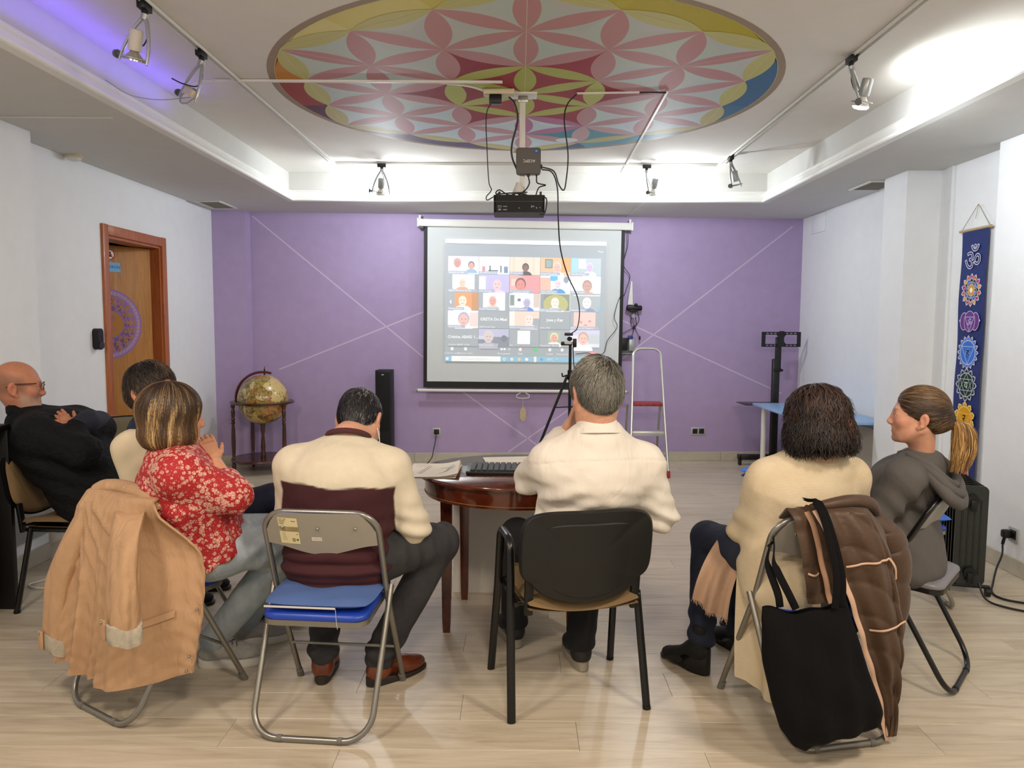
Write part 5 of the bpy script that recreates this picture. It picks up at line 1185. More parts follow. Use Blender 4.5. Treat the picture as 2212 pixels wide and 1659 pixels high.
# --- skin and hair
M_skin = attr_mat('skin', .5, spec=.35, sss=.12, bump=.12, bscale=260, var=.14, vscale=60)
M_hair = attr_mat('hair', .5, spec=.35)
def basis(fwd, up=(0, 0, 1), roll=0):
    f = nrm(fwd); r = nrm(np.cross(f, up)); u = np.cross(r, f)
    if roll: r, u = r*math.cos(roll)+u*math.sin(roll), u*math.cos(roll)-r*math.sin(roll)
    return np.stack([r, f, u], 1)     # columns: x right, y forward, z up
def head_field(sc=1.0, female=False, nose=1.0):
    F = Fld(); a = .93 if female else 1.0
    F.ell((0, -.014, .036), (.074, .097, .088), k=.03)
    F.ell((0, .032, -.020), (.060*a+.002, .062, .086), k=.03)
    F.ell((0, .030, -.068), (.050*a, .056, .042), k=.03)
    F.ell((0, .076, -.098), (.021*a, .018, .017), k=.02)
    F.cap((-.034, .078, .022), (.034, .078, .022), .011 if female else .014, k=.02)
    for s in (-1, 1):
        F.ell((s*.040, .058, -.022), (.022, .026, .022), k=.025)
        F.cap((s*.058, -.005, -.052), (s*.030, .055, -.092), .014, k=.03)
    for s in (-1, 1): F.ell((s*.031, .099, .003), (.017, .018, .012), k=.012, m='-')
    F.cap((0, .088, .014), (0, .106*nose, -.027), .0075, .0108, k=.014); F.cap((0, .102*nose, -.030), (0, .086, -.040), .0085, .008, k=.012)
    for s in (-1, 1): F.ell((s*.012, .100*nose, -.032), (.0085, .010, .008), k=.008)
    F.cap((-.016, .087, -.0555), (.016, .087, -.0555), .0080, k=.008); F.cap((-.014, .087, -.0695), (.014, .087, -.0695), .0085, k=.008)
    F.cap((-.022, .098, -.0622), (.022, .098, -.0622), .0030, k=.004, m='-')
    for s in (-1, 1):
        F.cap((s*.019, .089, .0095), (s*.043, .081, .0085), .0052, k=.006); F.cap((s*.020, .087, -.0065), (s*.042, .079, -.0055), .0048, k=.006)
    for s in (-1, 1):
        R = basis((-.25*s, 1, .12), (s*.15, -.12, 1)); q = .86 if female else 1.0
        F.ell((s*.080, -.020, -.006), (.010, .021*q, .033*q), R, k=.010); F.cap((s*.079, -.012, -.034), (s*.074, -.002, -.042), .009, .008, k=.008)
        F.ell((s*.093, -.013, -.004), (.010, .011*q, .019*q), R, k=.005, m='-')
    return F
def head_colour(V, skin, lip='#a8655c', beard=None, hairline=None, cheek=.10):
    c = np.tile(np.array(lin(skin)), (len(V), 1)); x, y, z = V.T
    def blend(m, col): nonlocal c; c = c*(1-m[:, None])+np.array(lin(col))*m[:, None]
    ch = np.exp(-(((np.abs(x)-.042)/.025)**2+((z+.022)/.022)**2))*(y > .03)*cheek*2; blend(np.clip(ch, 0, .5), '#c4665a')
    ear = np.clip((np.abs(x)-.074)/.008, 0, 1)*.35; blend(ear*.6*(np.abs(z) < .05), '#c9705c')
    nm = np.exp(-((x/.016)**2+((z+.030)/.016)**2))*(y > .09)*.28; blend(nm, '#c4665a')
    lm = (np.exp(-((x/.020)**4+((z+.0625)/.0125)**4)))*(y > .075); blend(np.clip(lm, 0, 1)*.75, lip)
    if beard:
        b = np.clip((-.028-z)/.02, 0, 1)*np.clip((y-.0)/.02, 0, 1)*(1-.8*lm); blend(np.clip(b, 0, 1)*beard[1], beard[0])
    if hairline:
        b = np.clip((.065-z+.25*np.clip(-y, 0, 1))/.03, 0, 1)*np.clip((.048-y-.25*np.maximum(z, 0))/.03, 0, 1)*np.clip((z+.05)/.03, 0, 1)*(np.abs(x) < .079); blend(b*hairline[1], hairline[0])
    br = np.exp(-(((np.abs(x)-.031)/.018)**4+((z-.027-.05*(np.abs(x)-.02))/.005)**2))*(y > .06); blend(br*.6, '#4a3626')
    return c
def ribbons(paths, width, cols, lift_n):
    """paths (N,T,3), normals (N,T,3): thin tent-shaped strands"""
    N, T, _ = paths.shape; tan = np.gradient(paths, axis=1); side = np.cross(tan, lift_n); side /= np.linalg.norm(side, axis=2)[..., None]+1e-9
    w_ = width*np.sin(np.linspace(.22, 1, T)*PI*.5+np.linspace(0, 1, T)*PI*.42)[None, :, None]
    V = np.stack([paths-side*w_, paths+lift_n*w_*.7, paths+side*w_], 2)     # N,T,3,3
    base = (np.arange(N)*T*3)[:, None]+(np.arange(T-1)*3)[None, :]
    F = np.concatenate([np.stack([base+a, base+a+3, base+a+4, base+a+1], -1).reshape(-1, 4) for a in (0, 1)])
    C_ = np.repeat(cols, T*3, 0)
    return V.reshape(-1, 3), F, C_
def strands(fld, roots, dirfn, T, step, lift, width, cols, jitter=.2, seed=0, wave=None, free=0, droop=.0):
    r = np.random.RandomState(seed); P = roots.copy(); out = []; nn = []
    g = fld.grad(P); P = P-g*fld.at(P)[:, None]
    jit = r.normal(size=P.shape)*jitter
    for t in range(T):
        g = fld.grad(P) if t < T-free or t == 0 else lg; d = (dirfn(P, t/(T-1))+jit) if t < T-free or t == 0 else ld+jit*.3; d = d-g*np.sum(d*g, 1)[:, None]; d /= np.linalg.norm(d, axis=1)[:, None]+1e-9
        off = lift(t/(T-1))
        if np.ndim(off) == 0: off = np.full(len(P), off)
        Q = P+g*off[:, None]
        if wave is not None: Q = Q+wave(P, t/(T-1), g, d)
        out.append(Q); nn.append(g)
        P = P+d*(step if np.isscalar(step) else step[:, None])
        if t < T-1-free: P = P-fld.grad(P)*np.clip(fld.at(P), -.02, .02)[:, None]; ld, lg = d, g
        else: P = P+V3(0, 0, -droop)
    return ribbons(np.stack(out, 1), width, cols, np.stack(nn, 1))
def sample_surface(V, F, n, seed, mask=None):
    r = np.random.RandomState(seed); a = np.linalg.norm(np.cross(V[F[:, 2]]-V[F[:, 0]], V[F[:, 3]]-V[F[:, 1]]), axis=1)
    cen = V[F].mean(1)
    if mask is not None: a = a*mask(cen)
    i = r.choice(len(F), n, p=a/a.sum()); w_ = r.dirichlet(np.ones(4), n); return (V[F[i]]*w_[..., None]).sum(1)
def join(parts):
    V, F, Cc, n = [], [], [], 0
    for v, f, c in parts: V.append(v); F.append(f+n); Cc.append(c if np.ndim(c) == 2 else np.tile(c, (len(v), 1))); n += len(v)
    return np.vstack(V), np.vstack(F), np.vstack(Cc)
def cmix(cols, n, seed, w=None):
    r = np.random.RandomState(seed); A = np.array([lin(c) for c in cols]); i = r.choice(len(cols), n, p=w); return A[i]*(.8+.4*r.rand(n))[:, None]
class Person:
    def __init__(s, loc, label, head_c, face, up=(0, 0, 1), roll=0, sc=1.0, female=False, nose=1.0):
        s.o = empty('person', loc, 0, label, 'person'); s.loc = np.array(loc, float); s.R = basis(face, up, roll); s.hc = np.array(head_c, float); s.sc = sc
        s.hf = head_field(1, female, nose); s.female = female
    def hw(s, p): return s.hc+s.sc*(np.asarray(p, float) @ s.R.T)      # head space to world
    def put(s, name, V, F, m, col=None, parent=None, sharp=None): return np_mesh(name, V, F, m, parent or s.o, col=col, origin=s.loc, sharp=sharp)
    def body(s, J, skin, girth=1.0, res=.012, hres=.0042, paint=None, hands=(), hand_res=.004):
        """J: joints; head and neck fine, the rest coarser, one mesh"""
        parts = []
        nb = s.R.T @ (J['neck']-s.hc)/s.sc; F = s.hf
        F.cap((0, -.022, -.045), nb*1.0, .055 if not s.female else .048, .062 if not s.female else .052, k=.035)
        V, Q = F.mesh(hres); col = paint(V) if paint else head_colour(V, skin); parts.append((s.hw(V), Q, col))
        B = Fld(); g = girth; u = J['r']
        B.ecap(J['pelvis'], J['waist'], u, (.165*g, .115*g), (.150*g, .108*g), .05); B.ecap(J['waist'], J['chest'], u, (.150*g, .108*g), (.168*g, .115*g), .05)
        B.ecap(J['chest'], J['neck']-V3(0, 0, .05), u, (.168*g, .115*g), (.085, .07), .05)
        for L_ in 'LR':
            B.cap(J['neck']-V3(0, 0, .03), J['sh'+L_], .05, .055, .05); B.cap(J['sh'+L_], J['el'+L_], .05*g, .041, .03); B.cap(J['el'+L_], J['wr'+L_], .041, .027, .02)
            hp = J['pelvis']+(.085 if L_ == 'R' else -.085)*u; B.cap(hp, J['kn'+L_], .082*g, .056, .05); B.cap(J['kn'+L_], J['an'+L_], .056, .036, .03)
            B.cap(J['an'+L_], J['an'+L_]+nrm(J['toe'+L_])*.06-V3(0, 0, .045), .030, .022, .02)
        V, Q = B.mesh(res); parts.append((V, Q, np.array(lin(skin))))
        for H in hands:
            V, Q = H.mesh(hand_res); parts.append((V, Q, np.array(lin(skin))))
        V, Q, c = join(parts); return s.put('body', V, Q, M_skin, c)
    def eyes(s, iris='#4a3524'):
        for q in (-1, 1):
            P = Print(0); V, F = [], []
            b = MB(); b.ball((0, 0, 0), .0118, 14, 10); V = np.vstack(b.v); F = b.f
            R = basis((0, 0, 1), (0, 1, 0)); V = V @ np.array(Matrix.Rotation(-PI/2, 3, 'X')).T
            col = np.tile(np.array(lin('#d8d0c8')), (len(V), 1)); d = np.linalg.norm(V[:, [0, 2]], axis=1); fr = V[:, 1] > 0
            col[fr & (d < .0062)] = lin(iris); col[fr & (d < .0030)] = (.01, .01, .01)
            np_mesh('eye', s.hw(V+V3(q*.031, .0775, .002)), F, attr_mat('eye_wet', .12), s.o, col=col, origin=s.loc)
    def garment(s, name, F, m, res=.008, disp=None, paint=None, parent=None, smooth=2, sharp=None):
        V, Q = F.mesh(res, smooth)
        if disp is not None: N = vnormals(V, Q); V = V+N*disp(V, N)[:, None]
        return s.put(name, V, Q, m, paint(V) if paint is not None else None, parent, sharp)
    def hair(s, parts, m=None, name='hair'):
        V, Q, c = join(parts); return s.put(name, s.hw(V), Q, m or M_hair, c)
def top_field(J, t=.016, girth=1.0, arm=.0, sleeve=(1, 1), slv=(.058, .048, .038), hem=None, neckr=.07):
    F = Fld(); u = J['r']; g = girth
    pel = J['pelvis'] if hem is None else hem
    F.ecap(pel, J['waist'], u, (.165*g+t, .118*g+t), (.152*g+t, .11*g+t), .05); F.ecap(J['waist'], J['chest'], u, (.152*g+t, .11*g+t), (.170*g+t, .118*g+t), .06)
    F.ecap(J['chest'], J['neck']-V3(0, 0, .055), u, (.170*g+t, .118*g+t), (.09+t, .07+t), .06)
    for k, L_ in enumerate('LR'):
        F.cap(J['neck']-V3(0, 0, .045), J['sh'+L_], .045+t, .052+t, .05)
        F.cap(J['sh'+L_], J['el'+L_], slv[0], slv[1], .045)
        e = J['el'+L_]+(J['wr'+L_]-J['el'+L_])*sleeve[k]
        F.cap(J['el'+L_], e, slv[1], slv[2], .02)
    return F
def leg_field(J, t=.012, g=1.0, cuff=(.052, .052), thigh=.088, knee=.066, up=.0):
    F = Fld(); u = J['r']
    F.ecap(J['pelvis']+V3(0, 0, .0), J['waist']*.35+J['pelvis']*.65, u, (.168*g+t, .122*g+t), (.158*g+t, .114*g+t), .05)
    for k, L_ in enumerate('LR'):
        hp = J['pelvis']+(.085 if L_ == 'R' else -.085)*u; F.cap(hp, J['kn'+L_], thigh*g+t*.5, knee, .05)
        a = J['an'+L_]+V3(0, 0, .02); F.cap(J['kn'+L_], a, knee, cuff[k], .025)
    return F
def arm_dist(J, V, slv=.05):
    d = np.full(len(V), 9.)
    for L_ in 'LR':
        for a, b in (('sh', 'el'), ('el', 'wr')):
            d = np.minimum(d, Fld.dist(('c', (J[a+L_], J[b+L_], slv, slv)), V[:, 0], V[:, 1], V[:, 2]))
    return d
def torso_dist(J, V, g=1.0):
    d = np.full(len(V), 9.)
    for a, b in (('pelvis', 'waist'), ('waist', 'chest'), ('chest', 'neck')):
        A, B = J[a], J[b]; ax = nrm(B-A); u = nrm(J['r']-ax*(J['r']@ax)); d = np.minimum(d, Fld.dist(('t', (A, B, ax, u, np.cross(ax, u), (.18*g, .13*g), (.17*g if b != 'neck' else .12, .12*g if b != 'neck' else .1))), V[:, 0], V[:, 1], V[:, 2]))
    return d
def shoe(P, ankle, toe, upper, sole_m, L_=.275, w=.098, heel=.022, sole=.018, ank=.05, high=.075, pitch=0, lace=None, parent=None, name='shoe', block=0):
    """ankle: world point of the ankle joint; toe: unit direction; the sole lies under it"""
    f = nrm(V3(toe[0], toe[1], 0)); T = np.eye(4); r_ = np.cross(f, V3(0, 0, 1))
    Rp = np.array(Matrix.Rotation(pitch, 3, Vector(r_))); T[:3, 0] = r_; T[:3, 1] = Rp @ f; T[:3, 2] = Rp @ V3(0, 0, 1)
    base = np.array([ankle[0], ankle[1], 0])-f*.06; T[:3, 3] = base
    lift = 0
    out = []
    for k in range(40):
        a = 2*PI*k/40; y = math.cos(a); x = math.sin(a); yy = L_/2+L_/2*y
        wv = (.40 if yy < L_*.3 else .40+.10*min(1, (yy-L_*.3)/(L_*.35)))*w; out.append((math.copysign(abs(x)**.75, x)*wv, yy))
    b = MB(T); h0 = heel
    ring = lambda k, zf: np.array([((x)*k, (y-L_/2)*k+L_/2, zf(y)) for x, y in out])
    bot = lambda y: 0 if block == 0 or y < .085 else min(block*.6, (y-.085)*2) if y < L_*.55 else max(0, block*.6-(y-L_*.55)*.5)
    topz = lambda y: sole+heel*max(0, 1-y/(L_*.55))+block*(max(0, 1-y/(L_*.5))*.5+.1)
    b.loft([ring(.97, bot), ring(1.02, lambda y: bot(y)+.006), ring(1.02, topz), ring(.95, lambda y: topz(y)+.003)])
    F = Fld(); zt = sole+heel*.5+block*.3
    F.cap((0, .045, zt+.03), (0, .052, zt+high), w*.36, w*.37, .02); F.ell((0, .055, zt+.025), (w*.41, .055, .042), k=.02)
    F.ell((0, L_*.70, sole+.018), (w*.47, L_*.29, .034), k=.025); F.cap((0, .06, zt+.055), (0, L_*.62, sole+.03), w*.33, w*.33, .03)
    F.plane((0, 0, sole+.004), (0, 0, -1), .004)
    V, Q = F.mesh(.005, 2); V = V @ T[:3, :3].T+T[:3, 3]
    t = P.put(name, V, Q, upper)
    Vb = np.vstack(b.v); sh = 0
    o = np_mesh('sole', Vb-P.loc, b.f, sole_m, t, sharp=40)
    if lace:
        b = MB(T)
        for k in range(4): b.tube(spline([(-w*.26, .105+.018*k, sole+.088-.010*k), (0, .10+.018*k, sole+.097-.010*k), (w*.26, .105+.018*k, sole+.088-.010*k)], 4), .0028, 5)
        b.tube(spline([(0, .10, sole+.096), (.02, .085, sole+.115), (.035, .09, sole+.10), (.0, .10, sole+.096), (-.02, .085, sole+.112), (-.03, .09, sole+.10)], 4), .0022, 5)
        np_mesh('laces', np.vstack(b.v)-P.loc, b.f, lace, t)
    return t
def hand_field(wr, d, n, thumb, curl=.4, s=1.0, spread=.06):
    """wrist point, finger direction, back-of-hand normal, thumb side vector"""
    d, n = nrm(d), nrm(n); n = nrm(n-d*(n@d)); t = nrm(thumb-d*(np.asarray(thumb)@d)-n*(np.asarray(thumb)@n)); F = Fld(); wr = np.asarray(wr, float)
    F.ecap(wr-d*.03, wr+d*.01, t, (.028*s, .021*s), (.030*s, .021*s), .015); F.ecap(wr+d*.01*s, wr+d*.082*s, t, (.031*s, .016*s), (.041*s, .014*s), .02)
    L_ = (.072, .080, .075, .058)
    for k in range(4):
        o = (.030-.020*k)*s; p = wr+d*(.080-.003*abs(k-1.2))*s+t*o; dd = nrm(d+t*spread*(1.2-k)); ang = curl*(.8+.15*k)
        for j, fr in enumerate((.45, .31, .24)):
            dd = nrm(dd*math.cos(ang*(.5+.4*j))-n*math.sin(ang*(.5+.4*j))); q = p+dd*L_[k]*fr*s; F.cap(p, q, (.0092-.0009*j)*s, (.0085-.0010*j)*s, .006); p = q
    p = wr+d*.022*s+t*.026*s; dd = nrm(d*.55+t*.75-n*.25); F.cap(wr+d*.015*s+t*.014*s, p+dd*.028*s, .016*s, .012*s, .015)
    p = p+dd*.026*s; dd = nrm(d*.85+t*.42-n*.25); F.cap(p, p+dd*.032*s, .0108*s, .0098*s, .006); F.cap(p+dd*.032*s, p+dd*.032*s+nrm(dd-n*.3)*.026*s, .0098*s, .0078*s, .005)
    return F
def J_(**k): return {a: np.array(b, float) for a, b in k.items()}
def ss(x, a, b): t = np.clip((x-a)/(b-a), 0, 1); return t*t*(3-2*t)
M_knit = attr_mat('knit_jumper', .85, bump=.25, bscale=420, var=.06, vscale=30)
M_shirt = mat('white_cotton', '#d8d2c6', .75, bump=.12, bscale=500)
M_leather = mat('tan_leather', '#6e3216', .3, var=.3, vscale=22, coat=.25); M_sole_d = mat('dark_sole', '#2a241e', .6); M_welt = mat('welt', '#a8683c', .5)
def denim(name, col, hi, dark=.75):
    m = mat(name, col, .85); t = NT(m); v = t.coord()
    n = t.noise(v, 9, 4, .6); f = t.noise(v, 420, 2, .5)
    t.link(t.mix(.25, t.ramp(n.outputs[0], [(.32, col), (.72, hi)]), t.ramp(f.outputs[0], [(.4, col), (.6, hi)])), t.b.inputs['Base Color']); t.bump(f.outputs[0], .2, .002); return m
M_jean_grey = denim('dark_grey_denim', '#262628', '#3a3a3c'); M_jean_blue = denim('light_blue_denim', '#8d9ca6', '#b4bfc3'); M_jean_navy = denim('navy_denim', '#141b2c', '#1d2740'); M_black_cloth = denim('black_trousers', '#0d0e12', '#14161c')
def folds(m, scale=14, strength=.35, dist=.02, stretch=(1, 1, .45)):
    """soft cloth creases laid over the weave"""
    t = NT(m); n = t.noise(t.coord(stretch), scale, 3, .55, 1.1); p = t.b.inputs['Normal'].links[0].from_socket if t.b.inputs['Normal'].is_linked else None
    t.bump(n.outputs[0], strength, dist, p)
for m_ in (M_shirt, M_jean_grey, M_jean_blue, M_jean_navy): folds(m_)
folds(M_knit, 10, .18)
# ---------------------------------------------------------------- man in cream and burgundy sweater
p4 = Person((-.70, 2.72, 0), 'person seen from behind in cream and burgundy sweater, bending forward', (-.645, 3.0, 1.066), (.12, .74, -.66), (0, .3, 1), roll=.06, sc=1.04)
J4 = J_(r=(.997, -.078, 0), pelvis=(-.69, 2.80, .565), waist=(-.69, 2.795, .70), chest=(-.685, 2.815, .87), neck=(-.668, 2.875, 1.02), shL=(-.862, 2.825, .918), shR=(-.492, 2.84, .912), elL=(-.895, 2.86, .69), elR=(-.405, 2.86, .675), wrL=(-.76, 3.08, .64), wrR=(-.50, 3.12, .65),
        knL=(-.80, 3.14, .545), knR=(-.315, 2.99, .575), anL=(-.80, 2.955, .10), anR=(-.56, 2.93, .10), toeL=(-.1, 1, 0), toeR=(.72, .7, 0))
p4.body(J4, '#cf9d82', 1.12, hands=[hand_field(J4['wrL'], (.6, .7, .1), (0, -.3, 1), (0, .3, 1), .5), hand_field(J4['wrR'], (-.5, .7, .1), (0, -.3, 1), (0, .3, 1), .5)], hand_res=.005)
F = top_field(J4, .014, 1.16, slv=(.073, .062, .048), hem=J4['pelvis']+V3(0, -.01, -.035))
F.ecap((-.69, 2.73, .60), (-.69, 2.735, .54), J4['r'], (.185, .07), (.175, .06), .05)
def d4(V, N):
    back = (N[:, 1] < .2)
    z = V[:, 2]+.05*np.abs(V[:, 0]+.69)-.01
    fold = -.007*np.exp(-((z-.575)/.010)**2)+.014*np.exp(-((z-.548)/.016)**2)+.006*np.exp(-((z-.605)/.02)**2)-.006*np.exp(-((z-.50)/.008)**2)
    w = .005*wob(V, 24, 3)+.003*wob(V, 60, 4)
    r = .006*np.sin(V[:, 2]*95+2*np.sin(V[:, 0]*14))*ss(V[:, 0], -.62, -.46)*ss(-V[:, 2], -.82, -.66)
    return fold*back*(z < .66)+w+r
def c4_(V):
    cream, burg = np.array(lin('#d3c9b2')), np.array(lin('#3f1a1f'))
    t = torso_dist(J4, V, 1.16)-arm_dist(J4, V, .062); line = .872-.055*(V[:, 0]+.69)+.004*np.sin(V[:, 0]*30)
    b = ss(line-V[:, 2], -.0025, .0025)*ss(-t, -.004, .006)
    return cream*(1-b[:, None])+burg*b[:, None]
p4.garment('sweater', F, M_knit, .0065, d4, c4_)
F = Fld(); nk = np.array(J4['neck'])+V3(0, 0, .0); ax = nrm(nk-J4['chest'])
a = np.linspace(0, 2*PI, 30)
b = MB(); R = basis((0, 1, -.55)); b.tube([p4.loc*0+nk+V3(.004, -.002, .004)+R @ V3(.083*math.cos(t_), .078*math.sin(t_), 0) for t_ in a[:-1]], .0085, 8, closed=True, flat=1.3)
np_mesh('collar', np.vstack(b.v)-p4.loc, b.f, mat('burgundy_rib', '#4a1f25', .85, bump=.3, bscale=300), p4.o)
F = leg_field(J4, .014, 1.12, (.060, .066), .098, .074)
p4.garment('trousers', F, M_jean_grey, .008, lambda V, N: .005*wob(V, 30, 8)+.006*np.sin(V[:, 2]*85+3*np.sin(V[:, 0]*20))*ss(-V[:, 2], -.26, -.12)+.004*np.sin((V[:, 0]+V[:, 1])*70)*ss(V[:, 2], .44, .5)*ss(V[:, 0], -.5, -.4))
lc = mat('brown_lace', '#2c1a10', .7)
shoe(p4, J4['anL'], (-.12, 1), M_leather, M_sole_d, .285, .104, .024, .016, lace=lc, name='brown_shoe')
shoe(p4, J4['anR'], (.72, .7), M_leather, M_sole_d, .285, .104, .024, .016, lace=lc, name='brown_shoe')
def short_hair(seed, cols, wts, n, whorl, length=10, step=.006, top_lift=.010, thin=None, base='#1f1b18', nape=-.072, width=.0011, size=1.0, front=-.035):
    H = Fld(); H.ell((0, -.016, .038), (.0795*size, .1025*size, .0935*size), k=.02); H.ell((0, -.062, -.012), (.062*size, .052*size, .058*size), k=.03)
    H.ell((0, .140, front), (.28, .082, .125), k=.012, m='-')
    for s in (-1, 1): H.ell((s*.090, .025, -.052), (.045, .062, .060), k=.01, m='-')
    H.plane((0, -.04, nape), (0, .55, -1), .008)
    V, Q = H.mesh(.0055, 1); bc = np.tile(np.array(lin(base)), (len(V), 1))
    if thin is not None:
        m = np.exp(-(np.linalg.norm(V-np.array(thin[0]), axis=1)/thin[1])**2)[:, None]*thin[3]; bc = bc*(1-m)+np.array(lin(thin[2]))*m
    wpos = np.array(whorl)
    def dirs(P, t):
        d = P-wpos; d = d/(np.linalg.norm(d, axis=1)[:, None]+1e-6); r = np.cross(d, V3(0, 0, 1)); return d+.35*r*np.exp(-np.linalg.norm(P-wpos, axis=1)/.05)[:, None]+V3(0, 0, -.55)*ss(-P[:, 2], -.06, .04)[:, None]
    keep = None
    roots = sample_surface(V, Q, n, seed, (lambda c: 1-.8*np.exp(-(np.linalg.norm(c-np.array(thin[0]), axis=1)/thin[1])**2)) if thin is not None else None)
    cl = cmix(cols, n, seed, wts)
    S = strands(H, roots, dirs, 6, step*length/6, lambda t: .001+top_lift*t*(1-.35*t), width, cl, .22, seed, None, 2, .001)
    return [(V, Q, bc), S]
p4.hair(short_hair(1, ['#17161a', '#2a282b', '#5a5b5c', '#8a8c8a'], [.42, .3, .18, .10], 5200, (0, -.045, .125), 8, .0042, .006, ((.01, -.055, .118), .028, '#a87458', .75), '#221f1f', -.046))
b = MB(); P = p4.hw(np.array([(.080, -.02, -.045), (.084, .01, -.075), (.078, .04, -.10)])); b.tube(spline(P, 5), .0018, 5); np_mesh('mask_strap', np.vstack(b.v)-p4.loc, b.f, mat('white_strap', '#e6e6e6', .7), p4.o)
# ---------------------------------------------------------------- man in white shirt
p5 = Person((.24, 2.82, 0), 'person in white shirt with short grey hair, seen from behind at table', (.288, 2.735, 1.208), (-.22, .90, -.36), (0, .2, 1), roll=-.03, sc=1.06)
J5 = J_(r=(.978, .208, 0), pelvis=(.235, 2.85, .575), waist=(.262, 2.80, .73), chest=(.288, 2.745, .915), neck=(.295, 2.715, 1.09), shL=(.120, 2.72, .962), shR=(.478, 2.775, .948), elL=(.055, 2.93, .86), elR=(.545, 2.80, .745), wrL=(.20, 2.915, 1.06), wrR=(.42, 3.02, .70),
        knL=(.0, 3.20, .545), knR=(.33, 3.26, .54), anL=(-.01, 3.31, .10), anR=(.275, 3.09, .105), toeL=(-.1, 1, 0), toeR=(-.2, 1, 0))
p5.body(J5, '#cc9a7e', 1.05, hands=[hand_field(J5['wrL'], (.35, -.10, .93), (-.8, .3, .3), (.3, .8, 0), .35), hand_field(J5['wrR'], (-.8, .5, .0), (0, 0, 1), (.3, .8, 0), .4)], hand_res=.005)
F = top_field(J5, .016, 1.10, slv=(.074, .066, .050), sleeve=(.80, .82), hem=J5['pelvis']+V3(0, 0, -.03))
def d5(V, N):
    back = ss(-N[:, 1], -.1, .3)
    f = .006*wob(V*V3(1, 1, 1.6), 24, 11)+.0035*wob(V*V3(1, 1, 1.5), 55, 12)
    ang = .013*np.sin((V[:, 2]*1.0-.45*(V[:, 0]-.1))*68+2.0*np.sin(V[:, 0]*9))*np.exp(-((V[:, 2]-.80)/.10)**2)*ss(-V[:, 0], -.34, -.12)*back
    ang += .011*np.sin((V[:, 2]+.25*V[:, 0])*85+1.5*np.sin(V[:, 0]*12))*np.exp(-((V[:, 2]-.73)/.07)**2)*back
    yoke = -.0035*np.exp(-((V[:, 2]-(.985-.35*(V[:, 0]-.29)**2+.02*(V[:, 0]-.29)))/.0028)**2)*back
    arms = .0025*np.sin(V[:, 2]*85+3*np.sin(V[:, 0]*25))*ss(V[:, 0], .50, .56)
    return f+ang+yoke+arms
p5.garment('shirt', F, M_shirt, .0065, d5)
F = Fld(); nk = J5['neck']+V3(-.003, .005, .018); R = basis((-.1, 1, -.18))
b = MB(); rings = []
for k, (rr, zz) in enumerate(((.090, -.040), (.075, -.008), (.068, .012), (.066, .024), (.062, .024), (.063, .0))):
    rings.append(np.array([nk+R @ V3(rr*1.05*math.cos(t_), rr*math.sin(t_), zz) for t_ in np.linspace(0, 2*PI, 33)[:-1]]))
b.loft(rings, caps=False); np_mesh('collar', np.vstack(b.v)-p5.loc, b.f, M_shirt, p5.o)
p5.garment('trousers', leg_field(J5, .012, 1.0, (.062, .064), .09, .070), M_black_cloth, .009, lambda V, N: .004*wob(V, 30, 5)+.004*np.sin(V[:, 2]*80)*ss(-V[:, 2], -.2, -.1))
M_sneak = mat('dark_trainer', '#26231f', .7, var=.3, vscale=60, bump=.2, bscale=300); M_sole_l = mat('pale_sole', '#9a9384', .6)
shoe(p5, J5['anL'], (-.25, 1), M_sneak, M_sole_l, .285, .104, .008, .032, name='trainer'); shoe(p5, J5['anR'], (-.15, 1), M_sneak, M_sole_l, .285, .104, .008, .032, name='trainer')
p5.hair(short_hair(2, ['#57564f', '#716f66', '#97948a', '#33322e'], [.36, .30, .18, .16], 6500, (.012, -.075, .098), 15, .0045, .014, None, '#403e39', -.098, .0012, 1.03))
b = MB(); P = p5.hw(np.array([(.085, -.035, .02), (.088, -.01, .022), (.084, .03, .018), (.076, .075, .012)])); b.tube(P, .0022, 5); np_mesh('glasses_arm', np.vstack(b.v)-p5.loc, b.f, mat('pale_frame', '#b9b2aa', .4), p5.o)
# ---------------------------------------------------------------- woman with curly dark hair
p6 = Person((1.08, 2.80, 0), 'person with curly dark hair in long cream cardigan, seen from behind', (1.122, 2.80, 1.10), (-.35, .92, -.16), female=True, sc=1.0)
J6 = J_(r=(.978, .208, 0), pelvis=(1.06, 2.86, .56), waist=(1.075, 2.845, .69), chest=(1.10, 2.82, .83), neck=(1.12, 2.80, .98), shL=(.955, 2.80, .88), shR=(1.295, 2.87, .88), elL=(.912, 2.92, .655), elR=(1.38, 2.98, .66), wrL=(.97, 3.06, .62), wrR=(1.16, 3.12, .62),
        knL=(.83, 3.17, .545), knR=(1.02, 3.22, .535), anL=(.785, 3.06, .12), anR=(1.0, 3.25, .10), toeL=(-.62, .78, 0), toeR=(-.4, 1, 0))
p6.body(J6, '#bd8768', 1.0, hands=[hand_field(J6['wrL'], (.7, .6, 0), (0, 0, 1), (.3, .8, 0), .4), hand_field(J6['wrR'], (-.7, .5, 0), (0, 0, 1), (.3, .8, 0), .4)], hand_res=.006)
F = top_field(J6, .020, 1.10, slv=(.072, .062, .054), hem=J6['pelvis']+V3(0, -.01, -.05))
F.ecap((1.06, 2.78, .57), (1.07, 2.755, .485), J6['r'], (.20, .14), (.215, .165), .05)
F.cap(J6['neck']+V3(-.09, -.01, -.055), J6['neck']+V3(.09, .01, -.055), .05, .05, .04)
def d6(V, N):
    f = .006*wob(V, 20, 21)+.004*wob(V*V3(1, 1, .7), 48, 22)
    el = np.exp(-(np.linalg.norm(V-J6['elL'], axis=1)/.13)**2); return f+.008*np.sin(V[:, 2]*70+V[:, 0]*30)*el
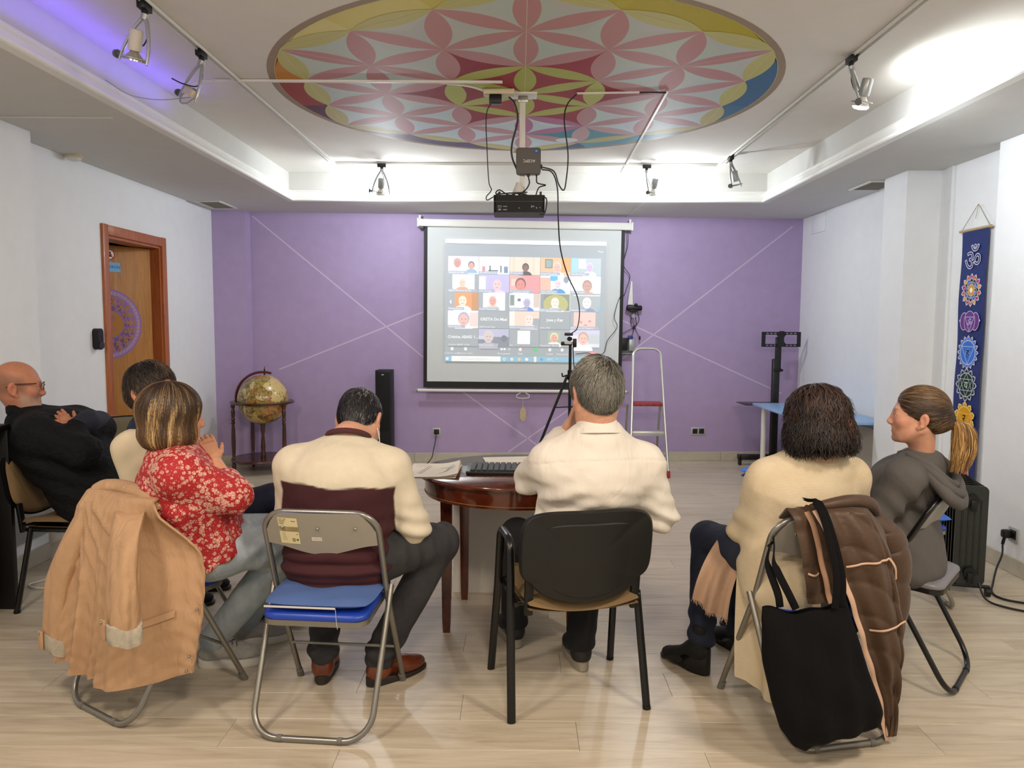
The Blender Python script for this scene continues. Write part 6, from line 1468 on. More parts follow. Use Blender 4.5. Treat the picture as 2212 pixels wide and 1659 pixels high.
M_card = mat('cream_rib_knit', '#c9b99a', .9); t = NT(M_card); wv = t.n.new('ShaderNodeTexWave'); wv.bands_direction = 'Z'; wv.inputs['Scale'].default_value = 60; wv.inputs['Distortion'].default_value = 1.5; t.link(t.coord(), wv.inputs['Vector'])
t.bump(wv.outputs['Fac'], .25, .003); nz = t.noise(t.coord(), 8, 3); t.link(t.ramp(nz.outputs[0], [(.3, '#c3b292'), (.7, '#d0c1a4')]), t.b.inputs['Base Color'])
card = p6.garment('cardigan', F, M_card, .0075, d6)
# collar roll and the long hanging panel on the left
b = MB(); R = basis((-.2, 1, -.1)); nk = J6['neck']+V3(0, 0, -.012)
b.tube([nk+R @ V3(.082*math.cos(t_), .072*math.sin(t_), .012*math.sin(t_*2)) for t_ in np.linspace(0, 2*PI, 40)[:-1]], .024, 8, closed=True, flat=1.2); np_mesh('collar', np.vstack(b.v)-p6.loc, b.f, mat('pink_beige_knit', '#b89a7c', .9, bump=.3, bscale=250), card)
def sheet(fn, nu, nv, thick=.006):
    A = np.array([[fn(u, v) for u in np.linspace(0, 1, nu)] for v in np.linspace(0, 1, nv)]); du = np.gradient(A, axis=1); dv = np.gradient(A, axis=0); N = np.cross(du, dv); N /= np.linalg.norm(N, axis=2)[..., None]+1e-9
    B = A+N*thick; b = MB(); b.grid(A[:, ::-1]); b.grid(B)
    e = lambda G__: np.array(list(G__[0])+list(G__[1:, -1])+list(G__[-1, -2::-1])+list(G__[-2:0:-1, 0])); b.loft([e(A), e(B)], caps=False); return b
def pan(u, v):
    a = np.array([.90, 2.91, .68])*(1-u)+np.array([1.12, 2.63, .64])*u; bt = np.array([.895, 2.80, .125])*(1-u)+np.array([1.09, 2.50, .13])*u
    p = a*(1-v)+bt*v; bow = .035*math.sin(v*PI*.6); n = nrm(V3(-.78, -.62, 0)); w = .014*math.sin(u*15+1.5*v)*(.25+.75*v)+.006*math.sin(u*31+2)*v
    return p+n*(bow+w+.02)+V3(0, 0, -.05*math.sin(u*2.0)*v)
b = sheet(pan, 36, 30); np_mesh('hanging_panel', np.vstack(b.v)-p6.loc, b.f, M_card, card)
p6.garment('jeans', leg_field(J6, .012, 1.05, (.055, .056), .092, .070), M_jean_navy, .009, lambda V, N: .003*wob(V, 30, 15)+.006*np.sin(V[:, 2]*75+V[:, 0]*20)*ss(-V[:, 2], -.34, -.2))
M_boot = mat('black_suede', '#0b0a0b', .8, bump=.2, bscale=300)
shoe(p6, J6['anL']+V3(-.015, -.005, 0), (-.62, .78), M_boot, mat('black_sole', '#0a0a0a', .5), .25, .092, .055, .012, high=.12, name='boot', block=.085); shoe(p6, J6['anR'], (-.4, 1), M_boot, mat('black_sole', '#0a0a0a', .5), .25, .092, .05, .012, high=.11, name='boot', block=.045)
M_scarf = mat('pink_beige_scarf', '#b4957c', .95, bump=.35, bscale=260); t = NT(M_scarf)
def scf(u, v):
    top = np.array([.865, 3.04, .615])*(1-u)+np.array([1.0, 3.0, .605])*u; mid = np.array([.765, 2.965, .53])*(1-u)+np.array([.885, 2.93, .50])*u; bot = np.array([.723, 2.945, .364])*(1-u)+np.array([.853, 2.90, .275-.02*math.sin(u*5)])*u
    p = top*(1-v)**2+2*mid*v*(1-v)+bot*v*v
    return p+nrm(V3(-.5, -.85, 0))*(.012*math.sin(u*13+2*v)*(.2+v)+.012+.03*math.sin(v*PI))
b = sheet(scf, 26, 26, .005); sc_ = empty('scarf', (.8, 2.95, 0), 0, 'dusty pink beige fringed scarf hanging over the knee in navy jeans', 'scarf')
np_mesh('cloth', np.vstack(b.v)-V3(.8, 2.95, 0), b.f, M_scarf, sc_)
b = MB()
for k in range(46):
    p = scf(k/45, 1.0)+nrm(V3(-.5, -.85, 0))*.003; q = p+V3(rng.uniform(-.006, .006), rng.uniform(-.006, .006), -rng.uniform(.008, .018)); b.tube([p, (p+q)/2+V3(rng.uniform(-.003, .003), 0, 0), q], .0011, 4)
o = np_mesh('fringe', np.vstack(b.v)-V3(.8, 2.95, 0), b.f, mat('fringe_thread', '#c0a080', .9), sc_); o['kind'] = 'stuff'
def curly(seed):
    H = Fld(); H.ell((0, -.018, .045), (.086, .110, .094), k=.03); H.ecap((0, -.03, .03), (0, -.035, -.06), (1, 0, 0), (.096, .100), (.104, .098), .04)
    for s in (-1, 1): H.ell((s*.076, -.01, -.045), (.040, .060, .065), k=.03); H.ell((s*.05, -.080, -.05), (.048, .042, .055), k=.03)
    H.ell((0, .16, -.05), (.075, .11, .14), k=.02, m='-'); H.plane((0, 0, -.092), (0, 0, -1), .01); H.ell((0, -.05, -.118), (.05, .10, .045), k=.02, m='-')
    V, Q = H.mesh(.006, 1); N = vnormals(V, Q); V = V+N*(.010*wob(V, 46, 5)+.005*wob(V, 110, 6))[:, None]
    col = np.tile(np.array(lin('#120c0a')), (len(V), 1)); n = 2600
    roots = sample_surface(V, Q, n, seed, lambda c: ss(c[:, 2], -.12, .02)+.15); ph = np.random.RandomState(seed).rand(n, 2)*6.28
    def dirs(P, t): d = P*V3(1, 1, 0)*3.0; return d*ss(P[:, 2], .06, .14)[:, None]*2+V3(0, 0, -1)
    def wave(P, t, g, d):
        s = np.cross(g, d); return s*(.010*(.35+t*.8)*np.sin(t*9+ph[:, 0]))[:, None]+g*(.007*(.35+t*.8)*np.sin(t*9+1.57+ph[:, 1]))[:, None]
    S = strands(H, roots, dirs, 16, .0105, lambda t: .004+.007*t, .0026, cmix(['#130d0b', '#1f1410', '#33211a', '#553723'], n, seed, [.45, .3, .18, .07]), .25, seed, wave, 4, .002)
    return [(V, Q, col), S]
p6.hair(curly(3))
# ---------------------------------------------------------------- woman with ponytail
p7 = Person((1.62, 3.10, 0), 'person with blond ponytail in dark grey hooded top, in profile facing left', (1.618, 2.99, 1.105), (-.905, .42, .03), (.0, 0, 1), female=True, sc=.95, nose=1.0)
J7 = J_(r=(.65, .76, 0), pelvis=(1.56, 3.19, .56), waist=(1.595, 3.14, .67), chest=(1.635, 3.085, .80), neck=(1.655, 3.02, .94), shL=(1.535, 2.915, .865), shR=(1.77, 3.175, .87), elL=(1.43, 2.97, .64), elR=(1.63, 3.36, .64), wrL=(1.27, 3.17, .62), wrR=(1.38, 3.36, .62),
        knL=(1.19, 3.30, .53), knR=(1.33, 3.50, .53), anL=(1.17, 3.42, .10), anR=(1.28, 3.55, .10), toeL=(-.76, .65, 0), toeR=(-.76, .65, 0))
p7.body(J7, '#c99478', .92, hres=.003, paint=lambda V: head_colour(V, '#cb977c', '#a2564f', cheek=.16), hands=[hand_field(J7['wrL'], (-.8, .5, 0), (0, 0, 1), (.3, .8, 0), .4), hand_field(J7['wrR'], (-.7, .1, 0), (0, 0, 1), (-.3, -.8, 0), .4)], hand_res=.006)
p7.eyes('#3a3026')
M_hood = mat('charcoal_jersey', '#55524f', .88, bump=.18, bscale=480, var=.06, vscale=12)
F = top_field(J7, .014, .98, slv=(.066, .058, .046), hem=J7['pelvis']+V3(.02, -.02, -.06))
F.ecap((1.67, 3.08, .62), (1.69, 3.06, .47), J7['r'], (.19, .10), (.20, .10), .05)
hood = p7.garment('hooded_top', F, M_hood, .0065, lambda V, N: .006*wob(V, 22, 31)+.005*wob(V*V3(1, 1, .6), 44, 32)+.009*np.sin((V[:, 2]*.8+(V[:, 0]-1.5)*.8)*75)*np.exp(-(np.linalg.norm(V-V3(1.55, 2.93, .72), axis=1)/.12)**2))
F = Fld(); nk = J7['neck']
back = V3(.76, -.65, 0); lat = V3(.65, .76, 0)
b = MB(); rings = []
for k in range(3):
    P = [nk-back*.075+lat*.02+V3(0, 0, -.012), nk-lat*.085+V3(0, 0, .008)-back*.02, nk-lat*.098+back*.055+V3(0, 0, -.022), nk-lat*.080+back*.105+V3(0, 0, -.070), nk+back*.125+V3(0, 0, -.10), nk+lat*.080+back*.105+V3(0, 0, -.070), nk+lat*.098+back*.055+V3(0, 0, -.022), nk+lat*.085-back*.02+V3(0, 0, .008), nk-back*.075+V3(0, 0, -.012)]
    off = (V3(0, 0, 0), back*.018+V3(0, 0, -.035), back*.025+V3(0, 0, -.075))[k]; S_ = spline([p+off*min(1, max(0, ((p-nk)@back+.06)/.15)) for p in P], 7)
    b.tube(S_, (.017, .022, .026)[k], 8)
np_mesh('hood', np.vstack(b.v)-p7.loc, b.f, M_hood, hood)
p7.garment('leggings', leg_field(J7, .01, .95, (.05, .05)), M_black_cloth, .011)
shoe(p7, J7['anL'], (-.76, .65), M_boot, mat('black_sole', '#0a0a0a', .5)); shoe(p7, J7['anR'], (-.76, .65), M_boot, mat('black_sole', '#0a0a0a', .5))
def pony(seed):
    H = Fld(); H.ell((0, -.016, .040), (.0785, .1035, .0925), k=.02); H.ell((0, -.065, .0), (.062, .052, .065), k=.03); H.ell((0, -.105, -.010), (.030, .025, .028), k=.04)
    H.ell((0, .138, -.045), (.28, .086, .138), k=.012, m='-')
    for s in (-1, 1): H.ell((s*.095, .035, -.052), (.055, .058, .062), k=.012, m='-'); H.ell((s*.09, -.018, -.022), (.03, .028, .036), k=.008, m='-')
    H.plane((0, -.06, -.075), (0, .75, -1), .008)
    V, Q = H.mesh(.005, 1); col = np.tile(np.array(lin('#2a1e17')), (len(V), 1)); hi = ss(V[:, 2], .03, .12)[:, None]; col = col*(1-hi)+np.array(lin('#5d4832'))*hi
    tie = V3(0, -.128, -.012); n = 3400; roots = sample_surface(V, Q, n, seed)
    def dirs(P, t): d = tie-P; d[:, 2] += .05*ss(-P[:, 1], -.06, .03); d = d/(np.linalg.norm(d, axis=1)[:, None]+1e-6); return d+V3(0, -.35, .10)
    r = np.random.RandomState(seed); cl = cmix(['#2b1e17', '#3d2c20', '#6b5338', '#94774f'], n, seed, [.36, .30, .22, .12]); hz = ss(roots[:, 2], .02, .11)[:, None]; cl = cl*(1-.55*hz)+hz*.55*cmix(['#8a6e48', '#5b452e', '#3a2a1e'], n, seed+1)
    S = strands(H, roots, dirs, 9, .010, lambda t: .0015+.0025*math.sin(t*3), .0013, cl, .05, seed)
    m = 1100; T = 16; th = r.rand(m)*6.28; rad = np.sqrt(r.rand(m)); tt = np.linspace(0, 1, T)
    # the tail itself: hangs from the tie and swells below it
    cpts = spline([tie+V3(0, .01, .0), tie+V3(0, -.024, .004), tie+V3(0, -.044, -.035), tie+V3(0, -.050, -.10), tie+V3(0, -.044, -.16), tie+V3(0, -.036, -.215)], 6); ci = np.linspace(0, len(cpts)-1, T); Cp = np.stack([np.interp(ci, np.arange(len(cpts)), cpts[:, i]) for i in range(3)], 1)
    W = .012+.033*np.sin(np.clip(tt*1.15, 0, 1)*PI*.75); ln = .58+.42*r.rand(m)**.6; pp = np.zeros((m, T, 3)); nl = np.zeros((m, T, 3))
    for k in range(T):
        f = np.clip(ln*tt[k], 0, 1)*(T-1); cx = np.stack([np.interp(f, np.arange(T), Cp[:, i]) for i in range(3)], 1); ww_ = np.interp(f, np.arange(T), W)
        o = np.stack([np.cos(th)*rad*ww_*.9, np.sin(th)*rad*ww_*1.05, 0*th], 1)+.007*tt[k]*np.sin(tt[k]*9+th*3+ln*40)[:, None]*np.stack([np.cos(th*5), np.sin(th*5), 0*th], 1); pp[:, k] = cx+o; nl[:, k] = np.stack([np.cos(th), np.sin(th), 0*th+.05], 1)
    tl_ = ribbons(pp, .0016, cmix(['#b08a52', '#94703f', '#6b4c2c', '#3a281b', '#c29d64'], m, seed+2, [.28, .26, .2, .1, .16]), nl/np.linalg.norm(nl, axis=2)[..., None])
    return [(V, Q, col), S, tl_]
p7.hair(pony(4))
b = MB(); a = np.linspace(0, 2*PI, 21)[:-1]; b.tube(p7.hw(np.stack([.0165*np.cos(a), -.134+0*a, -.011+.0165*np.sin(a)], 1)), .0062, 7, closed=True); np_mesh('hair_tie', np.vstack(b.v)-p7.loc, b.f, mat('black_elastic', '#0c0b0c', .8), p7.o)
# ---------------------------------------------------------------- woman in red floral blouse
p3 = Person((-1.27, 2.93, 0), 'person with bob haircut in red floral blouse and light jeans, hand at chin', (-1.318, 2.81, 1.108), (.74, .67, -.08), female=True, sc=1.0)
J3 = J_(r=(.42, -.907, 0), pelvis=(-1.245, 2.93, .575), waist=(-1.285, 2.89, .70), chest=(-1.315, 2.835, .83), neck=(-1.322, 2.80, .985), shL=(-1.35, 2.965, .92), shR=(-1.245, 2.675, .915), elL=(-1.24, 3.12, .74), elR=(-1.085, 2.775, .812), wrL=(-1.20, 2.98, .65), wrR=(-1.20, 2.885, .925),
        knL=(-1.0, 3.27, .535), knR=(-.955, 3.05, .535), anL=(-1.24, 3.28, .10), anR=(-1.30, 3.065, .10), toeL=(.9, .4, 0), toeR=(.97, .25, 0))
p3.body(J3, '#c99373', .95, paint=lambda V: head_colour(V, '#c99373'), hands=[hand_field(J3['wrR'], (-.42, .30, .85), (.60, -.72, .30), (.75, .55, .1), .42, .84, .03), hand_field(J3['wrL'], (.8, -.3, -.2), (0, 0, 1), (0, -1, 0), .4, .9)], hand_res=.0038)
M_flo = mat('red_floral_print', '#a81f24', .75); t = NT(M_flo); v = t.coord()
vo = t.n.new('ShaderNodeTexVoronoi'); vo.inputs['Scale'].default_value = 54; vo.inputs['Randomness'].default_value = .9; t.link(v, vo.inputs['Vector'])
dn = t.n.new('ShaderNodeTexVoronoi'); dn.inputs['Scale'].default_value = 120; t.link(v, dn.inputs['Vector'])
den = t.noise(v, 6.5, 2, .5)
thr = t.math('ADD', t.math('MULTIPLY', den.outputs[0], 1.05), -.08)
big = t.math('LESS_THAN', vo.outputs['Distance'], thr)
sx = t.n.new('ShaderNodeTexVoronoi'); sx.feature = 'DISTANCE_TO_EDGE'; sx.inputs['Scale'].default_value = 95; t.link(v, sx.inputs['Vector'])
gap = t.math('GREATER_THAN', sx.outputs['Distance'], .06); big = t.math('MULTIPLY', big, gap)
sm = t.math('LESS_THAN', dn.outputs['Distance'], .20); fac = t.math('MAXIMUM', big, sm)
t.link(t.mix(fac, '#a51c22', t.ramp(den.outputs[0], [(.35, '#cb9a88'), (.65, '#d8b09c')])), t.b.inputs['Base Color']); t.bump(t.noise(v, 300, 2).outputs[0], .1, .002)
F = top_field(J3, .026, 1.08, slv=(.074, .068, .058), sleeve=(1, .36), hem=J3['pelvis']+V3(.0, 0, -.075))
F.ecap((-1.25, 2.92, .60), (-1.235, 2.925, .52), J3['r'], (.185, .14), (.198, .15), .04)
F.plane((-1.25, 2.93, .512), (.42, .1, -1), .01)
p3.garment('blouse', F, M_flo, .0065, lambda V, N: .005*wob(V*V3(1, 1, .6), 26, 41)+.003*wob(V, 60, 42)+.006*np.sin((V[:, 2]*.6+V[:, 0]+V[:, 1])*62)*np.exp(-((V[:, 2]-.70)/.10)**2)+.007*np.sin(V[:, 0]*55+V[:, 1]*70)*ss(-V[:, 2], -.60, -.52))
p3.garment('jeans', leg_field(J3, .012, 1.02, (.060, .058), .096, .076), M_jean_blue, .008, lambda V, N: .004*wob(V, 30, 43)+.004*np.sin((V[:, 0]*.8-V[:, 2])*75)*ss(V[:, 0], -1.12, -1.02))
M_gsn = mat('grey_mesh_trainer', '#a3a19c', .8, var=.15, vscale=60, bump=.3, bscale=380); M_wsole = mat('white_sole', '#d8d5cc', .6)
for L_ in 'RL': shoe(p3, J3['an'+L_], (.97, .22) if L_ == 'R' else (.9, .4), M_gsn, M_wsole, .265, .096, .008, .030, name='grey_trainer', lace=mat('grey_lace', '#5f5d58', .8))
def bob(seed):
    H = Fld(); H.ell((0, -.020, .040), (.090, .110, .094), k=.03); H.ecap((0, -.026, .02), (0, -.020, -.050), (1, 0, 0), (.101, .110), (.099, .100), .03); H.ell((0, -.02, -.07), (.094, .096, .05), k=.03)
    H.ell((0, .165, -.06), (.074, .115, .14), k=.02, m='-'); H.plane((0, 0, -.112), (0, .10, -1), .012)
    V, Q = H.mesh(.0055, 1); cb_ = np.array(lin('#3b2a1c')); col = np.tile(cb_, (len(V), 1)); n = 5200; roots = sample_surface(V, Q, n, seed, lambda c: ss(c[:, 2], -.06, .08)+.12); crown = V3(0, -.03, .135)
    def dirs(P, t):
        d = (P-crown)*V3(1, 1, 0); d /= np.linalg.norm(d, axis=1)[:, None]+1e-6; return d*.6+V3(0, 0, -1)
    ang = np.arctan2(roots[:, 0], -roots[:, 1]); st = .5+.25*np.sin(ang*13+2*np.sin(ang*5))+.25*np.sin(ang*31+3*np.sin(ang*9))
    A = cmix(['#3d2b1c', '#5a4229', '#6b5132', '#2a1c12'], n, seed, [.35, .3, .2, .15]); Bc = cmix(['#a88a5a', '#8f7044', '#bfa274'], n, seed+1); w_ = (ss(st, .62, .95)*ss(-roots[:, 2], -.16, -.09))[:, None]
    S = strands(H, roots, dirs, 12, .0155, lambda t: .0015+.006*t*(1-t)*2, .0015, A*(1-w_)+Bc*w_, .045, seed, None, 1)
    return [(V, Q, col), S]
p3.hair(bob(5))
# ---------------------------------------------------------------- person in navy scarf and cream sweater
p2 = Person((-1.62, 3.36, 0), 'person with short brown hair, navy scarf and cream sweater, behind the floral blouse', (-1.655, 3.325, 1.155), (.95, -.28, -.05), female=True, roll=.0, sc=1.02)
J2 = J_(r=(.309, -.951, 0), pelvis=(-1.545, 3.40, .565), waist=(-1.585, 3.385, .69), chest=(-1.64, 3.36, .83), neck=(-1.67, 3.34, .99), shL=(-1.62, 3.50, .92), shR=(-1.695, 3.19, .92), elL=(-1.48, 3.60, .70), elR=(-1.62, 3.14, .68), wrL=(-1.30, 3.48, .66), wrR=(-1.38, 3.24, .64),
        knL=(-1.19, 3.46, .55), knR=(-1.13, 3.36, .655), anL=(-1.22, 3.50, .10), anR=(-1.02, 3.62, .34), toeL=(.95, .3, 0), toeR=(.9, .3, 0))
p2.body(J2, '#c08a6c', .98, hands=[hand_field(J2['wrL'], (.8, -.4, 0), (0, 0, 1), (0, -1, 0), .4), hand_field(J2['wrR'], (.8, .4, 0), (0, 0, 1), (0, 1, 0), .4)], hand_res=.006)
p2.eyes()
p2.garment('sweater', top_field(J2, .016, 1.05, slv=(.070, .062, .048), hem=J2['pelvis']+V3(0, 0, -.04)), mat('cream_sweater', '#d3c4a4', .9, bump=.25, bscale=300, var=.05), .009, lambda V, N: .007*wob(V, 24, 51)+.005*wob(V, 50, 52))
F = Fld(); nk = J2['neck']
F.ecap(nk+V3(0, 0, -.06), nk+V3(.01, -.005, .055), J2['r'], (.115, .105), (.085, .085), .03); F.cap(nk+V3(-.02, -.09, -.02), nk+V3(.09, 0, -.05), .045, .05, .04); F.ecap(nk+V3(.0, 0, .05), nk+V3(.02, -.01, .12), J2['r'], (.062, .065), (.06, .06), .01, '-')
p2.garment('scarf', F, mat('navy_wool', '#141a38', .9, bump=.3, bscale=240), .007, lambda V, N: .007*np.sin(V[:, 2]*70+V[:, 0]*18)+.004*wob(V, 40, 53))
p2.garment('jeans', leg_field(J2, .012, 1.0, (.056, .056), .092, .072), M_jean_navy, .009, lambda V, N: .003*wob(V, 30, 54))
for L_ in 'LR': pass
shoe(p2, J2['anL'], (.95, .25), mat('black_canvas', '#111114', .8), mat('white_sole', '#d8d5cc', .6), .26, .094, .006, .026, name='canvas_shoe')
p2.hair(short_hair(6, ['#2a221a', '#40342a', '#5c4c3b', '#1a1511'], [.35, .33, .2, .12], 4200, (0, -.06, .115), 17, .0045, .014, None, '#2c241d', -.085, .0015, 1.05, -.005))
b = MB(); b.ball(p2.hw((.084, -.012, -.045)), .0055, 10, 8); np_mesh('earring', np.vstack(b.v)-p2.loc, b.f, mat('gold', '#c9a25a', .2, .9), p2.o)
# ---------------------------------------------------------------- bald man with glasses, arms crossed
p1 = Person((-2.32, 3.86, 0), 'person with bald head and glasses in black jacket, arms crossed at left', (-2.615, 3.84, 1.130), (.85, .50, -.07), roll=-.0, sc=1.06)
J1 = J_(r=(-.05, -.9986, 0), pelvis=(-2.24, 3.86, .57), waist=(-2.32, 3.86, .70), chest=(-2.43, 3.86, .83), neck=(-2.575, 3.855, .985), shL=(-2.45, 4.045, .91), shR=(-2.43, 3.675, .90), elL=(-2.28, 3.98, .90), elR=(-2.165, 3.64, .825), wrL=(-2.255, 3.715, .925), wrR=(-2.275, 3.735, .925),
        knL=(-1.83, 3.96, .53), knR=(-1.83, 3.76, .53), anL=(-1.80, 3.98, .10), anR=(-1.80, 3.76, .10), toeL=(1, 0, 0), toeR=(1, 0, 0))
p1.body(J1, '#b67a5c', 1.15, hres=.0032, paint=lambda V: head_colour(V, '#bd8062', '#9a5c52', beard=('#a09184', .55), hairline=('#6b5a4c', .5), cheek=.14), hands=[hand_field((-2.275, 3.735, .925), (-.55, .0, .55), (.35, -.85, .4), (.3, .2, 1), .6, .9), hand_field(J1['wrL'], (-.6, -.6, .0), (.5, -.6, .5), (0, 0, 1), .5)], hand_res=.0045)
p1.eyes('#3a2c20')
M_jkt = mat('black_padded_jacket', '#07080b', .8, bump=.2, bscale=120, bdist=.004, spec=.25)
F = top_field(J1, .036, 1.22, slv=(.090, .082, .060), sleeve=(.9, .62), hem=J1['pelvis']+V3(.02, 0, -.05))
F.ecap((-2.32, 3.86, .75), (-2.17, 3.86, .62), (0, 1, 0), (.20, .12), (.21, .13), .06)
jk = p1.garment('jacket', F, M_jkt, .0085, lambda V, N: .009*wob(V, 18, 61)+.006*wob(V, 42, 62)+.007*np.sin((V[:, 2]+.3*V[:, 0])*62)*np.exp(-((V[:, 2]-.66)/.16)**2))
b = MB(); R = basis((1, 0, -.35)); nk = J1['neck']; b.tube([nk+R @ V3(.090*math.cos(t_), .082*math.sin(t_), .012) for t_ in np.linspace(0, 2*PI, 34)[:-1]], .026, 8, closed=True, flat=1.3); np_mesh('collar', np.vstack(b.v)-p1.loc, b.f, M_jkt, jk)
F = Fld(); F.cap((-2.27, 3.97, .93), (-2.24, 3.81, .955), .060, .054, .03); F.cap((-2.24, 3.81, .955), (-2.25, 3.765, .945), .054, .050, .02); np_F = p1.garment('navy_sleeve', F, mat('navy_cloth', '#151b2a', .8, bump=.2, bscale=200), .008, lambda V, N: .005*wob(V, 40, 63), parent=jk)
p1.garment('trousers', leg_field(J1, .012, 1.05, (.058, .058)), M_black_cloth, .011)
for L_ in 'LR': shoe(p1, J1['an'+L_], (1, 0), M_boot, M_sole_d)
b = MB(); n = 18
b.tube(spline(p1.hw(np.array([(.083, -.045, .000), (.084, -.018, .016), (.083, .03, .020), (.076, .078, .024)])), 6), .0030, 6); b.tube(spline(p1.hw(np.array([(-.083, -.045, .000), (-.084, -.018, .016), (-.083, .03, .020), (-.076, .078, .024)])), 6), .0030, 6)
fr = np_mesh('glasses', np.vstack(b.v)-p1.loc, b.f, mat('red_black_frame', '#4a130c', .3), p1.o)
for s in (-1, 1):
    b = MB(); b.tube([p1.hw((s*.034+.024*math.cos(t_), .108-.012*abs(math.cos(t_))*(1 if s*math.cos(t_) > 0 else .2), .008+.018*math.sin(t_))) for t_ in np.linspace(0, 2*PI, 27)[:-1]], .0018, 6, closed=True); np_mesh('rim', np.vstack(b.v)-p1.loc, b.f, mat('red_black_frame', '#4a130c', .3), fr)
b = MB(); b.tube([p1.hw((-.011, .108, .012)), p1.hw((0, .112, .016)), p1.hw((.011, .108, .012))], .0018, 6); np_mesh('bridge', np.vstack(b.v)-p1.loc, b.f, mat('red_black_frame', '#4a130c', .3), fr)

for m_ in (M_flo, M_hood, M_card): folds(m_, 13, .28)
folds(M_jkt, 16, .5, .03, (1, 1, 1.6)); folds(M_scarf, 20, .3)
# ------------------------------------------------------------------ coats and bag hung on the chairs
def interp_rows(rows, v):
    vs = [r[0] for r in rows]; return [float(np.interp(v, vs, [r[i] for r in rows])) for i in range(1, len(rows[0]))]
def chair_M(loc, yaw): return Matrix.Translation((loc[0], loc[1], 0)) @ Matrix.Rotation(math.radians(yaw), 4, 'Z')
def place(b, M, name, m, parent, origin, sharp=60):
    V = np.vstack(b.v); T = np.array(M); V = V @ T[:3, :3].T+T[:3, 3]; return np_mesh(name, V, b.f, m, parent, origin=origin, sharp=sharp)
M_coat = mat('tan_cotton', '#b38e6a', .8, bump=.15, bscale=380); t = NT(M_coat); n1 = t.noise(t.coord(), 22, 4, .6, .6); t.link(t.ramp(n1.outputs[0], [(.3, '#b08c68'), (.7, '#b6926e')]), t.b.inputs['Base Color'])
M_cuff = mat('grey_lining', '#aca391', .9, bump=.4, bscale=320, var=.12, vscale=60)
CM = chair_M((-1.43, 2.86), -31.7); CO = (-1.55, 2.68, 0)
ct = empty('coat', CO, 0, 'tan raincoat with rolled pale cuffs hung over the folding chair back', 'coat')
rows = [  # v, z, y, xL, xR
 (0, .70, -.060, -.14, .20), (.06, .79, -.085, -.15, .215), (.10, .835, -.120, -.155, .225), (.14, .828, -.170, -.165, .245), (.20, .77, -.205, -.18, .27), (.32, .66, -.225, -.20, .315), (.48, .53, -.245, -.208, .362), (.66, .38, -.262, -.21, .378), (.84, .25, -.272, -.215, .355), (1, .165, -.280, -.22, .335)]
def coat_f(u, v):
    z, y, xl, xr = interp_rows(rows, v); x = xl+(xr-xl)*u; g = ss(v, .10, .8)
    wrap = ss(u, .56, 1.0); q = u+.10*v*(.5-u)
    def crease(c, w_, a_): return a_*math.exp(-((q-c)/w_)**2)
    fold = (crease(.07, .022, .024)-crease(.16, .04, .018)+crease(.27, .025, .028)-crease(.36, .022, .018)+crease(.45, .02, .018))*g*(1-wrap)+.004*math.sin(u*46-4*v)*g*(1-wrap)
    fold += (crease(.64, .03, .013)-crease(.76, .03, .012)+crease(.90, .025, .010))*g
    rad = 0
    for k in range(5):
        a_ = .25+.26*k; d_ = (u-.05)*math.cos(a_)-(v-.13)*1.0*math.sin(a_); rad += .010*math.exp(-(d_/.012)**2)*ss(v, .13, .2)*(1-ss(v, .35, .7))*(1-wrap)
    crush = .0018*math.sin(v*70+9*math.sin(u*9))*ss(v, .3, .5)
    hem = .010*math.sin(u*13+.6)-.022*ss(u, .50, .53)
    step = -.020*ss(u, .50, .53)*ss(v, .45, .75)*(1-ss(u, .8, 1)*.5)
    return V3(x+.006*math.sin(v*9+u*5)*g, y+wrap*(.20*ss(v, .10, .4))-fold-rad-crush+step, z+hem*ss(v, .7, 1.0)+.04*wrap*ss(v, .6, 1))
place(sheet(coat_f, 80, 90, .008), CM, 'body', M_coat, ct, CO)
def tube_sleeve(P, rx_, ry_, name, seed, nring=46, cuff=None):
    S_ = spline(P, 14); N = len(S_); rings = []; ph = seed
    for i, p in enumerate(S_):
        t_ = i/(N-1); a_ = np.linspace(0, 2*PI, nring+1)[:-1]; w_ = rx_[0]+(rx_[1]-rx_[0])*t_; d_ = ry_[0]+(ry_[1]-ry_[0])*t_
        rr = 1+.09*np.sin(a_*3+t_*3+ph)+.04*np.sin(a_*7-t_*4+ph)+.025*np.sin(t_*22+np.sin(a_*2+ph)*2.2)*(.3+t_)
        rings.append(np.stack([p[0]+w_*rr*np.cos(a_), p[1]+d_*rr*np.sin(a_), p[2]+.010*np.sin(a_*2+t_*11)], 1))
    b = MB(); b.loft(rings); o = place(b, CM, name, M_coat, ct, CO)
    b = MB(); e = rings[-1]; c_ = e.mean(0); r2 = [c_+(e-c_)*k+np.array(cuff[0])*0+V3(0, 0, dz) for k, dz in ((1.05, .052), (1.13, .050), (1.15, .012), (1.12, -.012), (1.0, -.014), (.7, -.004))]
    b.loft(r2); place(b, CM, 'cuff', M_cuff, o, CO)
    b = MB(); k0 = int(nring*.70); q = r2[2][k0]; b.box(tuple(q+V3(0, -.006, .018)), (.030, .008, .072), bevel=.003); place(b, CM, 'cuff_tab', M_coat, o, CO)
    b = MB(); b.ball(tuple(q+V3(0, -.012, .046)), .005, 8, 6); place(b, CM, 'snap', M_steel, o, CO)
tube_sleeve([(-.115, -.16, .785), (-.165, -.215, .66), (-.215, -.25, .50), (-.240, -.262, .36), (-.246, -.265, .215)], (.055, .058), (.040, .042), 'sleeve', .3, cuff=((0, 0, 0),))
tube_sleeve([(.175, -.20, .785), (.245, -.265, .69), (.288, -.30, .58), (.302, -.315, .48), (.300, -.318, .400)], (.066, .062), (.040, .045), 'sleeve', 2.1, cuff=((0, 0, 0),))
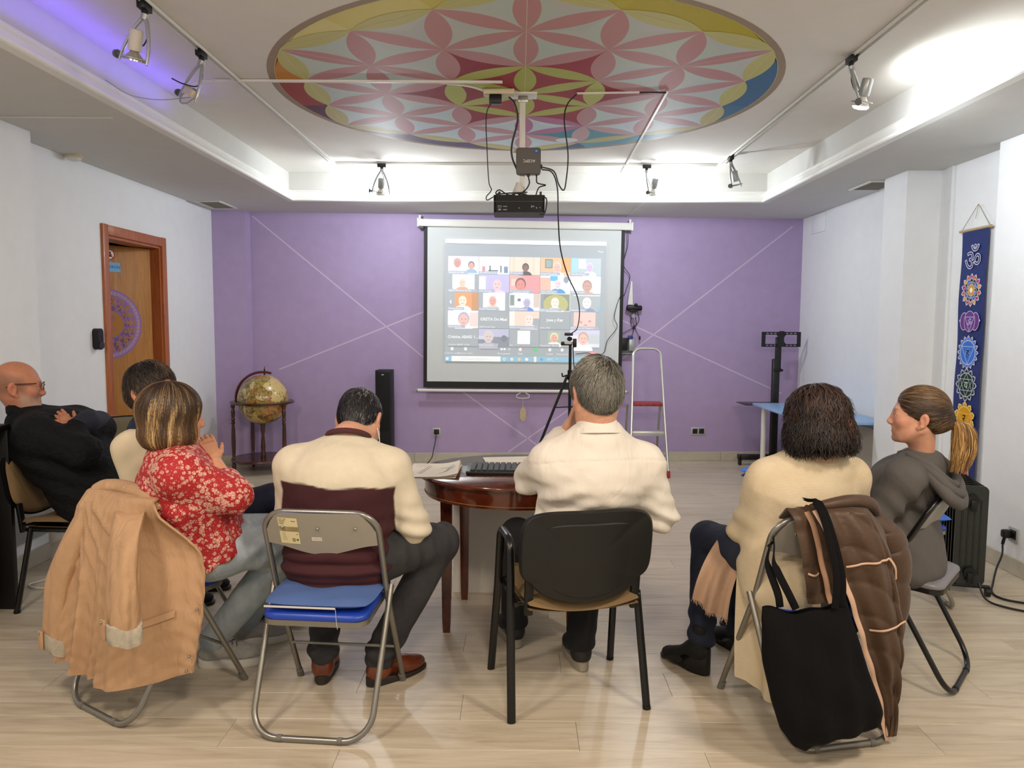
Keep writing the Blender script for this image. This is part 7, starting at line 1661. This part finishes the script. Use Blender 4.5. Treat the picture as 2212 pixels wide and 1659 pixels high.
b = MB(); P = spline([(-.165, -.17, .785), (-.135, -.135, .832), (-.04, -.120, .846), (.06, -.118, .843), (.15, -.120, .832), (.235, -.13, .800)], 8); b.tube(P, np.interp(np.linspace(0, 1, len(P)), [0, .15, .4, .8, 1], [.016, .034, .030, .024, .010]), 12, flat=.7); place(b, CM, 'collar', M_coat, ct, CO)
b = MB()
for zz, u in ((.60, .975), (.86, .972), (.97, .97)): b.ball(tuple(coat_f(u, zz)+V3(.006, -.012, 0)), .006, 8, 6)
o = place(b, CM, 'snaps', M_steel, ct, CO); o['kind'] = 'stuff'
def flap(u, v): p = coat_f(.70+.17*u, .62+.03*v+.05*u*-1+.03); return p+V3(.004, -.012, 0)
place(sheet(flap, 10, 5, .004), CM, 'pocket_welt', M_coat, ct, CO)
b = sheet(lambda u, v: V3(-.13+.10*u, -.20+.012*math.sin(u*9), .19-.075*v-.02*u), 14, 8, .006); place(b, CM, 'belt_end', M_coat, ct, CO)
# brown quilted coat
M_puf = mat('brown_quilted_nylon', '#46301d', .55, bump=.12, bscale=70, bdist=.004, sheen=.1); M_pipe = mat('pink_beige_piping', '#cfab90', .6)
PM = chair_M((1.09, 2.725), 12); PO = (1.15, 2.55, 0)
pf = empty('quilted_coat', PO, 0, 'brown quilted coat with pink beige piping hung over the chair back', 'coat')
prow = [(0, .70, -.070, -.09, .17), (.05, .79, -.085, -.10, .18), (.09, .842, -.13, -.105, .175), (.13, .832, -.175, -.10, .195), (.22, .75, -.205, -.075, .235), (.32, .66, -.22, -.045, .265), (.50, .50, -.235, .012, .270), (.68, .34, -.245, .066, .265), (.80, .235, -.25, .105, .235), (.90, .13, -.25, .138, .208), (1, .040, -.25, .160, .185)]
def puff_f(u, v, k=1):
    z, y, xl, xr = interp_rows(prow, v); x = xl+(xr-xl)*u; wrap = ss(u, .55, 1)
    s = v*7.5+.35*math.sin(u*5)-1.1*u; q = abs(math.sin(s*PI)); puff = .013*(q**.45)*ss(v, .08, .14)*(1-.5*ss(v, .85, 1))
    vs = .010*math.exp(-((u-.56)/.02)**2)
    fold = .010*math.sin(u*16+v*5)+.006*math.sin(u*29-v*9)
    bulge = .05*math.sin(min(1, u)*PI)*ss(v, .05, .12)*(1-ss(v, .6, 1)*.6)
    return V3(x+.012*math.sin(v*21+u*4)*ss(u, .5, 1), y+wrap*.15-k*(puff+fold*.6+bulge)+vs, z)
place(sheet(puff_f, 60, 110, .014), PM, 'body', M_puf, pf, PO)
lrow = [(0, .79, -.08, -.175, -.09), (.12, .838, -.135, -.18, -.09), (.2, .81, -.172, -.178, -.075), (.55, .66, -.195, -.155, -.045), (1, .515, -.205, -.135, .0)]
def lap(u, v):
    z, y, xl, xr = interp_rows(lrow, v); q = abs(math.sin((v*3.2+.25*u)*PI)); return V3(xl+(xr-xl)*u, y-.010*q**.5*ss(v, .12, .25)-.008*math.sin(u*8), z)
place(sheet(lap, 16, 40, .010), PM, 'front_panel', M_puf, pf, PO)
# side bulge: sleeve folded at the right
S_ = spline([(.13, -.10, .80), (.20, -.10, .745), (.25, -.09, .66), (.265, -.09, .54), (.262, -.10, .40), (.235, -.12, .27)], 14); rings = []
for i, p in enumerate(S_):
    t_ = i/(len(S_)-1); a_ = np.linspace(0, 2*PI, 29)[:-1]; q = .92+.10*abs(math.sin(t_*5*PI))**.5; r_ = .070*q*(.75+.35*math.sin(t_*PI)); rings.append(np.stack([p[0]+r_*np.cos(a_)*(1+.06*np.sin(3*a_+t_*8)), p[1]+r_*1.2*np.sin(a_), p[2]+.012*np.sin(a_*2+t_*9)], 1))
b = MB(); b.loft(rings); place(b, PM, 'sleeve', M_puf, pf, PO)
b = MB(); P = spline([(-.10, -.16, .838), (-.02, -.165, .850), (.06, -.165, .856), (.13, -.155, .842), (.18, -.13, .80)], 8); b.tube(P, np.interp(np.linspace(0, 1, len(P)), [0, .3, .7, 1], [.016, .026, .030, .020]), 12, flat=.8); place(b, PM, 'collar', M_puf, pf, PO)
def strip(pts, w_, name, m, off=0):
    b = MB(); P = spline(pts, 8); b.tube(P, w_, 8, flat=.35, up=(0, 1, 0)); return place(b, PM, name, m, pf, PO)
zr = [(.0-.012, v) for v in np.linspace(.13, 1.0, 14)]
strip([puff_f(.0, v)+V3(-.004, -.016, 0) for v in np.linspace(.12, 1.0, 14)]+[puff_f(0, 1)+V3(.003, -.014, -.018)], .0095, 'zip_band', M_pipe)
strip([lap(.62, v)+V3(.0, -.014, 0) for v in np.linspace(.16, 1.0, 10)], .0105, 'zip_band', mat('pink_beige_dull', '#a37e63', .7))
strip([lap(.05+.35*k, .66+.02*math.sin(k*3))+V3(0, -.014, 0) for k in np.linspace(0, 1, 5)], .0035, 'piping', M_pipe)
strip([puff_f(u, .335-.035*math.sin(u*2.6)+(.09*ss(u, .58, .68)))+V3(0, -.012, 0) for u in np.linspace(.06, .68, 12)], .0038, 'piping', M_pipe)
strip([puff_f(u, .585-.06*u)+V3(0, -.012, 0) for u in np.linspace(.12, .66, 7)], .0038, 'piping', M_pipe)
# black tote bag
M_bag = mat('black_canvas_bag', '#08080a', .95, bump=.3, bscale=260, spec=.2)
bg = empty('tote_bag', (1.0, 2.42, 0), 0, 'black canvas tote bag hanging from the chair back beside the brown coat', 'bag'); BO = (1.0, 2.42, 0)
brow = [(0, -.375, -.070, .565, .012), (.08, -.378, -.058, .525, .026), (.35, -.362, -.020, .385, .052), (.6, -.335, .025, .26, .066), (.8, -.300, .060, .165, .060), (.92, -.265, .066, .118, .040), (1, -.225, .040, .098, .012)]
rings = []
for v in np.linspace(0, 1, 44):
    xl, xr, z, d_ = interp_rows(brow, v); a_ = np.linspace(0, 2*PI, 73)[:-1]; cx = (xl+xr)/2; hw_ = (xr-xl)/2
    cs, sn = np.cos(a_), np.sin(a_); x = cx+hw_*np.sign(cs)*np.abs(cs)**.8; y = -.325-.02*v+d_*np.sign(sn)*np.abs(sn)**.8
    u = (x-xl)/(xr-xl); y = y+.006*np.sin(u*21+v*5)*ss(v, .05, .3)+.004*np.sin(u*9-v*14); zz = z+.020*np.sin(u*PI)*-1*(1-v)*1.2+.05*(u-.35)*v*1.0+.006*np.sin(u*14)*(1-v)
    rings.append(np.stack([x, y, zz], 1))
b = MB(); b.loft(rings, caps=False); b.f.append(tuple(range(43*72, 44*72))); place(b, PM, 'bag_body', M_bag, bg, BO, 60)
for k, P in enumerate([[(-.262, -.338, .555), (-.285, -.335, .60), (-.30, -.27, .68), (-.245, -.17, .715), (-.225, -.13, .725)], [(-.305, -.315, .555), (-.312, -.31, .60), (-.315, -.25, .68), (-.255, -.16, .712), (-.23, -.12, .70)], [(-.125, -.345, .55), (-.118, -.335, .66), (-.108, -.255, .80), (-.105, -.19, .862), (-.10, -.12, .86)], [(-.092, -.335, .55), (-.092, -.325, .66), (-.092, -.25, .80), (-.09, -.185, .858), (-.09, -.11, .85)]]):
    b = MB(); b.tube(spline(P, 8), .0125, 8, flat=.22, up=(.15, 1, .2)); place(b, PM, 'strap', M_bag, bg, BO)

folds(M_coat, 12, .45, .03, (1, 1, .35)); folds(M_puf, 9, .25, .02, (1, 1, 1.3)); folds(M_bag, 14, .25)
